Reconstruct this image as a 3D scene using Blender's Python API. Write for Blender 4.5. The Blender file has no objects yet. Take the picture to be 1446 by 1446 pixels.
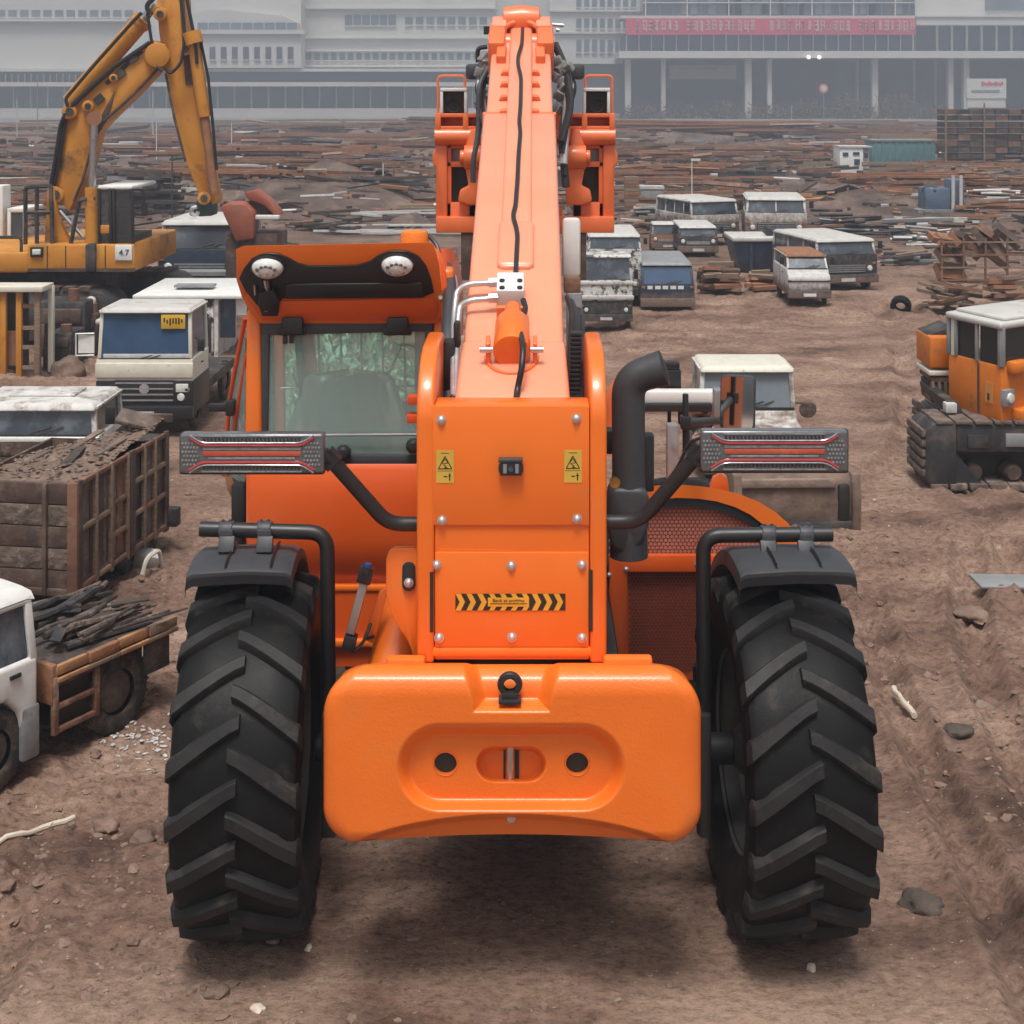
import bpy, bmesh, math, random
import numpy as np
from mathutils import Vector, Matrix, Euler, noise as mnoise
R = math.radians
random.seed(7)
sc = bpy.context.scene
COL = sc.collection

# ------------------------------------------------------------------ camera
F, CX, CY, CH = 2000.0, 754.0, 140.0, 2.97      # focal length and principal point for a 1446 wide frame, eye height
cam_d = bpy.data.cameras.new('camera'); cam = bpy.data.objects.new('camera', cam_d); COL.objects.link(cam)
cam_d.sensor_width = 36; cam_d.lens = 36 * F / 1446
cam_d.shift_x = (723 - CX) / 1446; cam_d.shift_y = (CY - 723) / 1446
cam_d.clip_start = 0.1; cam_d.clip_end = 2000
cam.location = (0, 0, CH); cam.rotation_euler = (R(90), 0, 0)
sc.camera = cam

# ------------------------------------------------------------------ sky, sun, exposure
SUN_EL, SUN_AZ = R(69), R(187)                    # azimuth from +Y towards +X
w = bpy.data.worlds.new('World'); sc.world = w; w.use_nodes = True
nt = w.node_tree; nt.nodes.clear()
sky = nt.nodes.new('ShaderNodeTexSky'); sky.sky_type = 'NISHITA'; sky.sun_disc = False
sky.sun_elevation = SUN_EL; sky.sun_rotation = SUN_AZ; sky.dust_density = 6.0; sky.air_density = 1.0; sky.ozone_density = 1.0
hs = nt.nodes.new('ShaderNodeHueSaturation'); hs.inputs['Saturation'].default_value = 0.22
bg = nt.nodes.new('ShaderNodeBackground'); bg.inputs['Strength'].default_value = 0.085
wo = nt.nodes.new('ShaderNodeOutputWorld')
nt.links.new(sky.outputs[0], hs.inputs['Color']); nt.links.new(hs.outputs[0], bg.inputs[0]); nt.links.new(bg.outputs[0], wo.inputs[0])
sd = bpy.data.lights.new('sun', 'SUN'); sd.energy = 1.75; sd.angle = R(15); sd.color = (1.0, 0.96, 0.90)
sun = bpy.data.objects.new('sun', sd); COL.objects.link(sun)
sdir = Vector((math.sin(SUN_AZ) * math.cos(SUN_EL), math.cos(SUN_AZ) * math.cos(SUN_EL), math.sin(SUN_EL)))
sun.rotation_euler = sdir.to_track_quat('Z', 'Y').to_euler(); sun.location = sdir * 60
vs_ = sc.view_settings; vs_.view_transform = 'Standard'; vs_.look = 'None'; vs_.gamma = 1.0
vs_.exposure = 0.66; vs_.use_curve_mapping = False
sc.cycles.max_bounces = 8; sc.cycles.transparent_max_bounces = 16; sc.cycles.volume_bounces = 0

def P(x, y, Y): return Vector(((x - CX) * Y / F, Y, CH - (y - CY) * Y / F))
def G(x, y):
    Y = CH * F / (y - CY); return Vector(((x - CX) * Y / F, Y, 0))

# ------------------------------------------------------------------ materials
def col4(c): return (c[0], c[1], c[2], 1)
def mat(name, c, rough=.6, metal=0., c2=None, ns=8., dirt=None, ds=3., dt=(.5, .7), bump=None, coat=0., spec=.5, rvar=.12, streak=None, coords='Object', detail=6, splash=None):
    """c / c2: the two tones of the surface, dirt: colour of patches of wear with noise scale ds, bump: (scale, strength)."""
    m = bpy.data.materials.new(name); m.use_nodes = True
    t = m.node_tree; N = t.nodes; L = t.links
    b = N['Principled BSDF']
    b.inputs['Roughness'].default_value = rough; b.inputs['Metallic'].default_value = metal
    b.inputs['Coat Weight'].default_value = coat; b.inputs['Coat Roughness'].default_value = .12
    b.inputs['Specular IOR Level'].default_value = spec
    tc = N.new('ShaderNodeTexCoord')
    if coords == 'World':
        ge = N.new('ShaderNodeNewGeometry'); src = ge.outputs['Position']
    else: src = tc.outputs['Object']
    if streak:
        mp = N.new('ShaderNodeMapping'); mp.inputs['Scale'].default_value = streak; L.new(src, mp.inputs[0]); src = mp.outputs[0]
    n1 = N.new('ShaderNodeTexNoise'); n1.inputs['Scale'].default_value = ns; n1.inputs['Detail'].default_value = detail; n1.inputs['Roughness'].default_value = .65
    L.new(src, n1.inputs['Vector'])
    if c2 is None: c2 = [x * .86 for x in c]
    rp = N.new('ShaderNodeValToRGB'); rp.color_ramp.elements[0].position = .35; rp.color_ramp.elements[1].position = .65
    rp.color_ramp.elements[0].color = col4(c2); rp.color_ramp.elements[1].color = col4(c)
    L.new(n1.outputs['Fac'], rp.inputs[0]); out = rp.outputs[0]
    if dirt is not None:
        n2 = N.new('ShaderNodeTexNoise'); n2.inputs['Scale'].default_value = ds; n2.inputs['Detail'].default_value = 8; n2.inputs['Roughness'].default_value = .7
        L.new(src, n2.inputs['Vector'])
        r2 = N.new('ShaderNodeValToRGB'); r2.color_ramp.elements[0].position = dt[0]; r2.color_ramp.elements[1].position = dt[1]
        L.new(n2.outputs['Fac'], r2.inputs[0])
        mx = N.new('ShaderNodeMix'); mx.data_type = 'RGBA'; L.new(r2.outputs[0], mx.inputs[0]); L.new(out, mx.inputs[6]); mx.inputs[7].default_value = col4(dirt)
        out = mx.outputs[2]
        if coat: 
            iv = N.new('ShaderNodeMath'); iv.operation = 'MULTIPLY_ADD'; L.new(r2.outputs[0], iv.inputs[0]); iv.inputs[1].default_value = -coat; iv.inputs[2].default_value = coat
            L.new(iv.outputs[0], b.inputs['Coat Weight'])
    if splash:                                   # mud thrown up from below, up to about this height in metres
        sx = N.new('ShaderNodeSeparateXYZ'); L.new(tc.outputs['Object'], sx.inputs[0])
        n4 = N.new('ShaderNodeTexNoise'); n4.inputs['Scale'].default_value = 4; n4.inputs['Detail'].default_value = 8; n4.inputs['Roughness'].default_value = .75; L.new(tc.outputs['Object'], n4.inputs['Vector'])
        a1 = N.new('ShaderNodeMath'); a1.operation = 'MULTIPLY_ADD'; L.new(sx.outputs['Z'], a1.inputs[0]); a1.inputs[1].default_value = -1 / splash; a1.inputs[2].default_value = .55
        a2 = N.new('ShaderNodeMath'); a2.operation = 'ADD'; L.new(a1.outputs[0], a2.inputs[0]); L.new(n4.outputs['Fac'], a2.inputs[1])
        r4 = N.new('ShaderNodeValToRGB'); r4.color_ramp.elements[0].position = .38; r4.color_ramp.elements[1].position = .62; L.new(a2.outputs[0], r4.inputs[0])
        m4 = N.new('ShaderNodeMix'); m4.data_type = 'RGBA'; L.new(r4.outputs[0], m4.inputs[0]); L.new(out, m4.inputs[6]); m4.inputs[7].default_value = (.17, .115, .088, 1); out = m4.outputs[2]
    L.new(out, b.inputs['Base Color'])
    if rvar:
        mr = N.new('ShaderNodeMath'); mr.operation = 'MULTIPLY_ADD'; mr.inputs[1].default_value = rvar * 2; mr.inputs[2].default_value = rough - rvar
        L.new(n1.outputs['Fac'], mr.inputs[0]); L.new(mr.outputs[0], b.inputs['Roughness'])
    if bump:
        n3 = N.new('ShaderNodeTexNoise'); n3.inputs['Scale'].default_value = bump[0]; n3.inputs['Detail'].default_value = 5
        L.new(src, n3.inputs['Vector'])
        bp = N.new('ShaderNodeBump'); bp.inputs['Strength'].default_value = bump[1]; bp.inputs['Distance'].default_value = .02
        L.new(n3.outputs['Fac'], bp.inputs['Height']); L.new(bp.outputs[0], b.inputs['Normal'])
    return m
def glass(name, tint, gloss=.5, opac=.0, body=(.05, .06, .06)):
    m = bpy.data.materials.new(name); m.use_nodes = True; t = m.node_tree; N = t.nodes; L = t.links
    N.clear(); o = N.new('ShaderNodeOutputMaterial')
    tr = N.new('ShaderNodeBsdfTransparent'); tr.inputs[0].default_value = col4(tint)
    df = N.new('ShaderNodeBsdfDiffuse'); df.inputs[0].default_value = col4(body)
    m1 = N.new('ShaderNodeMixShader'); m1.inputs[0].default_value = opac; L.new(tr.outputs[0], m1.inputs[1]); L.new(df.outputs[0], m1.inputs[2])
    gl = N.new('ShaderNodeBsdfGlossy'); gl.inputs['Roughness'].default_value = .03
    fr = N.new('ShaderNodeFresnel'); fr.inputs[0].default_value = 1.5
    mu = N.new('ShaderNodeMath'); mu.operation = 'MULTIPLY'; mu.inputs[1].default_value = gloss * 2; L.new(fr.outputs[0], mu.inputs[0])
    m2 = N.new('ShaderNodeMixShader'); L.new(mu.outputs[0], m2.inputs[0]); L.new(m1.outputs[0], m2.inputs[1]); L.new(gl.outputs[0], m2.inputs[2])
    L.new(m2.outputs[0], o.inputs[0]); return m
def emis(name, c, s):
    m = mat(name, c, .4); b = m.node_tree.nodes['Principled BSDF']
    b.inputs['Emission Color'].default_value = col4(c); b.inputs['Emission Strength'].default_value = s; return m

M = {}
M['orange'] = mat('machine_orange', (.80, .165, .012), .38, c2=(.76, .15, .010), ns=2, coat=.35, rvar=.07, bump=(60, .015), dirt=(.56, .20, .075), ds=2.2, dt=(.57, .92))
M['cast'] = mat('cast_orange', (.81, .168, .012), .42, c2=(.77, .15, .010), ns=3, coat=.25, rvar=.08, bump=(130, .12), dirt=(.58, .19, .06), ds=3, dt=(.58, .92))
M['boom'] = mat('boom_orange_lit', (.85, .31, .18), .34, c2=(.83, .28, .155), ns=3, coat=.6, rvar=.06, dirt=(.62, .30, .2), ds=30, dt=(.66, .75))  # machine orange painted paler: bright sky light on the boom put into colour
M['cabor_shaded'] = mat('cab_orange_shaded', (.72, .105, .010), .38, c2=(.68, .095, .009), ns=2, coat=.35, rvar=.05)  # deeper copy of machine orange: weaker light on cab and engine side painted in
M['peeled'] = mat('peeled_wood', (.62, .54, .44), .7, c2=(.45, .38, .30), ns=9)
M['mudd'] = mat('mud_crust', (.17, .125, .10), .95, c2=(.075, .055, .046), ns=9, dirt=(.26, .20, .165), ds=13, dt=(.55, .70), bump=(22, .9))
M['carr'] = mat('carriage_orange', (.80, .17, .05), .42, c2=(.72, .15, .04), ns=6, coat=.3)
M['red'] = mat('red_orange', (.62, .07, .012), .45)
M['black'] = mat('black_paint', (.018, .018, .02), .42, c2=(.014, .014, .016), ns=20)
M['plastic'] = mat('black_plastic', (.045, .048, .055), .5, c2=(.038, .04, .046), ns=40, dirt=(.12, .12, .12), ds=60, dt=(.72, .78), bump=(300, .08))
M['rubber'] = mat('tyre_rubber', (.0075, .0075, .008), .5, c2=(.005, .005, .0055), ns=6, dirt=(.05, .04, .034), ds=9, dt=(.56, .84), bump=(90, .06), spec=.16)
M['worn'] = mat('worn_lug_rubber', (.024, .023, .023), .55, c2=(.015, .015, .0155), ns=9, dirt=(.075, .06, .05), ds=10, dt=(.56, .80), bump=(70, .08), spec=.2)
M['excglass'] = glass('cab_side_glass', (.42, .46, .47), .6, .12, (.2, .22, .23))
M['redgrab'] = mat('faded_red', (.34, .095, .05), .6, c2=(.24, .06, .035), ns=3, dirt=(.16, .10, .075), ds=4, dt=(.5, .66))
M['steel'] = mat('steel', (.55, .55, .56), .3, metal=1., c2=(.45, .45, .46), ns=12)
M['zinc'] = mat('zinc_pipe', (.62, .62, .63), .35, metal=.7, c2=(.5, .5, .52), ns=20)
M['alu'] = mat('grey_aluminium', (.34, .33, .33), .4, metal=.5)
M['white'] = mat('white_paint', (.72, .72, .70), .45, c2=(.62, .62, .6), ns=5)
M['cream'] = mat('cream_paint', (.66, .63, .54), .5, c2=(.56, .53, .45), ns=4, dirt=(.26, .2, .15), ds=4, dt=(.6, .75))
M['vcream'] = mat('cream_paint', (.66, .63, .54), .5, c2=(.56, .53, .45), ns=4, dirt=(.26, .2, .15), ds=4, dt=(.6, .75), splash=1.6)
M['dwhite'] = mat('dirty_white', (.62, .61, .58), .55, c2=(.46, .45, .43), ns=3, dirt=(.20, .15, .115), ds=2.6, dt=(.50, .64))
M['vdwhite'] = mat('dirty_white', (.62, .61, .58), .55, c2=(.46, .45, .43), ns=3, dirt=(.20, .15, .115), ds=2.6, dt=(.50, .64), splash=2.2)
M['oldroof'] = mat('old_white_roof', (.55, .54, .51), .6, c2=(.42, .41, .39), ns=2.2, dirt=(.30, .25, .21), ds=2.2, dt=(.54, .68))
M['scab'] = mat('scabby_white', (.62, .61, .58), .6, c2=(.45, .44, .42), ns=5, dirt=(.05, .045, .045), ds=3, dt=(.5, .56))
M['vscab'] = mat('scabby_white', (.62, .61, .58), .6, c2=(.45, .44, .42), ns=5, dirt=(.05, .045, .045), ds=3, dt=(.5, .56), splash=2.)
M['dark'] = mat('dark_steel', (.03, .03, .033), .6, c2=(.018, .018, .02), ns=5, dirt=(.12, .09, .07), ds=3, dt=(.48, .68))
M['vdark'] = mat('dark_steel', (.03, .03, .033), .6, c2=(.018, .018, .02), ns=5, dirt=(.12, .09, .07), ds=3, dt=(.48, .68), splash=.9)
M['navy'] = mat('navy_paint', (.03, .045, .075), .4, c2=(.022, .032, .055), ns=4, dirt=(.13, .11, .10), ds=5, dt=(.56, .76))
M['vnavy'] = mat('navy_paint', (.03, .045, .075), .4, c2=(.022, .032, .055), ns=4, dirt=(.13, .11, .10), ds=5, dt=(.56, .76), splash=1.)
M['glass'] = mat('vehicle_glass', (.05, .065, .08), .12, c2=(.035, .045, .06), ns=1.5, rvar=.04, dirt=(.24, .27, .30), ds=1.1, dt=(.48, .80), spec=.9)  # bluish pale patches: painted sky reflections along with streaky dust
M['bglass'] = mat('blue_glass', (.04, .09, .17), .12, c2=(.03, .06, .12), ns=1.5, rvar=.03, spec=.7)
M['exc'] = mat('excavator_yellow', (.58, .25, .03), .5, c2=(.46, .18, .02), ns=1.6, dirt=(.12, .065, .03), ds=2.6, dt=(.54, .70))
M['excd'] = mat('crane_orange', (.66, .185, .014), .5, c2=(.54, .14, .011), ns=3, dirt=(.22, .12, .07), ds=5, dt=(.55, .70))
M['rust'] = mat('rusty_steel', (.21, .10, .055), .85, c2=(.12, .06, .04), ns=5, dirt=(.30, .20, .14), ds=4, dt=(.52, .7), bump=(14, .4))
M['rustd'] = mat('dark_rust', (.085, .05, .038), .9, c2=(.05, .034, .028), ns=5, dirt=(.19, .13, .10), ds=4, dt=(.5, .7), bump=(12, .5))
M['rusto'] = mat('orange_rust', (.30, .135, .065), .85, c2=(.19, .085, .045), ns=4, dirt=(.40, .28, .2), ds=5, dt=(.58, .74), bump=(14, .3))
M['wood'] = mat('old_timber', (.27, .185, .125), .85, c2=(.16, .11, .08), ns=6, streak=(1, 8, 8), bump=(16, .4))
M['woodd'] = mat('wet_dark_timber', (.065, .05, .042), .8, c2=(.035, .028, .025), ns=6, dirt=(.16, .13, .11), ds=5, dt=(.55, .7), bump=(16, .5))
M['woodo'] = mat('orange_timber', (.42, .22, .10), .8, c2=(.28, .14, .07), ns=6, bump=(16, .3))
M['grey'] = mat('grey_metal', (.26, .27, .28), .55, c2=(.19, .195, .2), ns=5, dirt=(.14, .11, .09), ds=4, dt=(.55, .7))
M['vgrey'] = mat('grey_metal', (.26, .27, .28), .55, c2=(.19, .195, .2), ns=5, dirt=(.14, .11, .09), ds=4, dt=(.55, .7), splash=1.2)
M['pale'] = mat('pale_sheet', (.55, .54, .52), .6, c2=(.42, .41, .4), ns=5, dirt=(.25, .2, .17), ds=4, dt=(.55, .75))
M['vpale'] = mat('pale_sheet', (.55, .54, .52), .6, c2=(.42, .41, .4), ns=5, dirt=(.25, .2, .17), ds=4, dt=(.55, .75), splash=1.4)
M['teal'] = mat('teal_paint', (.10, .22, .23), .6, c2=(.08, .17, .18), ns=3)
M['blue'] = mat('machine_blue', (.10, .15, .22), .55, c2=(.07, .1, .15), ns=3)
M['mud'] = mat('caked_mud', (.20, .135, .10), .95, c2=(.11, .075, .06), ns=7, dirt=(.30, .22, .17), ds=6, dt=(.55, .72), bump=(10, .8))
M['yellow'] = mat('sticker_yellow', (.62, .40, .06), .5)
M['chev'] = mat('chevron_yellow', (.78, .38, .03), .45)
M['ink'] = mat('black_ink', (.02, .018, .016), .5)
M['lred'] = mat('lamp_red', (.36, .035, .04), .25, coat=.5)
M['lgrey'] = mat('lamp_grey', (.11, .115, .125), .22, c2=(.07, .075, .082), ns=60, coat=.8)
M['lclear'] = mat('lamp_clear', (.27, .28, .30), .15, c2=(.15, .16, .17), ns=50, coat=.8)
M['lampw'] = mat('work_lamp_lens', (.74, .75, .72), .12, c2=(.5, .52, .5), ns=60, coat=.8)
M['amber'] = mat('amber_plastic', (.80, .22, .01), .3, coat=.4)
M['cabglass'] = glass('cab_glass', (.76, .92, .88), .55, .26, (.62, .82, .78))
M['film'] = glass('plastic_film', (.84, .93, .90), .5, .42, (.66, .82, .78))
M['mirror'] = mat('mirror_glass', (.85, .87, .87), .04, metal=1., rvar=0)
M['seat'] = mat('seat_fabric', (.022, .03, .034), .8)
M['leaf'] = mat('leaf_green', (.46, .58, .44), .55, c2=(.26, .36, .25), ns=4)
M['bark'] = mat('bark', (.14, .10, .07), .9)
M['twig'] = mat('bare_twigs', (.16, .12, .09), .9, c2=(.09, .07, .055), ns=.8)
M['rock'] = mat('stone', (.27, .19, .145), .9, c2=(.15, .115, .095), ns=9, bump=(25, .5))
M['clod'] = mat('soil_clod', (.25, .165, .125), .97, c2=(.13, .083, .063), ns=5, bump=(30, .6), coords='World')
M['darkstone'] = mat('dark_stone', (.10, .075, .06), .95, c2=(.05, .04, .034), ns=9, bump=(25, .7))
M['dglass'] = mat('dark_glass', (.018, .022, .027), .1, c2=(.012, .015, .018), ns=2, rvar=.03, dirt=(.10, .115, .125), ds=1.6, dt=(.55, .85))
M['conc'] = mat('pale_concrete', (.40, .385, .36), .9, c2=(.32, .31, .29), ns=.25, coords='World')
M['bwall'] = mat('building_wall', (.58, .56, .53), .85, c2=(.52, .505, .48), ns=.12, coords='World')
M['bwhite'] = mat('building_white', (.60, .59, .57), .85, c2=(.55, .54, .52), ns=.12, coords='World')
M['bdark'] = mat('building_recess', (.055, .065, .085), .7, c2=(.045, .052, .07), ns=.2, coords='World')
M['bglz'] = mat('building_glazing', (.085, .11, .15), .15, c2=(.065, .085, .12), ns=.15, coords='World')
M['bpane'] = mat('building_pane', (.17, .21, .25), .12, c2=(.12, .15, .18), ns=.3, coords='World')
M['banner'] = mat('red_banner', (.62, .06, .12), .7, c2=(.56, .05, .10), ns=.3, coords='World')
M['road'] = mat('far_road', (.19, .185, .18), .9, c2=(.15, .148, .145), ns=.2, coords='World')
M['lit'] = emis('lit_lamp', (1., .97, .9), 1.1)

# ------------------------------------------------------------------ mesh building
def fillet(pts, rad, seg=5):
    pts = [Vector(p) for p in pts]; out = [pts[0]]
    for a, b, c in zip(pts, pts[1:], pts[2:]):
        u = (a - b); v = (c - b); r = min(rad, u.length * .48, v.length * .48)
        p0 = b + u.normalized() * r; p1 = b + v.normalized() * r
        for i in range(seg + 1):
            t = i / seg; out.append((1 - t) ** 2 * p0 + 2 * t * (1 - t) * b + t * t * p1)
    out.append(pts[-1]); return out
OFF = Vector((0, 0, 0))
ICO = {}
def ico(sub):
    if sub not in ICO:
        bm = bmesh.new(); bmesh.ops.create_icosphere(bm, subdivisions=sub, radius=1)
        ICO[sub] = ([v.co.copy() for v in bm.verts], [[v.index for v in f.verts] for f in bm.faces]); bm.free()
    return ICO[sub]
SPLIT = {'pillars': 'pillar', 'cab_pillars': 'cab_pillar', 'hose_clip': 'hose_clip', 'red_latch': 'red_latch', 'energy_chain': 'chain_link', 'hose_clamp': 'hose_clamp', 'linkage': 'linkage', 'led': 'led', 'led_window': 'led_window', 'peeling_patch': 'peeling_patch', 'plate_mark': 'plate_mark', 'nose_mark': 'nose_mark', 'rail_bolt': 'rail_bolt', 'beam_bracket': 'beam_bracket', 'cab_frame': 'cab_frame', 'hose_guide': 'hose_guide', 'hinge_tab': 'hinge_tab', 'rail_cage': 'cage_rail', 'grease_pipe': 'grease_pipe', 'body_flange': 'body_flange', 'side_guard': 'side_guard', 'cab_step': 'cab_step', 'clear_bar': 'clear_bar', 'sensor_cable': 'sensor_cable', 'window_edge': 'window_edge', 'hand_rail': 'hand_rail'}
class MB:
    def __init__(s): s.v = []; s.f = []
    def add(s, vs, fs):
        n = len(s.v); s.v += [tuple(v) for v in vs]; s.f += [[i + n for i in f] for f in fs]; return s
    def hexa(s, a, b):       # two quads (same winding)
        return s.add(list(a) + list(b), [(0, 1, 2, 3), (7, 6, 5, 4), (0, 4, 5, 1), (1, 5, 6, 2), (2, 6, 7, 3), (3, 7, 4, 0)])
    def box(s, x0, x1, y0, y1, z0, z1):
        return s.hexa([(x0, y0, z0), (x1, y0, z0), (x1, y1, z0), (x0, y1, z0)], [(x0, y0, z1), (x1, y0, z1), (x1, y1, z1), (x0, y1, z1)])
    def obox(s, c, size, rot=None):
        c = Vector(c); h = [q / 2 for q in size]; m = rot if isinstance(rot, Matrix) else (Euler(rot).to_matrix() if rot else Matrix.Identity(3))
        k = [c + m @ Vector((x * h[0], y * h[1], z * h[2])) for z in (-1, 1) for x, y in ((-1, -1), (1, -1), (1, 1), (-1, 1))]
        return s.hexa(k[:4], k[4:])
    def pbox(s, x0, x1, y0, y1, Y, d):    # box whose near face spans the given photo rectangle at depth Y
        a, b = P(x0, y1, Y), P(x1, y0, Y); return s.box(a.x, b.x, Y, Y + d, a.z, b.z)
    def poly(s, pts, off):
        n = len(pts); pts = [Vector(p) for p in pts]; off = Vector(off)
        return s.add(pts + [p + off for p in pts], [list(range(n)), list(range(2 * n - 1, n - 1, -1))] + [(i, (i + 1) % n, (i + 1) % n + n, i + n) for i in range(n)])
    def prism(s, pts, ax, a, b):
        m = {'x': lambda u, q: (a, u, q), 'y': lambda u, q: (u, a, q), 'z': lambda u, q: (u, q, a)}[ax]
        o = {'x': (b - a, 0, 0), 'y': (0, b - a, 0), 'z': (0, 0, b - a)}[ax]
        return s.poly([m(*p) for p in pts], o)
    def ppoly(s, pts, Y, d):
        return s.poly([P(x, y, Y) for x, y in pts], (0, d, 0))
    def tube(s, path, r, n=10, closed=False):
        path = [Vector(p) for p in path]; k = len(path); rr = r if isinstance(r, (list, tuple)) else [r] * k
        vs = []; up = None
        for i, p in enumerate(path):
            t = (path[min(i + 1, k - 1)] - path[max(i - 1, 0)]) if not closed else (path[(i + 1) % k] - path[i - 1])
            t.normalize()
            if up is None: up = t.orthogonal().normalized()
            up = (up - t * up.dot(t)); up = up.normalized() if up.length > 1e-6 else t.orthogonal().normalized()
            w_ = t.cross(up)
            vs += [p + rr[i] * (math.cos(2 * math.pi * j / n) * up + math.sin(2 * math.pi * j / n) * w_) for j in range(n)]
        fs = []
        for i in range(k if closed else k - 1):
            for j in range(n):
                a = i * n; b = ((i + 1) % k) * n; fs.append((a + j, a + (j + 1) % n, b + (j + 1) % n, b + j))
        if not closed: fs += [list(range(n - 1, -1, -1)), list(range((k - 1) * n, k * n))]
        return s.add(vs, fs)
    def cyl(s, a, b, r, r2=None, n=16): return s.tube([a, b], [r, r if r2 is None else r2], n)
    def lathe(s, prof, c, axis, n=24, cap=True):
        c = Vector(c); t = Vector(axis).normalized(); u = t.orthogonal().normalized(); q = t.cross(u); vs = []; k = len(prof)
        for r, h in prof: vs += [c + t * h + r * (math.cos(2 * math.pi * j / n) * u + math.sin(2 * math.pi * j / n) * q) for j in range(n)]
        fs = [(i * n + j, i * n + (j + 1) % n, (i + 1) * n + (j + 1) % n, (i + 1) * n + j) for i in range(k - 1) for j in range(n)]
        if cap: fs += [list(range(n - 1, -1, -1)), list(range((k - 1) * n, k * n))]
        return s.add(vs, fs)
    def blob(s, c, r, sub=1, amp=.25, rnd=random):
        vs, fs = ico(sub); c = Vector(c); r = Vector(r) if not isinstance(r, (int, float)) else Vector((r, r, r)); a = rnd.uniform(0, 99); th = rnd.uniform(0, 6.28)
        m = Matrix.Rotation(th, 3, 'Z')
        return s.add([c + m @ Vector([v[i] * r[i] for i in range(3)]) * (1 + amp * mnoise.noise(v * 1.7 + Vector((a, a * .7, a * .3)))) for v in vs], fs)
    def surf(s, rows, flip=False):
        k = len(rows); n = len(rows[0])
        return s.add([p for r_ in rows for p in r_], [(i * n + j, i * n + j + 1, (i + 1) * n + j + 1, (i + 1) * n + j) for i in range(k - 1) for j in range(n - 1)])
    def mesh(s, name, m, bevel=0, smooth=38, seg=2, norm=True):
        me = bpy.data.meshes.new(name)
        me.from_pydata([Vector(v) - OFF for v in s.v], [], s.f)
        if bevel or norm:
            bm = bmesh.new(); bm.from_mesh(me)
            if norm: bmesh.ops.recalc_face_normals(bm, faces=bm.faces)
            if bevel:
                ed = [e for e in bm.edges if len(e.link_faces) == 2 and e.calc_face_angle(0) > R(30)]
                bmesh.ops.bevel(bm, geom=ed, offset=bevel, segments=seg, profile=.5, affect='EDGES', clamp_overlap=True)
            bm.to_mesh(me); bm.free()
        if smooth:
            me.shade_smooth(); me.set_sharp_from_angle(angle=R(smooth))
        me.materials.append(M[m] if isinstance(m, str) else m)
        return me
    def islands(s):
        par = list(range(len(s.v)))
        def fd(i):
            while par[i] != i: par[i] = par[par[i]]; i = par[i]
            return i
        for f in s.f:
            for q in f[1:]: par[fd(q)] = fd(f[0])
        out = {}
        for f in s.f:
            k = fd(f[0]); b, mp = out.setdefault(k, (MB(), {}))
            for q in f:
                if q not in mp: mp[q] = len(b.v); b.v.append(s.v[q])
            b.f.append([mp[q] for q in f])
        return [b for b, _ in out.values()]
    def build(s, name, m, parent=None, bevel=0, smooth=38, seg=2, norm=True):
        if name in SPLIT:
            return [link(SPLIT[name], b.mesh(SPLIT[name], m, bevel, smooth, seg, norm), parent) for b in s.islands()][-1]
        return link(name, s.mesh(name, m, bevel, smooth, seg, norm), parent)
def link(name, me, parent=None, loc=None, rot=None, scale=None):
    o = bpy.data.objects.new(name, me); COL.objects.link(o)
    if parent is not None: o.parent = parent
    if loc is not None: o.location = loc
    if rot is not None: o.rotation_euler = rot
    if scale is not None: o.scale = scale
    return o
def tag(o, label=None, cat=None, group=None, kind=None):
    for k, v in (('label', label), ('category', cat), ('group', group), ('kind', kind)):
        if v: o[k] = v
    return o
def thing(name, label, cat, loc=(0, 0, 0), rz=0, k=1, group=None):
    o = bpy.data.objects.new(name, None); COL.objects.link(o); o.empty_display_size = .2
    o.location = loc; o.rotation_euler = (0, 0, rz); o.scale = (k, k, k); return tag(o, label, cat, group)
def copy_tree(o, parent=None):
    c = o.copy(); COL.objects.link(c)
    if parent is not None: c.parent = parent
    for ch in [q for q in bpy.data.objects if q.parent == o and q is not c]: copy_tree(ch, c)
    return c
def text_mesh(s, size, name='lettering', m='ink', ext=.001):
    cu = bpy.data.curves.new(name, 'FONT'); cu.body = s; cu.size = size; cu.align_x = 'CENTER'; cu.align_y = 'CENTER'; cu.extrude = ext; cu.resolution_u = 2
    o = bpy.data.objects.new(name, cu); COL.objects.link(o); bpy.context.view_layer.update()
    me = bpy.data.meshes.new_from_object(o.evaluated_get(bpy.context.evaluated_depsgraph_get()))
    bpy.data.objects.remove(o); me.materials.clear(); me.materials.append(M[m]); return me

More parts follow.
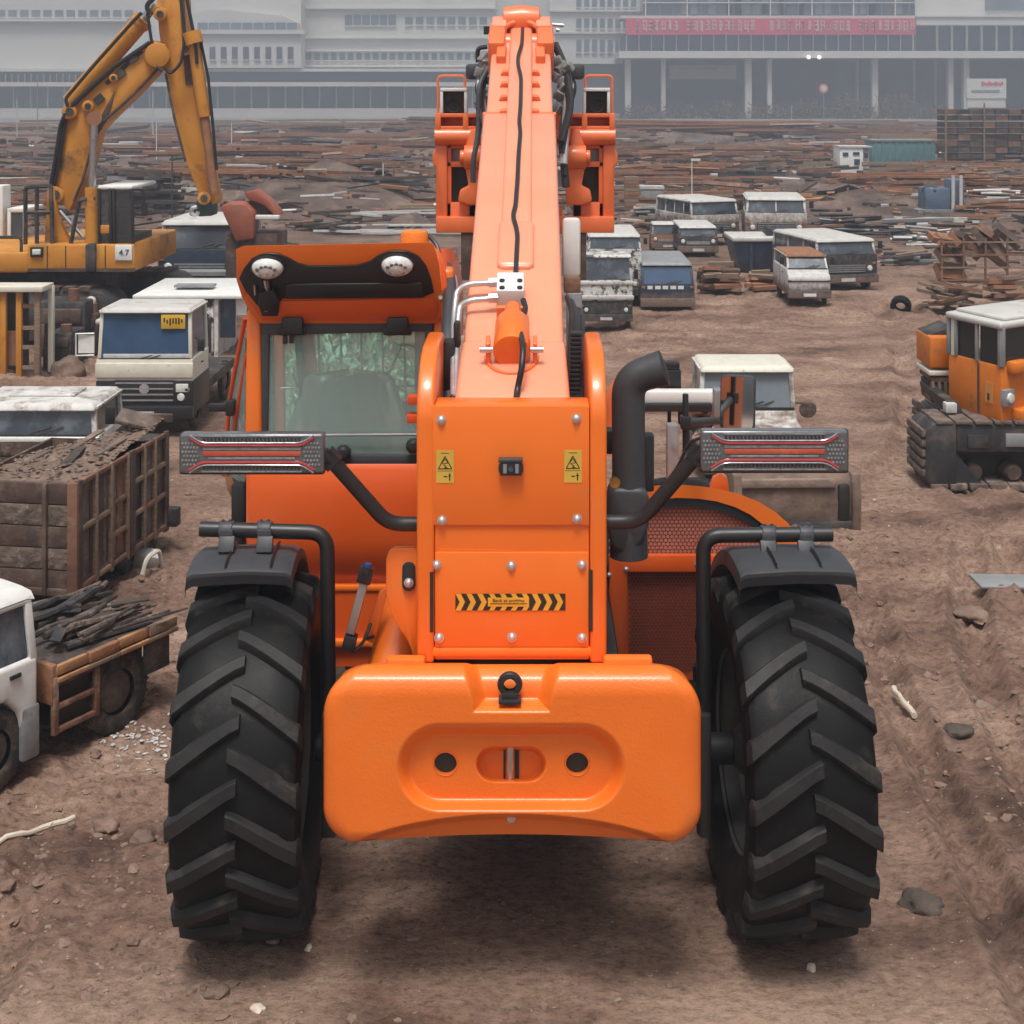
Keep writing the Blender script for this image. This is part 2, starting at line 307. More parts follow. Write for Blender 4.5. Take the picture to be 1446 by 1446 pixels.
# ------------------------------------------------------------------ value noise on arrays
def vnoise(x, y, seed):
    xi = np.floor(x).astype(np.int64); yi = np.floor(y).astype(np.int64); fx = x - xi; fy = y - yi
    fx = fx * fx * (3 - 2 * fx); fy = fy * fy * (3 - 2 * fy)
    def h(a, b):
        n = (a * 374761393 + b * 668265263 + seed * 974634077) & 0xffffffff
        n = ((n ^ (n >> 13)) * 1274126177) & 0xffffffff
        return ((n ^ (n >> 16)) & 0xffff) / 32767.5 - 1
    return (h(xi, yi) * (1 - fx) + h(xi + 1, yi) * fx) * (1 - fy) + (h(xi, yi + 1) * (1 - fx) + h(xi + 1, yi + 1) * fx) * fy
def sstep(a, b, x):
    t = np.clip((x - a) / (b - a), 0, 1); return t * t * (3 - 2 * t)
def ground_height(X, Y):
    X = np.asarray(X, float); Y = np.asarray(Y, float)
    rough = .35 + .65 * sstep(-.25, .35, vnoise(X * .55 + 3, Y * .45, 5))
    pad = 1 - .75 * np.exp(-((X + .05) / 1.5) ** 4) * np.exp(-((Y - 5.6) / 2.6) ** 4)
    packed = 1 - .6 * np.exp(-((Y - 4.2) / .8) ** 2)
    z = .030 * vnoise(X * .6, Y * .6, 1) + .024 * vnoise(X * 1.6, Y * 2.2, 2)
    cl = vnoise(X * 4.2, Y * 6.5, 3); z = z + rough * (.019 * cl + .036 * np.clip(cl - .25, 0, 1))
    c2 = vnoise(X * 10, Y * 16, 4); z = z + rough * (.012 * c2 + .030 * np.clip(c2 - .3, 0, 1))
    z = z + (.25 + .75 * rough) * (.011 * vnoise(X * 24, Y * 36, 6) + .006 * vnoise(X * 55, Y * 75, 8))
    z = z * pad * packed
    z = z + rut_depth(X, Y)
    far = sstep(26, 40, Y) * (1 - np.exp(-((X - 14) / 7) ** 2) * np.exp(-((Y - 51) / 12) ** 2))
    z = z + far * (.85 * np.clip(vnoise(X * .09 + 7, Y * .05, 11), -.2, 1) + .22 * np.clip(vnoise(X * .33, Y * .22, 12), -.3, 1)) * sstep(150, 110, Y)
    hp = np.exp(-((X + 6.2) / 4.5) ** 2) * np.exp(-((Y - 40) / 9) ** 2); z = z + .9 * hp * (1 + .5 * vnoise(X * .5, Y * .4, 14))
    return z
def rut_depth(X, Y):
    z = 0 * X
    for f, w_, d_, y0, y1 in ((lambda y: 1.66 + .018 * (y - 4) ** 2, .085, .030, 3.2, 9.5), (lambda y: 2.02 + .030 * (y - 4) ** 2, .10, .034, 3.2, 10.5), (lambda y: 2.9 + .10 * (y - 7) ** 1, .10, .035, 5, 15), (lambda y: 3.35 + .12 * (y - 7), .11, .035, 5, 16), (lambda y: 2.2 + .9 * np.sqrt(np.maximum(y - 11, 0)), .13, .04, 11, 22), (lambda y: 2.9 + .95 * np.sqrt(np.maximum(y - 11, 0)), .13, .04, 11, 22), (lambda y: -1.75 - .12 * (y - 4), .09, .02, 3.2, 7)):
        t = np.abs(X - f(Y) - .05 * vnoise(X * 0 + 3, Y * 1.1, 17)) / w_
        bar = .8 + .2 * np.sin(Y * 42 + 6 * t)
        z = z + 2.1 * (-d_ * np.exp(-t ** 4) * bar + d_ * .35 * np.exp(-((t - 1.45) / .35) ** 2)) * sstep(y0, y0 + .5, Y) * sstep(y1, y1 - 2, Y) * (.45 + .55 * sstep(-.5, .3, vnoise(X * .8, Y * .8, 19)))
    return z
def gz(x, y): return float(ground_height([x], [y])[0])
# ------------------------------------------------------------------ ground
def make_ground():
    nc = 640
    Yr = np.concatenate([[-120, -40, -12, -4, 0, 1.5, 2.5, 3.1], np.geomspace(3.5, 30, 900)[:-1], np.geomspace(30, 330, 200)])
    u = np.linspace(-1, 1, nc)
    Yg = np.repeat(Yr[:, None], nc, 1); Ye = np.maximum(Yg, 3.2)
    Xg = Ye * .50 * u[None] + (60 + 1.2 * Ye) * np.sign(u)[None] * np.abs(u[None]) ** 60
    Zg = ground_height(Xg, Yg)
    vs = np.stack([Xg, Yg, Zg], -1).reshape(-1, 3)
    R_ = len(Yr); i = np.arange((R_ - 1) * nc).reshape(R_ - 1, nc)[:, :-1].reshape(-1)
    q = np.stack([i, i + 1, i + nc + 1, i + nc], -1)
    me = bpy.data.meshes.new('ground'); me.vertices.add(len(vs)); me.vertices.foreach_set('co', vs.reshape(-1).astype(np.float32))
    me.loops.add(q.size); me.loops.foreach_set('vertex_index', q.reshape(-1).astype(np.int32))
    me.polygons.add(len(q)); me.polygons.foreach_set('loop_start', np.arange(0, q.size, 4, dtype=np.int32))
    me.update(calc_edges=True); me.validate(); me.shade_smooth()
    m = bpy.data.materials.new('muddy_ground'); m.use_nodes = True; t = m.node_tree; N = t.nodes; L = t.links; b = N['Principled BSDF']
    ge = N.new('ShaderNodeNewGeometry')
    def nz(scale, det, st=(1, 1, 1), ro=.6):
        mp = N.new('ShaderNodeMapping'); mp.inputs['Scale'].default_value = st; L.new(ge.outputs['Position'], mp.inputs[0])
        n = N.new('ShaderNodeTexNoise'); n.inputs['Scale'].default_value = scale; n.inputs['Detail'].default_value = det; n.inputs['Roughness'].default_value = ro
        L.new(mp.outputs[0], n.inputs['Vector']); return n.outputs['Fac']
    def ramp(src, els):
        r_ = N.new('ShaderNodeValToRGB'); cr = r_.color_ramp
        while len(cr.elements) < len(els): cr.elements.new(.5)
        for e, (p, c) in zip(cr.elements, els): e.position = p; e.color = col4(c)
        L.new(src, r_.inputs[0]); return r_.outputs[0]
    def mix(f, a, bb, bt='MIX'):
        x = N.new('ShaderNodeMix'); x.data_type = 'RGBA'; x.blend_type = bt
        if isinstance(f, float): x.inputs[0].default_value = f
        else: L.new(f, x.inputs[0])
        L.new(a, x.inputs[6]); L.new(bb, x.inputs[7]); return x.outputs[2]
    base = ramp(nz(.8, 8, (1, 1.6, 1), .65), [(.30, (.062, .036, .028)), (.43, (.180, .110, .082)), (.57, (.285, .188, .142)), (.74, (.42, .305, .235))])
    fine = ramp(nz(19, 9, (1, 1.5, 1), .8), [(.33, (.25, .22, .20)), (.5, (.92, .90, .88)), (.66, (1.3, 1.27, 1.25))])
    c = mix(.92, base, fine, 'MULTIPLY')
    fleck = ramp(nz(34, 4, (1, 1.6, 1), .6), [(.60, (0, 0, 0)), (.68, (1, 1, 1))])
    dk = N.new('ShaderNodeRGB'); dk.outputs[0].default_value = (.085, .06, .05, 1)
    c = mix(fleck, c, dk.outputs[0])
    lf = ramp(nz(47, 3, (1, 1.3, 1), .5), [(.70, (0, 0, 0)), (.75, (1, 1, 1))])
    lt = N.new('ShaderNodeRGB'); lt.outputs[0].default_value = (.52, .43, .36, 1)
    c = mix(lf, c, lt.outputs[0])
    sp = N.new('ShaderNodeSeparateXYZ'); L.new(ge.outputs['Position'], sp.inputs[0])
    mr = N.new('ShaderNodeMapRange'); mr.inputs[1].default_value = 22; mr.inputs[2].default_value = 34; L.new(sp.outputs['Y'], mr.inputs[0])
    dry = N.new('ShaderNodeMapRange'); dry.inputs[1].default_value = 5.1; dry.inputs[2].default_value = 4.2; L.new(sp.outputs['Y'], dry.inputs[0])
    dn = N.new('ShaderNodeMath'); dn.operation = 'MULTIPLY'; L.new(dry.outputs[0], dn.inputs[0]); L.new(ramp(nz(.9, 7, (1, 1.4, 1), .7), [(.38, (0, 0, 0)), (.56, (.8, .8, .8))]), dn.inputs[1])
    dc = N.new('ShaderNodeRGB'); dc.outputs[0].default_value = (.43, .31, .235, 1)
    c = mix(dn.outputs[0], c, mix(.75, dc.outputs[0], fine, 'MULTIPLY'))
    yard = ramp(nz(.55, 9, (1, .5, 1), .75), [(.34, (.035, .027, .024)), (.5, (.11, .078, .064)), (.64, (.22, .15, .118)), (.78, (.34, .24, .19))])
    c = mix(mr.outputs[0], c, yard)
    L.new(c, b.inputs['Base Color']); b.inputs['Roughness'].default_value = .93; b.inputs['Specular IOR Level'].default_value = .25
    bp = N.new('ShaderNodeBump'); bp.inputs['Strength'].default_value = .9; bp.inputs['Distance'].default_value = .016
    L.new(nz(40, 8, (1, 1.5, 1), .7), bp.inputs['Height']); L.new(bp.outputs[0], b.inputs['Normal'])
    me.materials.append(m)
    return tag(link('ground', me), kind='structure')
make_ground()
rd = MB().box(-150, 150, 150, 186, .25, .5).build('road', 'road', smooth=0); tag(rd, kind='structure')

# loose soil: clods and crumbs nobody could count
rng = random.Random(3)
def scatter(name, n, m, y0, y1, r0, r1, flat=.6, sub=1, ux=.5):
    b = MB()
    xs = []; ys = []
    for i in range(n):
        Y = y0 * (y1 / y0) ** rng.random(); X = rng.uniform(-ux, ux) * Y
        xs.append(X); ys.append(Y)
    dens = vnoise(np.array(xs) * .8 + 9, np.array(ys) * .6, 21); hz = ground_height(xs, ys)
    for X, Y, d_, z in zip(xs, ys, dens, hz):
        if d_ < rng.uniform(-.5, .6): continue
        if abs(X + .05) < 1.0 and 4.6 < Y < 8 and rng.random() < .7: continue
        r_ = r0 + (r1 - r0) * rng.random() ** 5
        b.blob((X, Y, z + r_ * .02), (r_ * rng.uniform(.8, 1.8), r_, r_ * flat), 2 if r_ > .009 and Y < 9 else 1, .55, rng)
    o = b.build(name, m, smooth=0, norm=False); return tag(o, kind='stuff')
scatter('soil_clods', 12000, 'clod', 3.9, 24, .003, .026, .6)
scatter('gravel', 7000, 'rock', 3.9, 11, .002, .012, .7, 1, .45)
scatter('debris', 170, 'pale', 3.9, 24, .004, .014, .4)
# ------------------------------------------------------------------ the orange telehandler
TL = Vector((-.05, 5.17, 0))
TH = thing('telehandler', 'big orange telehandler seen from behind, boom raised forward, black lugged tyres', 'telehandler', TL)
OFF = TL.copy()
def part(b, name, m, parent=None, **k): return b.build(name, m, parent or TH, **k)

# counterweight: cast block with pockets, pin holes and an arched underside
def sd_stad(x, y, cx, cy, hw, hh):           # distance to a horizontal stadium, inside negative
    return np.hypot(np.maximum(np.abs(x - cx) - (hw - hh), 0), y - cy) - hh
def counterweight():
    Y0, x0, x1, yt, yb = 4.52, 457., 990., 938., 1190.
    nx, ny = 360, 176
    v = np.linspace(0, 1, ny); ys = yt + (yb - yt) * v
    rt, rb = 72., 50.
    def inset(y):
        o = np.zeros_like(y)
        a = y < yt + rt; o[a] = rt - np.sqrt(np.maximum(rt ** 2 - (yt + rt - y[a]) ** 2, 0))
        c = y > yb - rb; o[c] = rb - np.sqrt(np.maximum(rb ** 2 - (y[c] - yb + rb) ** 2, 0))
        return o
    ins = inset(ys); u = np.linspace(0, 1, nx)
    X = (x0 + ins)[:, None] + ((x1 - x0) - 2 * ins)[:, None] * u[None]; Yp = np.repeat(ys[:, None], nx, 1)
    # arch of the lower edge
    arch = 38 * np.clip(1 - ((X - 723) / 215) ** 2, 0, 1) ** .8
    low = 12 * np.clip(1 - ((X - 723) / 230) ** 2, 0, 1)
    tt = np.clip((Yp - 1100) / 90, 0, 1); Yp = Yp - low * tt
    e = np.minimum.reduce([X - (x0 + ins)[:, None], (x1 - ins)[:, None] - X, (Yp - yt) * 1.0, (yb - Yp) * 1.4 + 2])
    re = 26.; ed = np.where(e < re, re - np.sqrt(np.maximum(re ** 2 - (re - np.clip(e, 0, re)) ** 2, 0)), 0)
    d = ed * .0016
    # rounded top shoulders
    d += .05 * np.clip((985 - Yp) / 47, 0, 1) ** 2
    # under-arch recess
    d += .10 * sstep(-3, 5, Yp - (1190 - arch))
    # stadium pocket
    s1 = sd_stad(X, Yp, 721.5, 1084, 153, 54); d += .055 * sstep(10, -12, s1)
    s2 = sd_stad(X, Yp, 721.5, 1079, 48, 24); d += .06 * sstep(2, -5, s2)
    # notch at the top
    nxd = np.abs(X - 722.5); wn = 50 + 10 * np.clip((975 - Yp) / 40, -.5, 1); dn = np.maximum(nxd - wn, (Yp - 996))
    d += .07 * sstep(12, -12, dn)
    for cx in (629, 815):
        d += .05 * sstep(1, -2, np.hypot(X - cx, Yp - 1078.5) - 16.5)
    Yw = Y0 + d
    PX = (X - CX) * Yw / F; PZ = CH - (Yp - CY) * Yw / F
    b = MB(); rows = [[(PX[i, j], Yw[i, j], PZ[i, j]) for j in range(nx)] for i in range(ny)]
    b.surf(rows)
    # closed sides, top and bottom running back
    loop = [rows[0][j] for j in range(nx)] + [rows[i][nx - 1] for i in range(1, ny)] + [rows[ny - 1][j] for j in range(nx - 2, -1, -1)] + [rows[i][0] for i in range(ny - 2, 0, -1)]
    back = [(p[0] * .985 - .002, 4.86, p[2] - .105 * max(0, min(1, (p[2] - .95) / .2))) for p in loop]; n = len(loop)
    b.add(loop + back, [(i, (i + 1) % n, (i + 1) % n + n, i + n) for i in range(n)] + [list(range(n, 2 * n))])
    bm = bmesh.new(); me = bpy.data.meshes.new('counterweight'); me.from_pydata([Vector(q) - OFF for q in b.v], [], b.f); bm.from_mesh(me)
    bmesh.ops.remove_doubles(bm, verts=bm.verts, dist=1e-5); bmesh.ops.recalc_face_normals(bm, faces=bm.faces); bm.to_mesh(me); bm.free()
    me.shade_smooth(); me.set_sharp_from_angle(angle=R(62)); me.materials.append(M['cast'])
    return link('counterweight', me, TH)
CW = counterweight()
part(MB().pbox(545, 600, 931, 948, 4.80, .05), 'mounting_lug', 'cast', CW, bevel=.012)
part(MB().pbox(852, 922, 930, 948, 4.80, .05), 'mounting_lug', 'cast', CW, bevel=.012)
b = MB(); b.pbox(711, 733, 1056, 1102, 4.628, .05); part(b, 'slot_opening', 'ink', CW)
b = MB(); b.cyl(P(720.5, 1052, 4.618), P(720.5, 1106, 4.618), .0155); part(b, 'tow_pin', 'steel', CW)
for cx in (629, 815):
    b = MB(); c = P(cx, 1078.5, 4.575); b.lathe([(.0375, 0.004), (.0405, .002), (.0395, -.002), (.0365, -.001), (.036, .05), (.0375, .05)], c, (0, 1, 0), 32, cap=False)
    part(b, 'hole_rim', 'cast', CW)
    c = P(cx, 1078.5, 4.592); b = MB(); b.cyl(c, c + Vector((0, .03, 0)), .0365, n=32); part(b, 'pin_hole', 'ink', CW)
b = MB(); c = P(720, 966, 4.56); b.lathe([(.020, -.012), (.038, -.012), (.041, 0), (.038, .012), (.020, .012)], c, (0, 1, 0), 28, cap=False)
b.v += []; b.obox(P(720, 988, 4.555), (.072, .05, .012)); b.obox(P(720, 983, 4.56), (.05, .03, .03)); part(b, 'tow_eye', 'black', CW, bevel=.003)
b = MB(); b.cyl(P(722, 1156, 4.60), P(722, 1156, 4.60) + Vector((0, .03, 0)), .014); part(b, 'drain_plug', 'zinc', CW)

# rear tower between the boom pivots
YT = 4.85
def zat(y, Y): return CH - (y - CY) * Y / F
Xs = [(588 - CX) * YT / F, (613 - CX) * YT / F, (833 - CX) * YT / F, (857 - CX) * YT / F]
prof = [(YT, zat(937, YT)), (YT, 1.86)] + [(YT + .30 - .30 * math.cos(a) * 1.0, 1.86 + .225 * math.sin(a)) for a in np.linspace(.15, math.pi / 2, 8)] + [(5.38, 2.085), (5.55, 2.03), (5.72, 1.85), (5.8, 1.0)]
for a_, b_ in ((0, 1), (2, 3)):
    part(MB().prism(prof, 'x', Xs[a_], Xs[b_]), 'pivot_plate', 'orange', bevel=.012, seg=3)
b = MB(); b.pbox(613.6, 832.4, 571, 932, YT + .014, .12); TW = part(b, 'rear_tower', 'orange', bevel=.006)
b = MB(); b.pbox(609, 832.3, 573, 742, YT + .004, .012); part(b, 'upper_cover', 'orange', TW, bevel=.004)
b = MB(); b.pbox(614, 831.5, 780, 914, YT + .007, .010); part(b, 'lower_cover', 'orange', TW, bevel=.003)
b = MB(); b.ppoly([(620, 775), (722, 777), (722, 780.5), (620, 779.5)], YT + .012, .006); part(b, 'weld_seam', 'orange', TW)
b = MB(); b.pbox(608, 838, 915, 929, YT + .002, .05); part(b, 'lower_lip', 'orange', TW, bevel=.01)
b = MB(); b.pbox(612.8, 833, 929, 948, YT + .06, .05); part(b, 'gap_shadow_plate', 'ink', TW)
for x, ya, yb in ((609.5, 808, 893), (834.5, 805, 892)):
    b = MB(); b.pbox(x - 2.6, x + 2.6, ya, yb, YT - .0015, .01); part(b, 'side_slot', 'ink', TW)
bolt = MB(); bolt.lathe([(.0001, -.011), (.006, -.0105), (.011, -.007), (.0135, 0), (.0165, 0), (.0165, .004)], TL, (0, 1, 0), 18, cap=False)
bolt_me = bolt.mesh('bolt', 'zinc', norm=True)
for x, y, Yb in ((623, 593, .004), (814, 591, .004), (624, 735, .004), (815, 733, .004), (616.5, 798, .007), (722, 799, .007), (822, 798, .007), (620, 901, .007), (723, 900, .007), (822, 901, .007)):
    link('bolt', bolt_me, TW, P(x, y, YT + Yb - .003) - TL)
# flat print on the tower: two warning stickers and the chevron strip
def plate(pts, Y, d=.0012): return MB().ppoly(pts, Y, d)
for cx, cy in ((628.5, 659), (809, 658.5)):
    y_ = YT + .0020
    st = part(MB().pbox(cx - 12.5, cx + 12.5, cy - 23, cy + 23, y_, .0015), 'warning_sticker', 'yellow', TW)
    q = MB()
    def line(pts, wd, Y=y_ - .0006):
        for a, c_ in zip(pts, pts[1:]):
            a = Vector((a[0], a[1], 0)); c_ = Vector((c_[0], c_[1], 0)); n = Vector((-(c_ - a).y, (c_ - a).x, 0)).normalized() * wd / 2
            q.ppoly([((cx + p.x), (cy + p.y)) for p in (a + n, c_ + n, c_ - n, a - n)], Y, .0004)
    line([(-9.5, 3), (0, -14.5), (9.5, 3), (-9.5, 3)], 1.3); line([(-4.5, -5), (0, -11), (4, -5), (-4, -4)], .9); line([(-2.5, -3), (2, 0), (-1, 1.5), (4, 2)], 1.1)
    line([(-2, 14), (3, 14)], 1.6); line([(6.5, 9.5), (6.5, 20)], 1.7); line([(4, 13), (9, 13)], 1.1); line([(-6, -19), (6, -19)], .8); line([(-11, 6), (11, 6)], .5)
    part(q, 'pictogram', 'ink', st, smooth=0)
yc = YT + .0035
CHV = part(MB().pbox(643, 798.5, 838.5, 862, yc + .001, .002), 'chevron_strip', 'ink', TW)
q = MB()
for i in range(10):
    x = 643.2 + 15.4 * i
    if 3 <= i <= 6:
        q.ppoly([(x + 1, 838.5), (x + 8, 838.5), (x + 12, 845), (x + 5, 845)], yc, .0005); q.ppoly([(x + 5, 856), (x + 12, 856), (x + 8, 862), (x + 1, 862)], yc, .0005)
        continue
    q.ppoly([(x, 838.5), (min(x + 7.5, 798), 838.5), (min(x + 13.5, 798.4), 850.2), (min(x + 6, 798.2), 850.2)], yc, .0005)
    q.ppoly([(x + 6 if x + 6 < 798 else 798.2, 850.3), (min(x + 13.5, 798.4), 850.3), (min(x + 7.5, 798), 862), (x, 862)], yc, .0005)
part(q, 'chevron', 'chev', CHV, smooth=0)
part(MB().pbox(689, 747, 844, 856.5, yc - .001, .0012), 'caption_plate', 'chev', CHV)
tm = text_mesh('Bank at anytime', 7.0 * YT / F, ext=.0003)
link('caption', tm, CHV, P(718, 848.3, yc - .0018) - TL, (R(90), 0, 0))
part(MB().pbox(692, 744, 852.2, 853.2, yc - .0018, .001), 'caption_line', 'ink', CHV)
# camera
b = MB(); b.pbox(706, 737, 652, 672, YT - .03, .034); b.pbox(704, 739, 658, 668, YT - .026, .028); CM = part(b, 'rear_camera', 'black', TW, bevel=.003)
b = MB(); b.lathe([(.0001, 0), (.010, .0), (.0125, -.003), (.0125, .004)], P(721.5, 662, YT - .031), (0, -1, 0), 20, cap=False); part(b, 'lens', 'glass', CM)
b = MB()
for x in (713, 730): b.pbox(x - 2.5, x + 2.5, 655.5, 668.5, YT - .0318, .002)
part(b, 'led_window', 'grey', CM)
b = MB(); b.pbox(704, 738, 649, 653, YT - .034, .038); part(b, 'hood', 'plastic', CM, bevel=.002)

# bracket and tilted cylinder left of the tower
yb = 4.93
arc = [(545 + 0, 838), (549, 858), (556, 876), (565, 890), (574, 902), (581, 918), (585, 940)]
b = MB().ppoly([(589, 774), (558, 774), (549, 779), (545, 790)] + arc + [(589, 940)], yb, .03); BK = part(b, 'side_bracket', 'orange', bevel=.006)
b = MB().ppoly([(568 + 9 * (1 - math.cos(a)) if 0 else 577 + 9.5 * math.cos(a), (804 if math.sin(a) < 0 else 826) + 9.5 * math.sin(a)) for a in np.linspace(0, 2 * math.pi, 22, endpoint=False)], yb - .012, .013)
part(b, 'oval_cap', 'black', BK, bevel=.003)
link('bolt', bolt_me, BK, P(577, 823, yb - .016) - TL, scale=(1, 1, 1))
b = MB(); b.cyl(P(586, 800, 5.25), P(551, 962, 5.05), .088, n=28); part(b, 'tilt_cylinder', 'orange')
b = MB(); b.tube([P(512, 822, 5.0), P(494, 893, 5.0)], .0, 4); b = MB(); d_ = P(494, 893, 5.0) - P(513, 822, 5.0)
rot = d_.to_track_quat('Z', 'Y').to_matrix(); b.obox(P(505, 857, 5.0), (.05, .03, d_.length), rot); SN = part(b, 'sensor_rod', 'alu', bevel=.004)
b = MB(); b.obox(P(516, 812, 5.0), (.065, .05, .045), rot); b.obox(P(517, 803, 5.0), (.09, .03, .02), rot); part(b, 'connector', 'black', SN, bevel=.004)
b = MB(); b.cyl(P(519, 804, 4.99), P(520, 796, 4.99), .011); part(b, 'blue_cap', mat('blue_cap', (.02, .10, .35), .4), SN)
b = MB(); b.obox(P(494, 906, 5.0), (.05, .045, .055), rot); part(b, 'connector', 'black', SN, bevel=.006)
b = MB(); b.tube(fillet([P(494, 915, 4.99), P(500, 921, 4.99), P(512, 908, 5.0), P(518, 896, 5.0), P(524, 880, 5.02)], .02), .006, 8); b.tube(fillet([P(514, 903, 5.0), P(528, 899, 5.03)], .02), .006, 8); part(b, 'sensor_cable', 'black', SN)
b = MB().ppoly([(536, 835), (549, 828), (528, 910), (512, 903)], 5.04, .012); part(b, 'sensor_plate', 'orange', bevel=.003)

# ---------------------------------------------------------------- boom
BM, BY, BZ = .407, 5.05, 1.897           # slope of the boom's top face and a point on it
BD = Vector((0, 1, BM)).normalized(); BN = Vector((0, -BM, 1)).normalized(); BX = -.0775
def bt(x, y, h=0):                        # where the sight line of a photo point meets the boom's top face (h above it)
    hh = h / BN.z; Y = (CH - BZ + BM * BY - hh) / (BM + (y - CY) / F); return P(x, y, Y)
def bu(t, s_, h): return Vector((BX + s_, BY, BZ)) + BD * t + BN * h    # along, across, above
def bbox(b, t0, t1, hw, h0, h1, hw1=None):
    hw1 = hw if hw1 is None else hw1
    return b.hexa([bu(t0, -hw, h0), bu(t0, hw, h0), bu(t0, hw, h1), bu(t0, -hw, h1)], [bu(t1, -hw1, h0), bu(t1, hw1, h0), bu(t1, hw1, h1), bu(t1, -hw1, h1)])
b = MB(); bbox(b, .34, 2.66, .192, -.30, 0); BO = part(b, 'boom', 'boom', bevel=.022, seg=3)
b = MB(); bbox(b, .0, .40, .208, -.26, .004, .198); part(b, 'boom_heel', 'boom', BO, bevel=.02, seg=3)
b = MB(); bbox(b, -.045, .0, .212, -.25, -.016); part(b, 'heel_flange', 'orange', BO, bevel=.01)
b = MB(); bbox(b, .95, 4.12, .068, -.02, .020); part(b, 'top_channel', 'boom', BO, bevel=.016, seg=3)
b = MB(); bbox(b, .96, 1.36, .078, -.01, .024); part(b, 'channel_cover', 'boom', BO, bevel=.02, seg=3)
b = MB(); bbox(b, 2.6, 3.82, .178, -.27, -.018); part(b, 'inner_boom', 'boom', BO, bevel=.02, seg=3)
for s_ in (-1, 1):
    for t in (2.66, 2.86, 3.06, 3.24):
        b = MB().hexa([bu(t, s_ * .07, -.02), bu(t + .035, s_ * .07, -.02), bu(t + .035, s_ * .115, -.02), bu(t, s_ * .115, -.02)], [bu(t, s_ * .07, .012), bu(t + .035, s_ * .07, .012), bu(t + .035, s_ * .10, .008), bu(t, s_ * .10, .008)])
        part(b, 'wear_pad_block', 'carr', BO, bevel=.004)
b = MB()
bbox(b, 2.645, 2.685, .196, -.30, -.004); part(b, 'boom_collar', 'carr', BO, bevel=.008)
# head of the boom
b = MB(); b.cyl(bu(3.86, -.2, -.06), bu(3.86, .2, -.06), .075, n=24); b.lathe([(.03, -.12), (.085, -.11), (.1, 0), (.085, .11), (.03, .12)], bu(4.06, 0, .03), (1, 0, 0), 28); part(b, 'boom_head', 'carr', BO)
for s_ in (-1, 1):
    b = MB(); bbox(b, 3.60, 3.98, .05, -.16, .055)
    b.v = [tuple(Vector(v) + Vector((s_ * .145, 0, 0))) for v in b.v]; part(b, 'head_cheek', 'carr', BO, bevel=.018)
    b = MB(); bbox(b, 3.44, 3.72, .028, -.10, .03); b.v = [tuple(Vector(v) + Vector((s_ * .115, 0, 0))) for v in b.v]; part(b, 'head_rib', 'carr', BO, bevel=.012)
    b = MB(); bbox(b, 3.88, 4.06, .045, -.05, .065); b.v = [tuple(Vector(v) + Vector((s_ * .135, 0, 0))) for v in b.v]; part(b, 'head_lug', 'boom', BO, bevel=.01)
b = MB(); b.tube([bu(3.86 - .05 * math.cos(a) * 0 + .13 * math.sin(a), .115 * math.cos(a), .02 + .03 * math.sin(a)) for a in np.linspace(0, math.pi, 14)], .017, 10); part(b, 'hose_arch', 'carr', BO)
b = MB(); b.cyl(P(772, 34, 8.9), P(796, 36, 8.9), .012); b.cyl(P(785, 42, 8.9), P(790, 43, 8.9), .012); part(b, 'grease_pipe', 'zinc', BO)
b = MB(); b.tube(fillet([bt(738, 40, .035), bt(737, 62, .035), bt(732, 76, .035), bt(731, 90, .035), bt(736, 108, .035), bt(735, 150, .035), bt(733, 172, .035), bt(735, 185, .03), bt(732, 220, .035), bt(731, 250, .035), bt(728, 290, .03), bt(724, 304, .03), bt(731, 328, .03), bt(730, 350, .03), bt(728, 390, .03)], .1, 4), .0105, 8); part(b, 'top_hose', 'black', BO)
# valve block, pipes and hose on the boom
def bfr(b, x, y, sx, st, h0, h1):
    c = bt(x, y, 0); t = (c - Vector((BX, BY, BZ))).dot(BD); s_ = c.x - BX; q = [(s_ - sx, t - st), (s_ + sx, t - st), (s_ + sx, t + st), (s_ - sx, t + st)]
    return b.hexa([bu(t_, a, h0) for a, t_ in q], [bu(t_, a, h1) for a, t_ in q])
b = MB(); bfr(b, 721, 423, .055, .075, .0, .085); VB = part(b, 'valve_block', 'white', BO, bevel=.006)
b = MB(); bfr(b, 721, 450, .055, .01, .0, .055); part(b, 'block_bracket', 'carr', VB, bevel=.003)
for x, y in ((709, 397), (734, 397), (709, 407), (734, 407)):
    b = MB(); c = bt(x, y, .085); b.cyl(c, c + BN * .006, .011); part(b, 'cap_screw', 'black', VB)
b = MB(); c = bt(721, 432, .05); b.cyl(c, c - BD * .05, .021, n=6); b.cyl(c - BD * .05, c - BD * .075, .015); part(b, 'fitting', 'zinc', VB)
for ya, pts in ((399, [(703, 399), (662, 401), (645, 410), (641, 445), (640, 560)]), (421, [(703, 421), (664, 424), (649, 432), (645, 470), (643, 562)])):
    path = [bt(x, y, .055) for x, y in pts[:2]] + [bt(pts[2][0], pts[2][1], .03), bt(pts[3][0], pts[3][1], -.02), bt(pts[4][0], pts[4][1], -.05)]
    b = MB(); b.tube(fillet(path, .08), .0125, 10); pp = part(b, 'hydraulic_pipe', 'zinc', BO)
    b = MB(); b.cyl(bt(702, ya, .055), bt(690, ya + .5, .055), .02, n=6); part(b, 'pipe_nut', 'zinc', pp)
c0 = bt(722.5, 497, .055)
b = MB(); b.cyl(c0, c0 + BD * .20, .069, .066, n=32); RAM = part(b, 'extension_ram', 'orange', BO, bevel=.004)
b = MB(); b.cyl(c0 + BD * .20, c0 + BD * .32, .045, .03, n=20); part(b, 'ram_neck', 'orange', RAM)
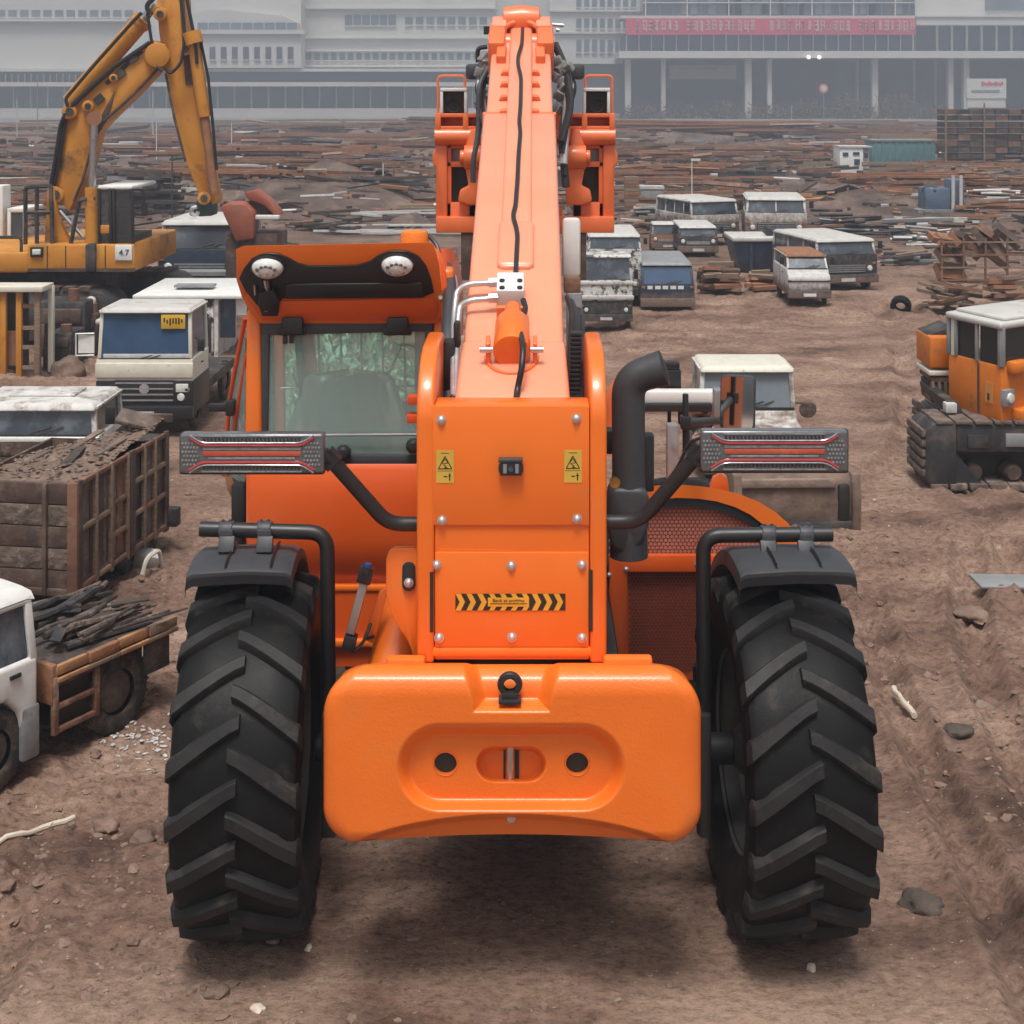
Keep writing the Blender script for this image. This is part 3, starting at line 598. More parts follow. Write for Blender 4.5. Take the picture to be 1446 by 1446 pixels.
for s_ in (-1, 1):
    b = MB(); c = bt(722.5 + s_ * 33, 507, 0); t = (c - Vector((BX, BY, BZ))).dot(BD); a = c.x - BX
    b.hexa([bu(t - .05, a - .008, 0), bu(t - .05, a + .008, 0), bu(t + .06, a + .008, 0), bu(t + .06, a - .008, 0)], [bu(t - .03, a - .008, .085), bu(t - .03, a + .008, .085), bu(t + .03, a + .008, .085), bu(t + .03, a - .008, .085)])
    part(b, 'ram_ear', 'carr', BO, bevel=.003)
    b = MB(); b.cyl(bt(722.5 + s_ * 27, 494, .06), bt(722.5 + s_ * 45, 494, .06), .012); part(b, 'ram_pin', 'steel', BO)
b = MB(); b.tube([bu((bt(722.5, 505) - Vector((BX, BY, BZ))).dot(BD) - .115 * math.sin(a), bt(722.5, 505).x - BX + .095 * math.cos(a), .004) for a in np.linspace(0, math.pi, 18)], .009, 8); part(b, 'ram_saddle', 'carr', BO)
b = MB(); b.tube(fillet([bt(739, 424, .05), bt(743, 438, .05), bt(735, 449, .06), bt(728, 452, .075), bt(735, 470, .10), bt(739, 490, .13), bt(737, 520, .09), bt(731, 548, .02), bt(729, 563, .01), P(729, 572, 4.98)], .05), .0115, 10); part(b, 'valve_hose', 'black', BO)
# hoses down both sides of the boom
b = MB(); b.tube(fillet([P(630, 378, 6.1), P(636, 400, 5.9), P(634, 440, 5.7), P(632, 480, 5.5), P(634, 575, 5.35)], .1), [.028] * 3 + [.03] * 0 + [.028] * 17 if 0 else .027, 10); part(b, 'side_hose', 'plastic', BO)
b = MB(); b.pbox(626, 642, 482, 574, 5.36, .09); b.pbox(640, 650, 455, 492, 5.4, .06); part(b, 'hose_guide', 'black', BO, bevel=.01)
b = MB(); b.tube(fillet([P(641, 392, 6.1), P(645, 420, 5.9), P(638, 470, 5.6), P(640, 485, 5.5)], .1), .014, 10); part(b, 'steel_pipe', 'zinc', BO)
rr = random.Random(5)
for i in range(5):
    x = 803 + i * 4.5
    b = MB(); b.tube(fillet([P(x - 3 + rr.uniform(-2, 2), 420 + 6 * i, 6.3), P(x + 3 + rr.uniform(-4, 4), 440, 6.1), P(x + rr.uniform(-6, 6), 455, 5.9), P(x + 2, 510, 5.6), P(x - 1, 575, 5.35)], .2), .011 + .004 * (i % 2), 8); part(b, 'side_hose', 'black', BO)
b = MB(); rr = random.Random(8)
for i in range(16):
    y = 470 + i * 6.4; b.pbox(806 - .1 * i, 822 - .25 * i, y, y + 5, 5.5 - .008 * i, .05)
part(b, 'energy_chain', 'black', BO, bevel=.003)

# ---------------------------------------------------------------- fork carriage at the far end of the boom
YC = 8.75; XC = 741.5
def mpt(s_, pts): return [(XC + s_ * dx, y) for dx, y in pts]
def mbox(b, s_, d0, d1, y0, y1, Y, d):
    a, c = sorted((XC + s_ * d0, XC + s_ * d1)); return b.pbox(a, c, y0, y1, Y, d)
b = MB(); b.pbox(690, 794, 178, 196, YC + .05, .1); CR = part(b, 'carriage', 'carr', bevel=.01)
b = MB(); b.pbox(690, 794, 290, 312, YC + .05, .1); part(b, 'lower_bar', 'carr', CR, bevel=.01)
for s_ in (-1, 1):
    b = MB(); mbox(b, s_, 30, 126, 160, 166, YC, .2); mbox(b, s_, 30, 126, 178, 184, YC, .2); mbox(b, s_, 30, 126, 164, 180, YC + .12, .06)
    for d0 in (45, 80, 119): mbox(b, s_, d0, d0 + 8, 160, 184, YC - .005, .15)
    part(b, 'top_beam', 'carr', CR, bevel=.006)
    b = MB(); b.cyl(P(XC + s_ * 40, 193, YC + .03), P(XC + s_ * 127, 193, YC + .03), .055, n=20); part(b, 'cross_tube', 'carr', CR)
    b = MB(); b.poly([P(x, y, YC + .02) for x, y in mpt(s_, [(110, 186), (126, 186), (127, 212), (131, 216), (131, 232), (126, 236), (126, 327), (110, 327)])], (0, .14, 0)); part(b, 'end_post', 'carr', CR, bevel=.01)
    b = MB(); mbox(b, s_, 68, 112, 204, 210, YC + .05, .1); mbox(b, s_, 68, 112, 228, 236, YC + .05, .1); mbox(b, s_, 68, 80, 204, 327, YC + .05, .1); mbox(b, s_, 104, 112, 204, 327, YC + .05, .1); mbox(b, s_, 68, 112, 286, 327, YC + .05, .1)
    part(b, 'side_frame', 'exc' if 0 else 'carr', CR, bevel=.006)
    b = MB(); mbox(b, s_, 78, 106, 208, 230, YC + .13, .04); part(b, 'inner_plate', 'alu', CR)
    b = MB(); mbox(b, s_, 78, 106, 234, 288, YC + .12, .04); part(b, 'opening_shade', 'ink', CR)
    b = MB(); b.cyl(P(XC + s_ * 50, 222, YC - .02), P(XC + s_ * 86, 222, YC - .02), .075, n=24); b.cyl(P(XC + s_ * 84, 222, YC - .02), P(XC + s_ * 92, 222, YC - .02), .045); part(b, 'pivot_boss', 'carr', CR, bevel=.006)
    b = MB(); b.poly([P(x, y, YC - .04) for x, y in mpt(s_, [(66, 182), (76, 182), (84, 205), (84, 240), (80, 262), (92, 268), (95, 284), (80, 290), (58, 290), (58, 262)])], (0, .10, 0)); part(b, 'link_arm', 'carr', CR, bevel=.012)
    b = MB(); mbox(b, s_, 30, 70, 240, 262, YC - .01, .03); part(b, 'inner_bracket', 'grey', CR)
    b = MB(); mbox(b, s_, 40, 126, 306, 329, YC - .01, .12); part(b, 'bottom_beam', 'carr', CR, bevel=.008)
    # work lamp in a pale frame with its wire guard
    b = MB(); mbox(b, s_, 82, 86, 126, 160, YC, .12); mbox(b, s_, 116, 120, 126, 160, YC, .12); mbox(b, s_, 82, 120, 124, 129, YC - .003, .12); LP = part(b, 'work_lamp', 'white', CR, bevel=.004)
    b = MB(); mbox(b, s_, 86, 116, 129, 160, YC + .06, .04); part(b, 'lamp_box', 'black', LP)
    b = MB(); b.lathe([(.001, -.03), (.03, -.024), (.042, 0), (.042, .03)], P(XC + s_ * 101, 149, YC + .055), (0, -1, 0), 18, cap=False); part(b, 'lamp_glass', 'alu', LP)
    b = MB(); b.tube(fillet([P(XC + s_ * 123, 160, YC + .06), P(XC + s_ * 123, 107, YC + .06), P(XC + s_ * 85, 107, YC + .06), P(XC + s_ * 85, 150, YC + .06)], .03), .008, 6); part(b, 'lamp_guard', 'carr', LP)
    b = MB(); mbox(b, s_, 62, 84, 90, 112, YC - .1, .14); mbox(b, s_, 52, 64, 96, 108, YC - .08, .1); part(b, 'hose_drum', 'plastic', CR, bevel=.02)
rr = random.Random(11)
for s_ in (-1, 1):
    for i in range(5):
        b = MB(); b.tube(fillet([P(XC + s_ * (42 + 3 * i), 62 + 10 * i, 8.7), P(XC + s_ * (56 + 3 * i + rr.uniform(-4, 4)), 95 + 6 * i, 8.62), P(XC + s_ * (66 - 4 * i), 150 + 8 * i, 8.5), P(XC + s_ * (50 + 2 * i), 200 + 16 * i, 8.4)], .15), .016 if i % 2 else .024, 8); part(b, 'carriage_hose', 'black' if i != 2 else 'zinc', CR)
    b = MB(); rr2 = random.Random(20 + s_)
    for i in range(14): b.obox(P(XC + s_ * rr2.uniform(45, 64), rr2.uniform(80, 158), 8.6), (.06, .05, .06), (rr2.random(), rr2.random(), rr2.random()))
    part(b, 'hose_clamp', 'grey', CR, bevel=.006)
b = MB(); b.tube(fillet([P(690, 96, 8.6), P(676, 120, 8.5), P(676, 190, 8.45), P(668, 225, 8.4), P(668, 258, 8.4)], .1), .016, 8); part(b, 'carriage_hose', 'plastic', CR)
b = MB(); b.tube(fillet([P(675, 88, 8.7), P(674, 68, 8.7), P(688, 66, 8.7)], .03), .014, 8); b.obox(P(692, 43, 8.95), (.08, .05, .05)); part(b, 'hose_clip', 'black', CR)
for x0, x1 in ((651, 668), (818, 828)):
    b = MB(); b.pbox(x0, x1, 326, 396, YC, .1); part(b, 'support_bar', 'rustd', CR)
b = MB(); b.pbox(794, 820, 308, 392, 6.75, .05); GU = part(b, 'white_guard', 'white', bevel=.02)
b = MB(); b.pbox(796, 820, 391, 414, 6.73, .06); part(b, 'guard_bracket', 'rust', GU, bevel=.01)
b = MB(); b.pbox(800, 822, 414, 540, 6.72, .06); part(b, 'guard_leg', 'grey', GU, bevel=.01)
# ---------------------------------------------------------------- wheels (built round their own axle, X along the axle)
OFF = Vector((0, 0, 0))
def tyre_mesh():
    b = MB(); hw = .212
    prof = [(.335, -.15), (.36, -.180), (.44, -.212), (.52, -.214), (.555, -.202), (.572, -.178), (.578, -.09), (.58, 0), (.578, .09), (.572, .178), (.555, .202), (.52, .214), (.44, .212), (.36, .180), (.335, .15)]
    b.lathe(prof, (0, 0, 0), (1, 0, 0), 72, cap=False)
    lg = MB(); n = 19; rr = random.Random(2)
    for side in (-1, 1):
        for i in range(n):
            ph0 = 2 * math.pi * (i + (.5 if side > 0 else 0)) / n
            rows = []
            for t in np.linspace(-.02, 1.0, 9):
                x = side * (-.012 + .222 * min(t, 1)); sweep = .235 * max(t, 0) ** 1.12 
                if t < .12: sweep = .0 + .235 * .09 * max(t, 0) / .12
                rt = .610 - .018 * max(t, 0) ** 3; rb_ = .565 if t < .85 else .53
                w0 = .062 + .014 * t; w1 = .037 + .010 * t
                def pt(r, a): return (x, -r * math.cos(a), r * math.sin(a))
                c = ph0 - sweep
                rows.append([pt(rb_, c - w0), pt(rt - .006, c - w1 - .004), pt(rt, c - w1 + .006), pt(rt, c + w1 - .006), pt(rt - .006, c + w1 + .004), pt(rb_, c + w0 * .95)])
            # run down over the shoulder
            c = ph0 - .235 - .02; x = side * .222
            rows.append([(side * .214, -.52 * math.cos(c - .07), .52 * math.sin(c - .07))] + [(x - side * q, -r * math.cos(c + a), r * math.sin(c + a)) for q, r, a in ((0, .545, -.05), (0, .55, -.045), (0, .55, .045), (0, .545, .05))] + [(side * .214, -.52 * math.cos(c + .07), .52 * math.sin(c + .07))])
            k = len(lg.v); lg.surf(rows)
            lg.f.append([k + j for j in range(6)]); e = len(lg.v) - 6; lg.f.append([e + j for j in range(5, -1, -1)])
    return b.mesh('tyre', 'rubber', smooth=32), lg.mesh('tread_lugs', 'worn', smooth=28)
TY, LUGS = tyre_mesh()
b = MB(); b.lathe([(.335, -.155), (.345, -.165), (.35, -.15), (.30, -.10), (.29, .05), (.30, .13), (.345, .165), (.335, .155), (.28, .12), (.26, .03), (.12, .02), (.12, .10), (.05, .12), (.0001, .12)], (0, 0, 0), (1, 0, 0), 40, cap=False)
RIM = b.mesh('rim', mat('rim_grey', (.12, .12, .125), .4, metal=.3, c2=(.08, .08, .085)))
b = MB(); b.lathe([(.0001, -.17), (.06, -.17), (.08, -.15), (.10, -.10), (.13, -.08), (.14, .0)], (0, 0, 0), (1, 0, 0), 28, cap=False)
for i in range(8):
    a = 2 * math.pi * i / 8; b.cyl((-.03, .105 * math.cos(a), .105 * math.sin(a)), (.05, .105 * math.cos(a), .105 * math.sin(a)), .012, n=6)
HUB = b.mesh('hub', 'black')
def wheel(c, yaw, spin, flip, k=1):
    wv = link('wheel', RIM, TH, Vector(c) - TL, (0, 0, yaw), (k, k, k))
    t = link('tyre', TY, wv, rot=(spin, 0, 0)); tl = link('tread_lugs', LUGS, wv, rot=(spin, 0, 0)); tl['kind'] = 'stuff'; h = link('hub', HUB, wv, rot=(0, 0, math.pi if flip else 0)); return wv
STEER = R(3.2)
WL, WR = Vector((-1.015, 5.17, .603)), Vector((.892, 5.17, .603))
wheel(WL, STEER, .11, True); wheel(WR, STEER, .02, False)
wheel((-.80, 7.45, .48), 0, 0, True, .80); wheel((.78, 7.45, .48), 0, .1, False, .80)
OFF = TL.copy()
# chassis, axles and shields behind the counterweight
b = MB(); b.box(-.40, .30, 4.95, 7.9, .50, 1.02); CH_ = part(b, 'chassis', 'black', bevel=.02)
b = MB(); b.cyl((-.80, 5.17, .60), (.74, 5.17, .60), .055, n=20); b.obox((-.03, 5.17, .6), (.34, .4, .34)); part(b, 'rear_axle', 'black', CH_, bevel=.02)
b = MB(); b.cyl((-.75, 7.45, .48), (.74, 7.45, .48), .09, n=20); part(b, 'front_axle', 'black', CH_)

# mudguards on their tube frames
def mudguard(wc, s_):
    m = Matrix.Translation(wc + Vector((.035 if s_ > 0 else -.02, 0, 0))) @ Matrix.Rotation(STEER, 4, 'Z'); x0, x1 = -.205, (.21 if s_ > 0 else .165)
    prof = []
    for a in np.linspace(11, -52, 15):          # degrees from straight up, plus = towards the rear
        r = .695 + .012 * math.cos(R(a * 3)); prof.append((-r * math.sin(R(a)), r * math.cos(R(a))))
    prof = [(prof[0][0] - .012, prof[0][1] - .040), (prof[0][0] - .012, prof[0][1] - .008)] + prof
    b = MB(); rows = []
    for y, z in prof:
        rows.append([m @ Vector(p) for p in ((x0 - .004, y, z - .055), (x0, y, z - .012), (x0 + .02, y, z), (x0 + .10, y, z + .004), (0, y, z + .008), (x1 - .08, y, z + .004), (x1 - .02, y, z), (x1, y, z - .012), (x1 + .004, y, z - .04))])
    b.surf(rows); inner = [[p - (m.to_3x3() @ Vector((0, 0, .012))) for p in r_] for r_ in rows]; b.surf(inner)
    n = len(rows)
    for e in (0, 8): b.surf([[rows[i][e] for i in range(n)], [inner[i][e] for i in range(n)]])
    for e in (0, n - 1): b.surf([rows[e], inner[e]])
    g = part(b, 'mudguard', 'plastic', smooth=40)
    for q in (-.07, .09):
        b = MB(); k = [(prof[i][0], prof[i][1] + .012) for i in range(2, 8)]
        b.surf([[m @ Vector((q - .005, y, z)), m @ Vector((q, y, z + .010)), m @ Vector((q + .005, y, z))] for y, z in k]); part(b, 'guard_rib', 'black', g)
    return g, m
for wc, s_, pts, clamps in ((WL, -1, [(283, 747), (462, 752), (464, 1000)], (320, 374)), (WR, 1, [(1175, 754), (993, 756), (994, 1000)], (1085, 1138))):
    g, m = mudguard(wc, s_)
    Yp = 5.22 if s_ < 0 else 5.25
    b = MB(); b.tube(fillet([P(x, y, Yp) for x, y in pts[:2]] + [P(pts[2][0], pts[2][1], Yp)] + [P(pts[2][0] + (8 if s_ < 0 else 0), 1175, Yp)], .07, 7), .0275, 16)
    fr = part(b, 'mudguard_frame', 'black')
    b = MB(); b.pbox(pts[1][0] - 9 + (4 if s_ > 0 else 0), pts[1][0] + 12, 1010, 1185, 4.98, .04); part(b, 'frame_foot', 'black', fr, bevel=.01)
    for x in clamps:
        b = MB(); yv = 749 if s_ < 0 else 755
        b.obox(P(x, yv + 20, Yp - .05), (.058, .02, .06), (R(-30), 0, 0)); b.obox(P(x, yv + 8, Yp - .03), (.05, .03, .05)); b.lathe([(.029, -.025), (.034, -.025), (.034, .025), (.029, .025)], P(x, yv, Yp), (1, 0, 0), 18, cap=False)
        b.obox(P(x, yv - 10, Yp), (.06, .02, .016)); b.cyl(P(x - 5, yv - 16, Yp), P(x - 5, yv - 6, Yp), .006); b.cyl(P(x + 5, yv - 16, Yp), P(x + 5, yv - 6, Yp), .006)
        part(b, 'clamp', 'plastic', fr, bevel=.004)

# tail lamps on their angled brackets
def tail_lamp(x0, x1, y0, y1, Y):
    b = MB(); b.pbox(x0, x1, y0, y1, Y, .055); L_ = part(b, 'tail_lamp', 'lgrey', bevel=.010, seg=3)
    b = MB(); b.pbox(x0 - 1, x1 + 1, y0 - 1.5, y1 + 2, Y + .03, .035); part(b, 'lamp_housing', 'black', L_, bevel=.008)
    w_ = x1 - x0; ym = (y0 + y1) / 2
    X = lambda f: x0 + w_ * f
    for nm, sg in (('upper', -1), ('lower', 1)):
        pts = [(X(.07), ym + sg * 23), (X(.15), ym + sg * 12), (X(.85), ym + sg * 12), (X(.93), ym + sg * 23)]
        path = fillet([P(x, y, Y - .001) for x, y in pts], .03)
        b = MB(); b.tube(path, .0055, 8); part(b, 'light_strip', 'lred', L_)
        b = MB(); b.tube([p + Vector((0, -.002, sg * .0085 * -1)) for p in path], .003, 6); part(b, 'strip_edge', 'lclear', L_)
        b = MB()
        for i in range(26):
            x = X(.17 + .66 * i / 25); b.ppoly([(x - 1.8, ym + sg * 22), (x + 1, ym + sg * 22), (x + 2, ym + sg * 17.5), (x - .8, ym + sg * 17.5)], Y - .0025, .003)
        o = part(b, 'reflector_facet', 'ink', L_, smooth=0); o['kind'] = 'stuff'
        b = MB(); b.pbox(X(.15), X(.85), *(sorted((ym + sg * 26, ym + sg * 24))), Y - .002, .003); part(b, 'chrome_line', 'lclear', L_)
    b = MB(); b.pbox(X(.16), X(.84), ym - 3.5, ym + 3.5, Y - .003, .006); part(b, 'brake_bar', mat('brake_bar', (.52, .10, .05), .25, c2=(.40, .06, .035), ns=6, coat=.5), L_, bevel=.002)
    b = MB(); b.pbox(X(.16), X(.84), ym - 9, ym - 5, Y - .002, .003); b.pbox(X(.2), X(.8), ym + 5, ym + 8, Y - .002, .003); part(b, 'clear_bar', 'lclear', L_, bevel=.001)
    b = MB()
    for f0 in (.02, .865):
        for i in range(5):
            for j in range(6):
                x = X(f0 + .023 * i + (.011 if j % 2 else 0)); y = ym - 15 + 6 * j
                if (f0 < .5 and x > X(.15) - abs(y - ym) * .9 + 12) or (f0 > .5 and x < X(.85) + abs(y - ym) * .9 - 12): continue
                b.ppoly([(x - 1.9, y), (x, y - 2.2), (x + 1.9, y), (x, y + 2.2)], Y - .0025, .003)
    o = part(b, 'honeycomb_facet', 'lclear', L_, smooth=0); o['kind'] = 'stuff'
    return L_
TLL = tail_lamp(253.5, 457, 613, 669, 4.72); TLR = tail_lamp(990, 1198, 608.5, 667, 4.72)
b = MB(); b.tube(fillet([P(594, 740, 4.92), P(548, 740, 4.90), P(470, 652, 4.80), P(455, 641, 4.79)], .10, 7), .0255, 14); b.obox(P(466, 648, 4.80), (.06, .05, .05), (0, R(-45), 0)); part(b, 'lamp_bracket', 'black')
b = MB(); b.tube(fillet([P(851, 737, 4.92), P(903, 737, 4.90), P(980, 648, 4.80), P(996, 634, 4.79)], .10, 7), .0255, 14); b.obox(P(984, 642, 4.80), (.06, .05, .05), (0, R(45), 0)); part(b, 'lamp_bracket', 'black')
b = MB(); b.tube(fillet([P(925, 700, 4.9), P(958, 660, 4.85), P(972, 625, 4.82), P(990, 618, 4.80)], .05), .006, 6); part(b, 'lamp_cable', 'black')

# ---------------------------------------------------------------- cab
YK = 5.86
# lower rear body of the cab: bulged sheet down to the flange
rows = []
for y, dy in ((655, .012), (662, .0), (700, -.006), (760, -.004), (800, .02), (822, .06), (830, .07), (838, .065), (838.5, .04), (850, .04), (945, .04)):
    rows.append([P(346, y, YK) + Vector((.012, dy + .10, 0)), P(346, y, YK) + Vector((0, dy + .03, 0)), P(356, y, YK) + Vector((0, dy, 0)), P(480, y, YK) + Vector((0, dy - .012, 0)), P(640, y, YK) + Vector((0, dy - .012, 0))])
b = MB(); b.surf(rows); cabx0 = rows[1][1].x; cabx1 = P(640, 800, YK).x
b.box(cabx0 + .02, cabx1, YK + .15, 7.2, .62, 1.38)
CB = part(b, 'cab_body', 'cabor_shaded', smooth=50)
b = MB(); b.pbox(440, 600, 827, 836, YK + .02, .05); b.pbox(440, 610, 905, 915, YK + .0, .05); part(b, 'body_flange', 'orange', CB, bevel=.008)
st = part(MB().pbox(438, 452, 838, 862, YK + .03, .004), 'small_sticker', 'yellow', CB)
# rear corner posts, window frame and pane
def rl(x, y, Y): return P(x, y, Y)
for xa, xb_, ya in ((344, 369, 436), (611, 640, 380)):
    b = MB(); b.poly([P(xa + (4 if xa < 400 else 0), ya, YK + .05), P(xb_, ya, YK + .05), P(xb_, 662, YK), P(xa, 662, YK)], (0, .12, 0)); part(b, 'rear_post', 'orange', CB, bevel=.018, seg=3)
b = MB(); yo = YK + .03
outer = [(369, 456), (611, 456), (611, 660), (369, 660)]
for q in ([(369, 453), (611, 453), (611, 468), (369, 474)], [(369, 640), (611, 644), (611, 660), (369, 660)], [(369, 470), (380, 474), (377, 642), (369, 645)], [(600, 466), (611, 466), (611, 646), (596, 642)]):
    b.ppoly(q, yo, .03)
b.ppoly([(596, 642), (600, 630), (604, 630), (604, 648), (580, 648), (588, 644)], yo + .002, .025)
WN = part(b, 'rear_window', 'plastic', CB, bevel=.004)
part(MB().ppoly([(374, 460), (608, 460), (608, 652), (374, 652)], yo + .018, .006), 'pane', 'cabglass', WN, smooth=0)
for x in (412, 561):
    b = MB(); b.pbox(x - 15, x + 15, 449, 472, yo - .05, .06); b.pbox(x - 20, x + 20, 464, 474, yo - .01, .03); part(b, 'window_hinge', 'black', WN, bevel=.006)
b = MB(); b.pbox(399, 405, 474, 486, yo - .01, .02); b.pbox(408, 414, 474, 485, yo - .01, .02); part(b, 'hinge_tab', 'rustd', WN)
b = MB(); b.lathe([(.0001, -.05), (.018, -.048), (.029, -.035), (.031, -.015), (.022, 0)], P(486, 637, yo), (0, 1, 0), 22, cap=False); part(b, 'window_knob', 'black', WN)
b = MB(); b.lathe([(.0001, -.05), (.018, -.048), (.029, -.035), (.031, -.015), (.022, 0)], P(584, 628, yo), (0, 1, 0), 22, cap=False); part(b, 'window_knob', 'black', WN)
b = MB(); b.tube([P(455, 614.5, yo - .01), P(606, 613.5, yo - .01)], .006, 8); part(b, 'wiper_bar', 'alu', WN)
b = MB(); b.pbox(575, 590, 560, 572, 5.5, .05); b.pbox(574, 590, 586, 598, 5.5, .05); part(b, 'red_latch', 'red', CB, bevel=.003)
# overhanging rear visor and roof
def vis(x, y):           # point on the raked rear plane of the visor
    y0, Y0, y1, Y1 = 345., 5.70, 456., 5.88; t = (y - y0) / (y1 - y0); return P(x, y, Y0 + (Y1 - Y0) * t)
face = [(333, 352), (345, 347), (480, 344.5), (606, 342), (613, 346), (620, 372), (624, 410), (627, 440), (618, 457), (366, 457), (352, 440), (342, 420), (334, 394)]
b = MB()
fr_ = [vis(x, y) for x, y in face]; bk = []
for p in fr_:
    bk.append(Vector((p.x * 1.02 + (.0), 7.15, min(p.z, 2.30) - .20 if p.z > 2.2 else p.z + .03)))
n = len(face); b.add(fr_ + bk, [list(range(n))] + [(i, (i + 1) % n, (i + 1) % n + n, i + n) for i in range(n)] + [list(range(2 * n - 1, n - 1, -1))])
VS = part(b, 'cab_roof', 'orange', CB, bevel=.008)
def vpoly(pts, o, d):
    nrm = (vis(400, 450) - vis(400, 350)).cross(Vector((1, 0, 0))).normalized(); nrm = nrm if nrm.y < 0 else -nrm
    return MB().poly([vis(x, y) + nrm * (o + d) for x, y in pts], -nrm * d), nrm
blk = [(338, 392), (345, 378), (356, 364), (368, 358), (380, 356), (394, 357), (408, 363), (420, 370), (436, 374), (470, 374), (505, 373), (522, 368), (535, 359), (548, 354), (562, 352.5), (578, 354), (592, 361), (602, 374), (609, 392), (613, 412), (598, 418), (400, 420), (380, 442), (362, 428), (346, 408)]
b, VN = vpoly(blk, .0, .010); VB2 = part(b, 'visor_panel', 'black', VS, bevel=.004)
b, _ = vpoly([(404, 398), (596, 396), (600, 417), (404, 419)], .008, .012); part(b, 'visor_lip', 'black', VB2, bevel=.006)
b, _ = vpoly([(342, 412), (400, 424), (612, 420), (620, 436), (612, 452), (372, 452)], .002, .004); part(b, 'under_panel', 'cabor_shaded', VS, bevel=.003)  # visor underside: its shade is put into the deeper orange
for x, y in ((379, 374.5), (561.5, 371)):
    c = vis(x, y) + VN * .012; b = MB()
    prof = [(.0001, .045), (.4, .043), (.75, .034), (.95, .018), (1, .0), (1.04, -.01)]
    u = Vector((1, 0, 0)); q = VN.cross(u)
    b.v = []; m_ = 28
    for r, h in prof: b.v += [tuple(c + VN * h + u * (.066 * r * math.cos(2 * math.pi * j / m_)) + q * (.049 * r * math.sin(2 * math.pi * j / m_))) for j in range(m_)]
    b.f = [(i * m_ + j, i * m_ + (j + 1) % m_, (i + 1) * m_ + (j + 1) % m_, (i + 1) * m_ + j) for i in range(5) for j in range(m_)]
    LM = part(b, 'roof_lamp', 'lampw', VS)
    b = MB()
    for dx, dy in ((-.035, .012), (-.018, .022), (0, .025), (.018, .022), (.035, .012), (-.024, -.012), (0, -.018), (.024, -.012)):
        cc = c + VN * .038 + u * dx + q * dy; b.cyl(cc, cc + VN * .004, .0085, n=12)
    part(b, 'led', 'alu', LM)
    b = MB(); b.v = []
    for r, h in ((1.0, -.012), (1.13, -.012), (1.13, .006), (1.02, .01)): b.v += [tuple(c + VN * h + u * (.066 * r * math.cos(2 * math.pi * j / m_)) + q * (.049 * r * math.sin(2 * math.pi * j / m_))) for j in range(m_)]
    b.f = [(i * m_ + j, i * m_ + (j + 1) % m_, (i + 1) * m_ + (j + 1) % m_, (i + 1) * m_ + j) for i in range(3) for j in range(m_)]
    part(b, 'lamp_bezel', 'black', LM)
b = MB(); c = vis(379, 405) + VN * .02; b.cyl(c, vis(377, 390) + VN * .02, .010, .014); b.tube([vis(379, 406) + VN * .025, vis(379, 420) + VN * .03, vis(378, 427) + VN * .03], .004, 6); b.lathe([(.007, -.003), (.011, 0), (.007, .003)], vis(378, 431) + VN * .03, (0, 1, 0), 14, cap=False); b.cyl(vis(361, 398) + VN * .02, vis(362, 412) + VN * .02, .006)
part(b, 'shackle', 'steel', VS)
b, _ = vpoly([(368, 408), (388, 404), (396, 418), (394, 440), (372, 440), (366, 424)], .004, .03); part(b, 'shackle_plate', 'black', VS, bevel=.004)
b = MB(); c = P(585.5, 345, 6.15); b.lathe([(.062, -.05), (.062, .035), (.056, .055), (.045, .062), (.0001, .064)], c, (0, 0, 1), 28); part(b, 'beacon', 'amber', VS)
b = MB(); b.tube(fillet([P(604, 332, 6.15), P(617, 345, 6.1), P(625, 375, 6.05), P(628, 400, 6.0)], .06), .009, 8); part(b, 'beacon_cable', 'black', VS)
b = MB(); b.poly([P(x, y, 5.83) for x, y in ((612, 350), (626, 372), (634, 420), (634, 500), (626, 500), (622, 440), (618, 400))], (0, 1.2, -.12)); part(b, 'right_cant_rail', 'cabor_shaded', CB, bevel=.01)
b = MB()
for x, y in ((620, 388), (622, 420), (624, 483)): b.cyl(P(x, y, 5.8), P(x, y, 5.84), .009, n=8)
part(b, 'rail_bolt', 'zinc', CB)
# left side: pushed-out side window, its frame, handle and reflector
b = MB(); b.poly([P(346, 452, 5.98), P(325, 560, 6.1), P(316, 668, 6.15), P(338, 680, 6.05), P(346, 680, 5.98)], (0, .012, 0)); SW = part(b, 'side_window', 'cabglass', CB, smooth=0)
b = MB(); b.tube([P(346, 450, 5.97), P(325, 560, 6.09), P(316, 672, 6.14)], .010, 8); b.tube([P(348, 500, 5.98), P(333, 590, 6.04), P(322, 668, 6.1)], .008, 8); part(b, 'window_edge', 'red', SW)
b = MB(); b.pbox(294, 320, 571, 582, 6.0, .03); b.pbox(318, 330, 566, 588, 6.0, .05); part(b, 'window_handle', 'black', SW, bevel=.006)
b = MB(); b.poly([P(317, 670, 6.1), P(336, 672, 6.1), P(335, 690, 6.1), P(326, 702, 6.1), P(320, 690, 6.1)], (0, .03, 0)); part(b, 'side_reflector', 'rusto', CB, bevel=.003)
b = MB(); b.pbox(326, 346, 684, 742, 6.0, .12); b.pbox(330, 344, 740, 800, 6.05, .1); part(b, 'cab_step', 'black', CB, bevel=.01)
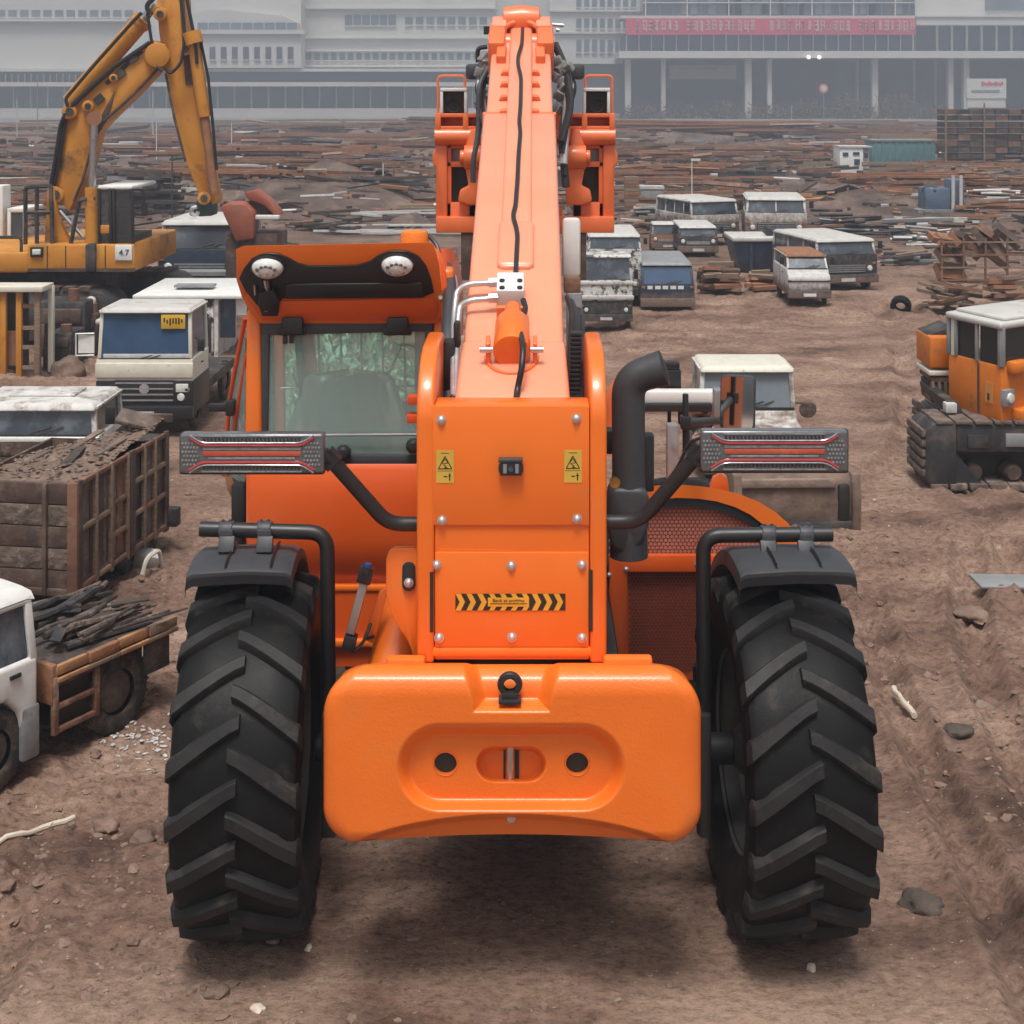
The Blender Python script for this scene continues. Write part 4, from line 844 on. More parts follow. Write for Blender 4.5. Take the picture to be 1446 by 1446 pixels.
# inside the cab
b = MB(); b.box(cabx0 + .02, cabx1 - .02, YK + .08, 7.1, 1.18, 1.24); part(b, 'cab_floor', 'black', CB)
seatp = [(-.23, -.1), (-.25, .10), (-.20, .28), (-.22, .36), (-.21, .48), (-.16, .55), (-.08, .575), (.08, .575), (.16, .55), (.21, .48), (.22, .36), (.20, .28), (.25, .10), (.23, -.1)]
SX = P(495, 600, 6.35).x; sz = P(495, 535, 6.35).z - .42
b = MB(); b.poly([Vector((SX + u * .75, 6.35, sz + v * .75)) for u, v in seatp], (0, .13, 0)); b.box(SX - .2, SX + .2, 6.35, 6.8, sz - .1, sz + .05); ST = part(b, 'seat', 'seat', CB, bevel=.03, seg=3)
rows = []; rr = random.Random(4)
for i, (z, hw, dp) in enumerate(((.45, .02, .02), (.445, .17, .06), (.42, .20, .08), (.34, .215, .09), (.22, .27, .12), (.10, .35, .15), (.0, .42, .18), (-.16, .50, .2))):
    rows.append([Vector((SX + .0 + hw * math.cos(a) * (1 + .05 * rr.uniform(-1, 1)), 6.41 - dp * math.sin(a) * (1 + .1 * rr.uniform(-1, 1)) - (.07 if i else 0), sz + z + rr.uniform(-.008, .008))) for a in np.linspace(-.5, math.pi + .5, 34)])
b = MB(); b.surf(rows); part(b, 'seat_cover', 'film', ST, smooth=25)
for x0, x1, xw in ((430, 452, 9), (392, 394, 8)):
    b = MB(); b.poly([P(x0 - xw, 440, 6.95), P(x0 + xw, 440, 6.95), P(x1 + xw, 690, 6.95), P(x1 - xw, 690, 6.95)], (0, .06, 0)); part(b, 'front_post', 'carr', CB, bevel=.01)
    b = MB(); b.poly([P(x0 - xw - 9, 440, 6.9), P(x0 - xw, 440, 6.9), P(x1 - xw, 690, 6.9), P(x1 - xw - 9, 690, 6.9)], (0, .06, 0)); part(b, 'post_seal', 'plastic', CB)
b = MB(); b.poly([P(585, 440, 6.95), P(606, 440, 6.95), P(606, 690, 6.95), P(585, 690, 6.95)], (0, .06, 0)); part(b, 'front_post', 'carr', CB, bevel=.01)
for x in (449, 480, 509, 539, 570):
    b = MB(); b.tube([P(x, 448, 7.02), P(x + 5, 640, 7.02)], .006, 6); part(b, 'guard_bar', 'zinc', CB)
b = MB(); b.tube(fillet([P(565, 487, 6.9), P(588, 487, 6.9), P(590, 560, 6.9)], .03), .008, 6); b.tube([P(556, 545, 6.9), P(592, 545, 6.9)], .005, 6); b.tube([P(396, 548, 6.9), P(415, 548, 6.9)], .005, 6); part(b, 'hand_rail', 'alu', CB)
b = MB(); b.pbox(566, 588, 570, 612, 6.6, .08); part(b, 'control_box', 'seat', CB, bevel=.01)

# ---------------------------------------------------------------- engine cover on the right
YH = 5.93
top = [(862, 694), (900, 687), (955, 684), (985, 686), (1015, 690), (1045, 698), (1072, 709), (1095, 723), (1112, 738), (1128, 756), (1142, 780)]
inn = [(862, 716), (900, 709), (955, 703), (985, 704), (1012, 708), (1038, 716), (1060, 727), (1078, 741), (1090, 756), (1100, 772), (1108, 790)]
# outer band, running forward and down
b = MB(); A = [P(x, y, YH) for x, y in top]; Bk = [Vector((p.x * .985, 7.25, p.z - .34 - .02 * i)) for i, p in enumerate(A)]; I = [P(x, y, YH) for x, y in inn]
b.surf([I, A]); b.surf([A, Bk]); I2 = [p + Vector((0, .05, 0)) for p in I]; b.surf([I2, I])
HD = part(b, 'engine_cover', 'orange', smooth=30)
b = MB(); Dn = [P(x * .985 + 12, y + 12, YH + .02) for x, y in inn]; b.surf([[p + Vector((0, .03, 0)) for p in I], Dn, [p + Vector((0, .06, 0)) for p in Dn]]); part(b, 'cover_seal', 'black', HD)
gp = [(862, 722), (900, 716), (955, 711), (985, 712), (1010, 716), (1036, 724), (1058, 735), (1076, 750), (1090, 768), (1100, 786)]
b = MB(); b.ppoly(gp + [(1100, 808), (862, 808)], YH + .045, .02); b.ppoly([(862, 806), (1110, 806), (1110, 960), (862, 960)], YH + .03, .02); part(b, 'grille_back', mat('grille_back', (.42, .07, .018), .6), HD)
# perforated sheets: real holes would be thousands of pixels-wide dots, built as one joined sheet of small studs
def perforated(name, pts, Y, step, m, r):
    q = [Vector((x, y)) for x, y in pts]; b = MB()
    def inside(x, y):
        c = False; j = len(q) - 1
        for i in range(len(q)):
            if (q[i].y > y) != (q[j].y > y) and x < (q[j].x - q[i].x) * (y - q[i].y) / (q[j].y - q[i].y) + q[i].x: c = not c
            j = i
        return c
    x0, x1 = min(p.x for p in q), max(p.x for p in q); y0, y1 = min(p.y for p in q), max(p.y for p in q); k = 0; y = y0
    while y < y1:
        x = x0 + (step / 2 if k % 2 else 0)
        while x < x1:
            if inside(x, y):
                c = P(x, y, Y); b.v += [(c.x + r * math.cos(a), Y, c.z + r * math.sin(a)) for a in (0, 1.047, 2.094, 3.1416, 4.189, 5.236)]; n = len(b.v) - 6; b.f.append([n, n + 1, n + 2, n + 3, n + 4, n + 5])
            x += step
        y += step * .866; k += 1
    o = part(b, name, m, HD, smooth=0, norm=False); o['kind'] = 'stuff'; return o
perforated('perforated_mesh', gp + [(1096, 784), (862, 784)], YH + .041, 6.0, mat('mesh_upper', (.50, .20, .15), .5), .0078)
perforated('perforated_mesh', [(890, 812), (1110, 812), (1110, 950), (890, 950)], YH + .026, 5.2, mat('mesh_lower_shaded', (.13, .03, .018), .6), .0066)  # lower sheet: darker copy of the upper mesh, shade painted in
b = MB(); b.ppoly([(860, 784), (1110, 784), (1110, 808), (886, 808), (886, 960), (860, 960)], YH - .004, .03); part(b, 'cover_rail', 'cabor_shaded', HD, bevel=.004)
for x, y in ((884, 804), (984, 797), (984, 945), (860, 812)):
    link('bolt', bolt_me, HD, P(x, y, YH - .006) - TL, scale=(.7, .7, .7))
b = MB(); b.poly([P(x, y, 6.25) for x, y in ((1003, 690), (1008, 676), (1020, 670), (1027, 674), (1030, 694))], (0, .05, 0)); part(b, 'cover_hook', 'orange', HD, bevel=.004)
b = MB(); b.box(.30, .62, 6.0, 7.2, .55, 1.0); part(b, 'engine_block', 'black', HD, bevel=.02)
# exhaust stack
b = MB(); YX = 5.42
path = fillet([P(888, 785, YX), P(888, 700, YX), P(887, 535, YX), P(938, 519, YX - .02)], .17, 12)
rad = [.064 + .012 * max(0, (1.55 - p.z) / .4) for p in path]; rad[-1] = .069
b.tube(path, rad, 26); EX = part(b, 'exhaust_stack', 'plastic')
b = MB(); b.lathe([(.0001, .004), (.055, .002), (.066, -.004)], path[-1], (path[-1] - path[-2]), 24, cap=False); part(b, 'pipe_mouth', 'ink', EX)
b = MB(); b.poly([P(x, y, YX - .07) for x, y in ((860, 700), (866, 690), (908, 690), (917, 700), (917, 742), (911, 762), (898, 779), (876, 783), (863, 772), (858, 750))], (0, .14, 0)); part(b, 'exhaust_muffler', 'plastic', EX, bevel=.02, seg=3)
b = MB(); b.obox(P(912, 652, YX + .03), (.06, .06, .22)); part(b, 'stack_bracket', 'black', EX, bevel=.01)
b = MB(); b.lathe([(.02, 0), (.02, .02), (.0001, .022)], P(868, 680, 5.3), (0, -1, 0), 12); part(b, 'brass_plug', mat('brass', (.5, .32, .08), .35, metal=1), EX)
b = MB(); b.lathe([(.05, 0), (.045, .06), (.0001, .07)], P(860, 620, 5.6), (0, -1, 0), 16); part(b, 'intake_cap', 'black', HD)
# front bits seen past the exhaust: orange arm, pale beam, mirror on its arm
b = MB(); b.tube(fillet([P(862, 640, 6.9), P(868, 560, 6.9), P(884, 535, 6.9), P(915, 528, 6.9)], .15), .05, 14); part(b, 'front_handrail', 'carr', HD)
MA = part(MB().pbox(905, 1016, 553, 571, 6.5, .08), 'mirror_beam', 'white', HD, bevel=.01)
b = MB(); b.pbox(900, 1006, 570, 582, 6.48, .10); b.pbox(928, 960, 512, 522, 6.6, .06); b.pbox(930, 962, 522, 552, 6.6, .1); b.pbox(943, 948, 580, 640, 6.6, .04); b.pbox(958, 968, 580, 600, 6.6, .04); part(b, 'beam_bracket', 'black', MA, bevel=.008)
b = MB(); b.pbox(1008, 1020, 550, 606, 6.3, .06); part(b, 'mirror_pad', 'alu', MA, bevel=.01)
b = MB(); rr = random.Random(9)
for i in range(22): b.obox(P(rr.uniform(975, 1012), rr.uniform(578, 615), 6.55), (.05, .05, .045), (rr.random() * 3, rr.random() * 3, 0))
part(b, 'linkage', 'scab', MA, bevel=.006)
b = MB(); b.tube([P(968, 556, 5.6), P(968, 640, 5.6)], .013, 8); b.tube([P(965, 597, 5.6), P(1016, 594, 6.2)], .018, 8); b.obox(P(968, 596, 5.6), (.04, .05, .05)); part(b, 'mirror_arm', 'black', MA, bevel=.004)
b = MB(); b.pbox(942, 958, 600, 690, 6.4, .06); part(b, 'side_column', 'grey', MA, bevel=.01)
b = MB(); b.poly([P(x, y, 6.3) for x, y in ((902, 620), (912, 616), (916, 630), (916, 690), (902, 690))], (0, .1, 0)); part(b, 'red_cover', 'red', HD, bevel=.01)
mc = P(1041, 569, 6.05); nrm = Vector((-.60, -1.79, .20)).normalized(); mq = (-nrm).to_track_quat('Y', 'Z').to_matrix()
hh = [(-.075, -.118), (.075, -.118), (.075, .118), (-.075, .118)]
b = MB(); rrp = fillet([Vector((x, 0, z)) for x, z in hh + hh[:2]], .03)[1:-1]
b.poly([mc + mq @ p for p in rrp[:24]], mq @ Vector((0, .03, 0))); MRR = part(b, 'mirror', 'plastic', MA, bevel=.006)
b = MB(); b.poly([mc + mq @ (p * .93 + Vector((0, -.004, 0))) for p in rrp[:24]], mq @ Vector((0, .003, 0))); part(b, 'mirror_glass', 'mirror', MA, smooth=0)
OFF = Vector((0, 0, 0))
# ------------------------------------------------------------------ vehicles of the yard
UT = MB(); UT.lathe([(.55, -.12), (.62, -.15), (.92, -.16), (1, -.11), (1, .11), (.92, .16), (.62, .15), (.55, .12)], (0, 0, 0), (1, 0, 0), 24, cap=False)
for i in range(22):
    a = 2 * math.pi * i / 22; UT.obox((0, 1.0 * math.cos(a), 1.0 * math.sin(a)), (.24, .09, .05), (a + math.pi / 2 * 0, 0, 0))
UT_ME = UT.mesh('tyre', mat('yard_tyre', (.03, .028, .027), .8, c2=(.018, .017, .017), dirt=(.16, .115, .09), ds=2.5, dt=(.45, .7)))
UR = MB(); UR.lathe([(.56, -.12), (.5, .02), (.3, .04), (.2, .1), (.0001, .1)], (0, 0, 0), (1, 0, 0), 20, cap=False); UR.lathe([(.56, -.12), (.5, -.06), (.2, -.08), (.0001, -.08)], (0, 0, 0), (1, 0, 0), 20, cap=False)
UR_ME = UR.mesh('rim', mat('yard_rim', (.16, .13, .11), .7, c2=(.08, .065, .055), metal=.2))
def road_wheel(root, x, y, r, wd=1., name='wheel'):
    wv = link(name, UR_ME, root, (x, y, r), (0, 0, 0 if x > 0 else math.pi), (r * wd, r, r)); link('tyre', UT_ME, wv); return wv
LAMP = MB(); LAMP.lathe([(.0001, -.05), (.08, -.04), (.10, 0), (.10, .04)], (0, 0, 0), (0, 1, 0), 16, cap=False)
LAMP_ME = LAMP.mesh('headlight', 'lampw')
MIR = MB(); MIR.obox((0, 0, 0), (.16, .05, .28)); MIR.tube([(0, .03, .12), (-.16, .10, .16)], .015, 6); MIR_ME = MIR.mesh('mirror', 'black', bevel=.02)
VP_ = lambda b, name, m, t, **k: b.build(name, m, t, **k)
def vehicle(name, label, cat, x, y, pw, W, L, zb, zr, yaw=0, group=None, z0=.4, nose=0., zh=None, body='white', lower=None, zl=None, roof='oldroof', frame=None, pane='glass', nside=2, rake=.18, wr=.42, bumper='dark', grille='ink', lamps=True, mirror=True, wheels=True, cabL=None, round_=.06, k=None, front=None, wy=None, split=False):
    """A bus, van, truck or cab in real metres, its front at local y=0 facing -Y; scaled so that it is pw photo pixels wide at ground point (x, y)."""
    vm = {q: 'v' + q for q in ('dark', 'navy', 'cream', 'scab', 'dwhite', 'pale', 'grey')}; body, lower, frame, bumper = (vm.get(q, q) for q in (body, lower, frame, bumper))
    g = G(x, y); k = k or (pw * g.y / F) / W
    g.z = max(0, gz(g.x, g.y + .3)) * .6
    t = thing(name, label, cat, g, yaw, k, group); hw = W / 2; cabL = cabL or L; zh = zh or zb * .9; frame = frame or body
    prof = [(0, z0), (cabL, z0), (cabL, zb), (nose + .01, zb)] + ([(max(nose - .05, .02), zh + .06), (.10, zh), (0, zh - .14)] if nose else [(0, zb)])
    b = MB().prism(prof, 'x', -hw, hw); b.build('body', body, t, bevel=round_, seg=3)
    if lower:
        b = MB().box(-hw - .012, hw + .012, -.014, cabL + .01, z0 - .04, zl or (z0 + (zb - z0) * .6)); b.build('lower_panel', lower, t, bevel=.03)
    # pillars
    fw = nose; b = MB(); pz = zr - .10
    def post(x0, y0, x1, y1, s=.075): b.hexa([(x0 - s / 2, y0, zb - .03), (x0 + s / 2, y0, zb - .03), (x0 + s / 2, y0 + s, zb - .03), (x0 - s / 2, y0 + s, zb - .03)], [(x1 - s / 2, y1, pz), (x1 + s / 2, y1, pz), (x1 + s / 2, y1 + s, pz), (x1 - s / 2, y1 + s, pz)])
    xi = hw - .06; xt = hw - .10
    ys = [fw + .02] + [fw + (cabL - fw) * (i + 1) / (nside) for i in range(nside)]
    yt_ = [fw + rake] + ys[1:]
    for s_ in (-1, 1):
        for i, (a, c) in enumerate(zip(ys, yt_)):
            a2, c2 = (a, c) if i == 0 else (a - .08, c - .08); post(s_ * xi, a2, s_ * xt, c2, .085 if i in (0, nside) else .06)
    if split: post(0, ys[0], 0, yt_[0], .05)
    b.build('pillars', frame, t, bevel=.012)
    b = MB(); b.hexa([(-hw + .03, fw + rake - .10, pz - .03), (hw - .03, fw + rake - .10, pz - .03), (hw - .03, cabL + .03, pz - .03), (-hw + .03, cabL + .03, pz - .03)], [(-hw + .10, fw + rake - .02, zr), (hw - .10, fw + rake - .02, zr), (hw - .10, cabL - .03, zr), (-hw + .10, cabL - .03, zr)])
    b.build('roof', roof, t, bevel=.05, seg=3)
    d = .035
    b = MB(); b.hexa([(-xi, ys[0] + d, zb - .01), (xi, ys[0] + d, zb - .01), (xi, ys[0] + d + .02, zb - .01), (-xi, ys[0] + d + .02, zb - .01)], [(-xt, yt_[0] + d, pz), (xt, yt_[0] + d, pz), (xt, yt_[0] + d + .02, pz), (-xt, yt_[0] + d + .02, pz)]); b.build('windscreen', pane, t)
    for s_ in (-1, 1):
        for i in range(nside):
            b = MB(); q = [(s_ * (xi - .01), ys[i] + .08, zb), (s_ * (xi - .01), ys[i + 1] - .08, zb), (s_ * (xt - .01), yt_[i + 1] - .08, pz), (s_ * (xt - .01), yt_[i] + .06, pz)]; b.poly(q, (-s_ * .02, 0, 0)); b.build('side_window', pane, t)
            if not nose or i == 0:
                b = MB().obox((s_ * (hw + .01), ys[i] + .55 * (ys[i + 1] - ys[i]), zb - .22), (.03, .14, .04)); b.build('door_handle', 'black', t, bevel=.008)
    b = MB().box(-xt, xt, cabL - .05, cabL - .03, zb, pz); b.build('rear_window', pane, t)
    b = MB(); b.box(-xt, xt, fw + .35, cabL - .1, zb - .02, zb + (zr - zb) * .28); b.build('seat', 'ink', t, bevel=.03)
    if bumper: b = MB().box(-hw - .02, hw + .02, -.12, .06, z0 - .10, z0 + .20); b.build('bumper', bumper, t, bevel=.03)
    zg = (zh if nose else (front or zb)) 
    if grille:
        gz0, gz1 = z0 + .26, max(z0 + .40, z0 + (zg - z0) * .62); b = MB().box(-hw * .62, hw * .62, -.02, .03, gz0, gz1); gr = b.build('grille', grille, t, bevel=.01)
        for i in range(4):
            zz = gz0 + (gz1 - gz0) * (i + .5) / 4; MB().box(-hw * .6, hw * .6, -.035, -.01, zz - .018, zz + .018).build('grille_bar', 'grey', gr)
    if lamps:
        for s_ in (-1, 1): link('headlight', LAMP_ME, t, (s_ * hw * .76, -.005, z0 + .40))
    if mirror:
        for s_ in (-1, 1): link('mirror', MIR_ME, t, (s_ * (hw + .17), fw + .12, zb + .32), scale=(s_, 1, 1))
    for s_ in (-1, 1):
        for i in range(min(nside, 2)):
            yy = ys[i + 1] - .02; VP_(MB().box(s_ * (hw + .003) - .004, s_ * (hw + .003) + .004, yy - .012, yy, z0 + .1, zb), 'door_seam', 'ink', t)
        VP_(MB().box(s_ * (hw - .05) - .02, s_ * (hw - .05) + .02, fw + rake, cabL, pz + .0, pz + .035), 'rain_gutter', frame, t)
        VP_(MB().box(s_ * hw * .9 - .07, s_ * hw * .9 + .05, -.03, .02, z0 + .54, z0 + .62), 'indicator', 'rusto', t, bevel=.01)
    VP_(MB().box(-xi - .01, xi + .01, ys[0] - .015, ys[0] + .03, zb - .035, zb + .025), 'scuttle_strip', 'ink', t)
    if lamps: VP_(MB().box(-.26, .26, -.145, -.11, z0 - .04, z0 + .08), 'number_plate', 'pale', t)
    for s_ in (-1, 1):
        b = MB(); b.tube([(s_ * .1, fw + .0, zb + .02), (s_ * .1 + .42, fw + .05 + rake * .2, zb + .14)], .012, 5); b.build('wiper', 'ink', t)
    if wheels:
        for yy in (wy or (max(nose * .5, wr + .28), L - wr - .4)):
            for s_ in (-1, 1): road_wheel(t, s_ * (hw - .14), yy, wr)
    return t

# cream truck with a yellow plate in the windscreen
t = vehicle('truck', 'cream flat-nosed truck with a yellow plate in its blue windscreen', 'truck', 204, 614, 136, 2.3, 5, 1.80, 3.02, z0=.5, body='cream', roof='oldroof', pane='bglass', lower='black', zl=1.30, nside=1, cabL=1.7, wr=.5, bumper='black', rake=.12)
VP_(MB().box(-1.17, 1.17, -.05, .02, 1.36, 1.72), 'front_panel', 'cream', t, bevel=.03)
VP_(MB().box(-1.0, 1.1, .04, .08, 1.80, 1.92), 'dashboard_paper', 'pale', t, bevel=.01)
pl = VP_(MB().box(.38, .96, .055, .075, 2.52, 2.86), 'yellow_plate', mat('plate_yellow', (.66, .40, .03), .5), t, bevel=.01)
q = MB(); rr = random.Random(6)
for i in range(7): q.box(.44 + .07 * i, .48 + .07 * i, .05, .056, 2.60 + rr.uniform(0, .1), 2.72 + rr.uniform(0, .08))
VP_(q, 'plate_mark', 'ink', pl)
b = MB(); b.tube([(-1.2, 0, 1.9), (-1.62, -.05, 1.9), (-1.62, -.05, 2.42), (-1.2, .0, 2.42)], .025, 6); b.box(-1.58, -1.2, .0, .03, 1.95, 2.38); VP_(b, 'side_guard', 'white', t)
b = MB().box(-1.1, 1.1, 1.75, 5, .7, .95); VP_(b, 'load_bed', 'dark', t, bevel=.02)
VP_(MB().box(-1.1, 1.1, 1.8, 1.95, .95, 2.0), 'headboard', 'rustd', t, bevel=.02)
b = MB(); b.lathe([(.0001, -.03), (.12, -.02), (.12, .02)], (0, -.02, 1.10), (0, 1, 0), 18); VP_(b, 'badge', 'zinc', t)
VP_(MB().box(.75, 1.05, -.03, .0, 1.02, 1.22), 'square_headlight', 'lampw', t, bevel=.02)

# muddy white cab with brown boards below the glass
t = vehicle('pickup_truck', 'muddy white pickup cab with brown boards under its wide window, behind the rusty tipper box', 'truck', 42, 770, 192, 2.2, 4.2, 1.74, 2.27, z0=.5, body='dwhite', roof='dwhite', lower='woodd', zl=1.62, nside=1, cabL=1.5, wr=.42, grille=None, lamps=False, round_=.08, rake=.10)
for i in range(4): VP_(MB().box(-1.10, .98, -.05, -.012, .72 + .24 * i, .94 + .24 * i), 'board', 'rustd' if i % 2 else 'woodd', t, bevel=.012)
VP_(MB().box(-.55, .55, .55, 1.2, 2.265, 2.31), 'roof_hatch', 'dwhite', t, bevel=.02)
VP_(MB().box(-1.12, 1.12, -.055, .06, 1.66, 1.74), 'white_rail', 'white', t, bevel=.02)
b = MB().box(-1.0, 1.0, 1.6, 4.2, .6, .8); VP_(b, 'load_bed', 'dark', t)

# rusty tipper box full of muddy boards
def tipper():
    g = Vector((-2.594, 8.03, 0)); t = thing('tipper_trailer', 'rusty ribbed tipper trailer box heaped with muddy boards', 'trailer', g, -R(8.8), 1)
    W, L, z0, z1 = .80, 1.24, .175, .79; e = .012; rr = random.Random(12)
    # local: near right corner at origin, +y away, box runs to -x
    VP_(MB().box(-W, 0, 0, L, z0, z0 + .04), 'floor_plate', 'rustd', t)
    for i in range(5):
        za, zb = z0 + (z1 - z0) * i / 5, z0 + (z1 - z0) * (i + 1) / 5
        VP_(MB().box(-W, -.02, -.012 - .006 * rr.random(), .02, za + .003, zb - .003), 'end_board', 'mudd' if i % 2 else 'rustd', t, bevel=.004)
    n = 0
    for j in range(7):
        ya, yb = L * j / 7, L * (j + 1) / 7
        VP_(MB().box(-.03, -.012 + .008 * rr.random(), ya + .004, yb - .004, z0, z1 + .03 * rr.random() - .02), 'side_panel', ['mudd', 'rustd', 'mudd', 'rust', 'dark', 'mudd', 'rustd'][j], t, bevel=.004)
    VP_(MB().box(-W, -W + .02, 0, L, z0, z1 - .06), 'side_sheet', 'rustd', t); VP_(MB().box(-W, 0, L - .02, L, z0, z1 - .06), 'end_sheet', 'rustd', t)
    b = MB()
    for i in range(380):
        x, y = rr.uniform(-W + .03, -.01), L * rr.random(); edge = rr.random() < .35
        if edge: x = rr.uniform(-.05, .0) if rr.random() < .6 else x; y = y if x > -.06 else rr.uniform(0, .05)
        z = z1 - .015 + (.12 * max(0, 1 + x / W) ** 1.2 - .10 * (-x / W)) * (y / L) ** 1.3
        b.blob((x, y, z), (rr.uniform(.006, .022), rr.uniform(.006, .022), rr.uniform(.003, .008)), 1, .9, rr)
    o = b.build('mud_lumps', 'mud', t, smooth=0, norm=False); o['kind'] = 'stuff'
    for yv, wd in ((.012, .05), (.22, .03), (.42, .035), (.64, .03), (.70, .07), (.88, .03), (1.04, .03), (1.22, .045)):
        VP_(MB().box(-.006, .022, yv - wd / 2, yv + wd / 2, z0 - .02, z1 + .015), 'rib', 'wood' if wd < .04 else 'rustd', t, bevel=.004)
    for za, ya, yb, m in ((.52, .02, .40, 'wood'), (.55, .44, .64, 'rust'), (.60, .73, 1.2, 'wood'), (.36, .44, .62, 'rust'), (.40, .74, 1.2, 'rust'), (.19, .0, 1.24, 'rust'), (.785, .0, 1.24, 'rust')):
        VP_(MB().box(-.004, .018, ya, yb, za - .014, za + .014), 'rail', m, t, bevel=.003)
    VP_(MB().box(-.19, -.165, -.04, -.0, z0 - .02, z1), 'end_post', 'rustd', t, bevel=.004); VP_(MB().box(-.04, .02, -.035, 0, z0 - .02, z1 + .01), 'end_post', 'rust', t, bevel=.004)
    VP_(MB().box(-W, .02, -.03, 0, z0 - .02, z0 + .02), 'end_sill', 'rustd', t, bevel=.004)
    # load: slope of mud with boards and sheets on it, higher at the far end
    rows = []
    for j in range(26):
        y = L * j / 25; rows.append([(-W + .02 + (W - .04) * i / 23, y, z1 - .03 + .12 * (j / 25) ** 1.3 * (i / 23) ** 1.2 - .10 * (1 - i / 23) * (j / 25) + .035 * mnoise.noise(Vector((i * .45, j * .4, 3))) + .02 * mnoise.noise(Vector((i * 1.3, j * 1.3, 7)))) for i in range(24)])
    ld = MB().surf(rows).build('load', 'mud', t)
    for i in range(4):
        y = rr.uniform(.2, 1.1); x = rr.uniform(-W + .2, -.1); z = z1 - .015 + (.12 * (1 + x / W) - .10 * (-x / W)) * (y / L) ** 1.3
        VP_(MB().obox((x, y, z), (rr.uniform(.03, .06), rr.uniform(.2, .5), .012), (rr.uniform(-.1, .2), rr.uniform(-.15, .15), rr.uniform(-.5, .3))), 'loose_board', ['mudd', 'woodd', 'mud'][i % 3], ld)
    VP_(MB().obox((-.14, 1.12, z1 + .105), (.26, .16, .03), (.3, .25, .2)), 'far_sheet', 'mudd', ld, bevel=.006); VP_(MB().obox((-.08, 1.22, z1 + .10), (.26, .03, .05), (0, 0, .1)), 'end_rail', 'rustd', ld)
    # running gear
    VP_(MB().box(-W + .1, -.12, .1, 1.5, .10, .17), 'chassis', 'dark', t, bevel=.01)
    for y in (.30, .86, 1.16):
        for x in (-W + .14, -.10): road_wheel(t, x, y, .145)
    VP_(MB().obox((-.02, .98, .05), (.16, .10, .10), (.3, .2, .4)), 'white_block', 'pale', t, bevel=.01)
    VP_(MB().box(-.10, .08, 1.22, 1.30, .18, .30), 'tail_hook', 'dark', t, bevel=.01)
    b = MB(); b.tube(fillet([(.05, .75, .0), (.07, .78, .12), (.10, .9, .14), (.10, .95, .02)], .04), .014, 6); VP_(b, 'bent_rod', 'cream', t)
tipper()

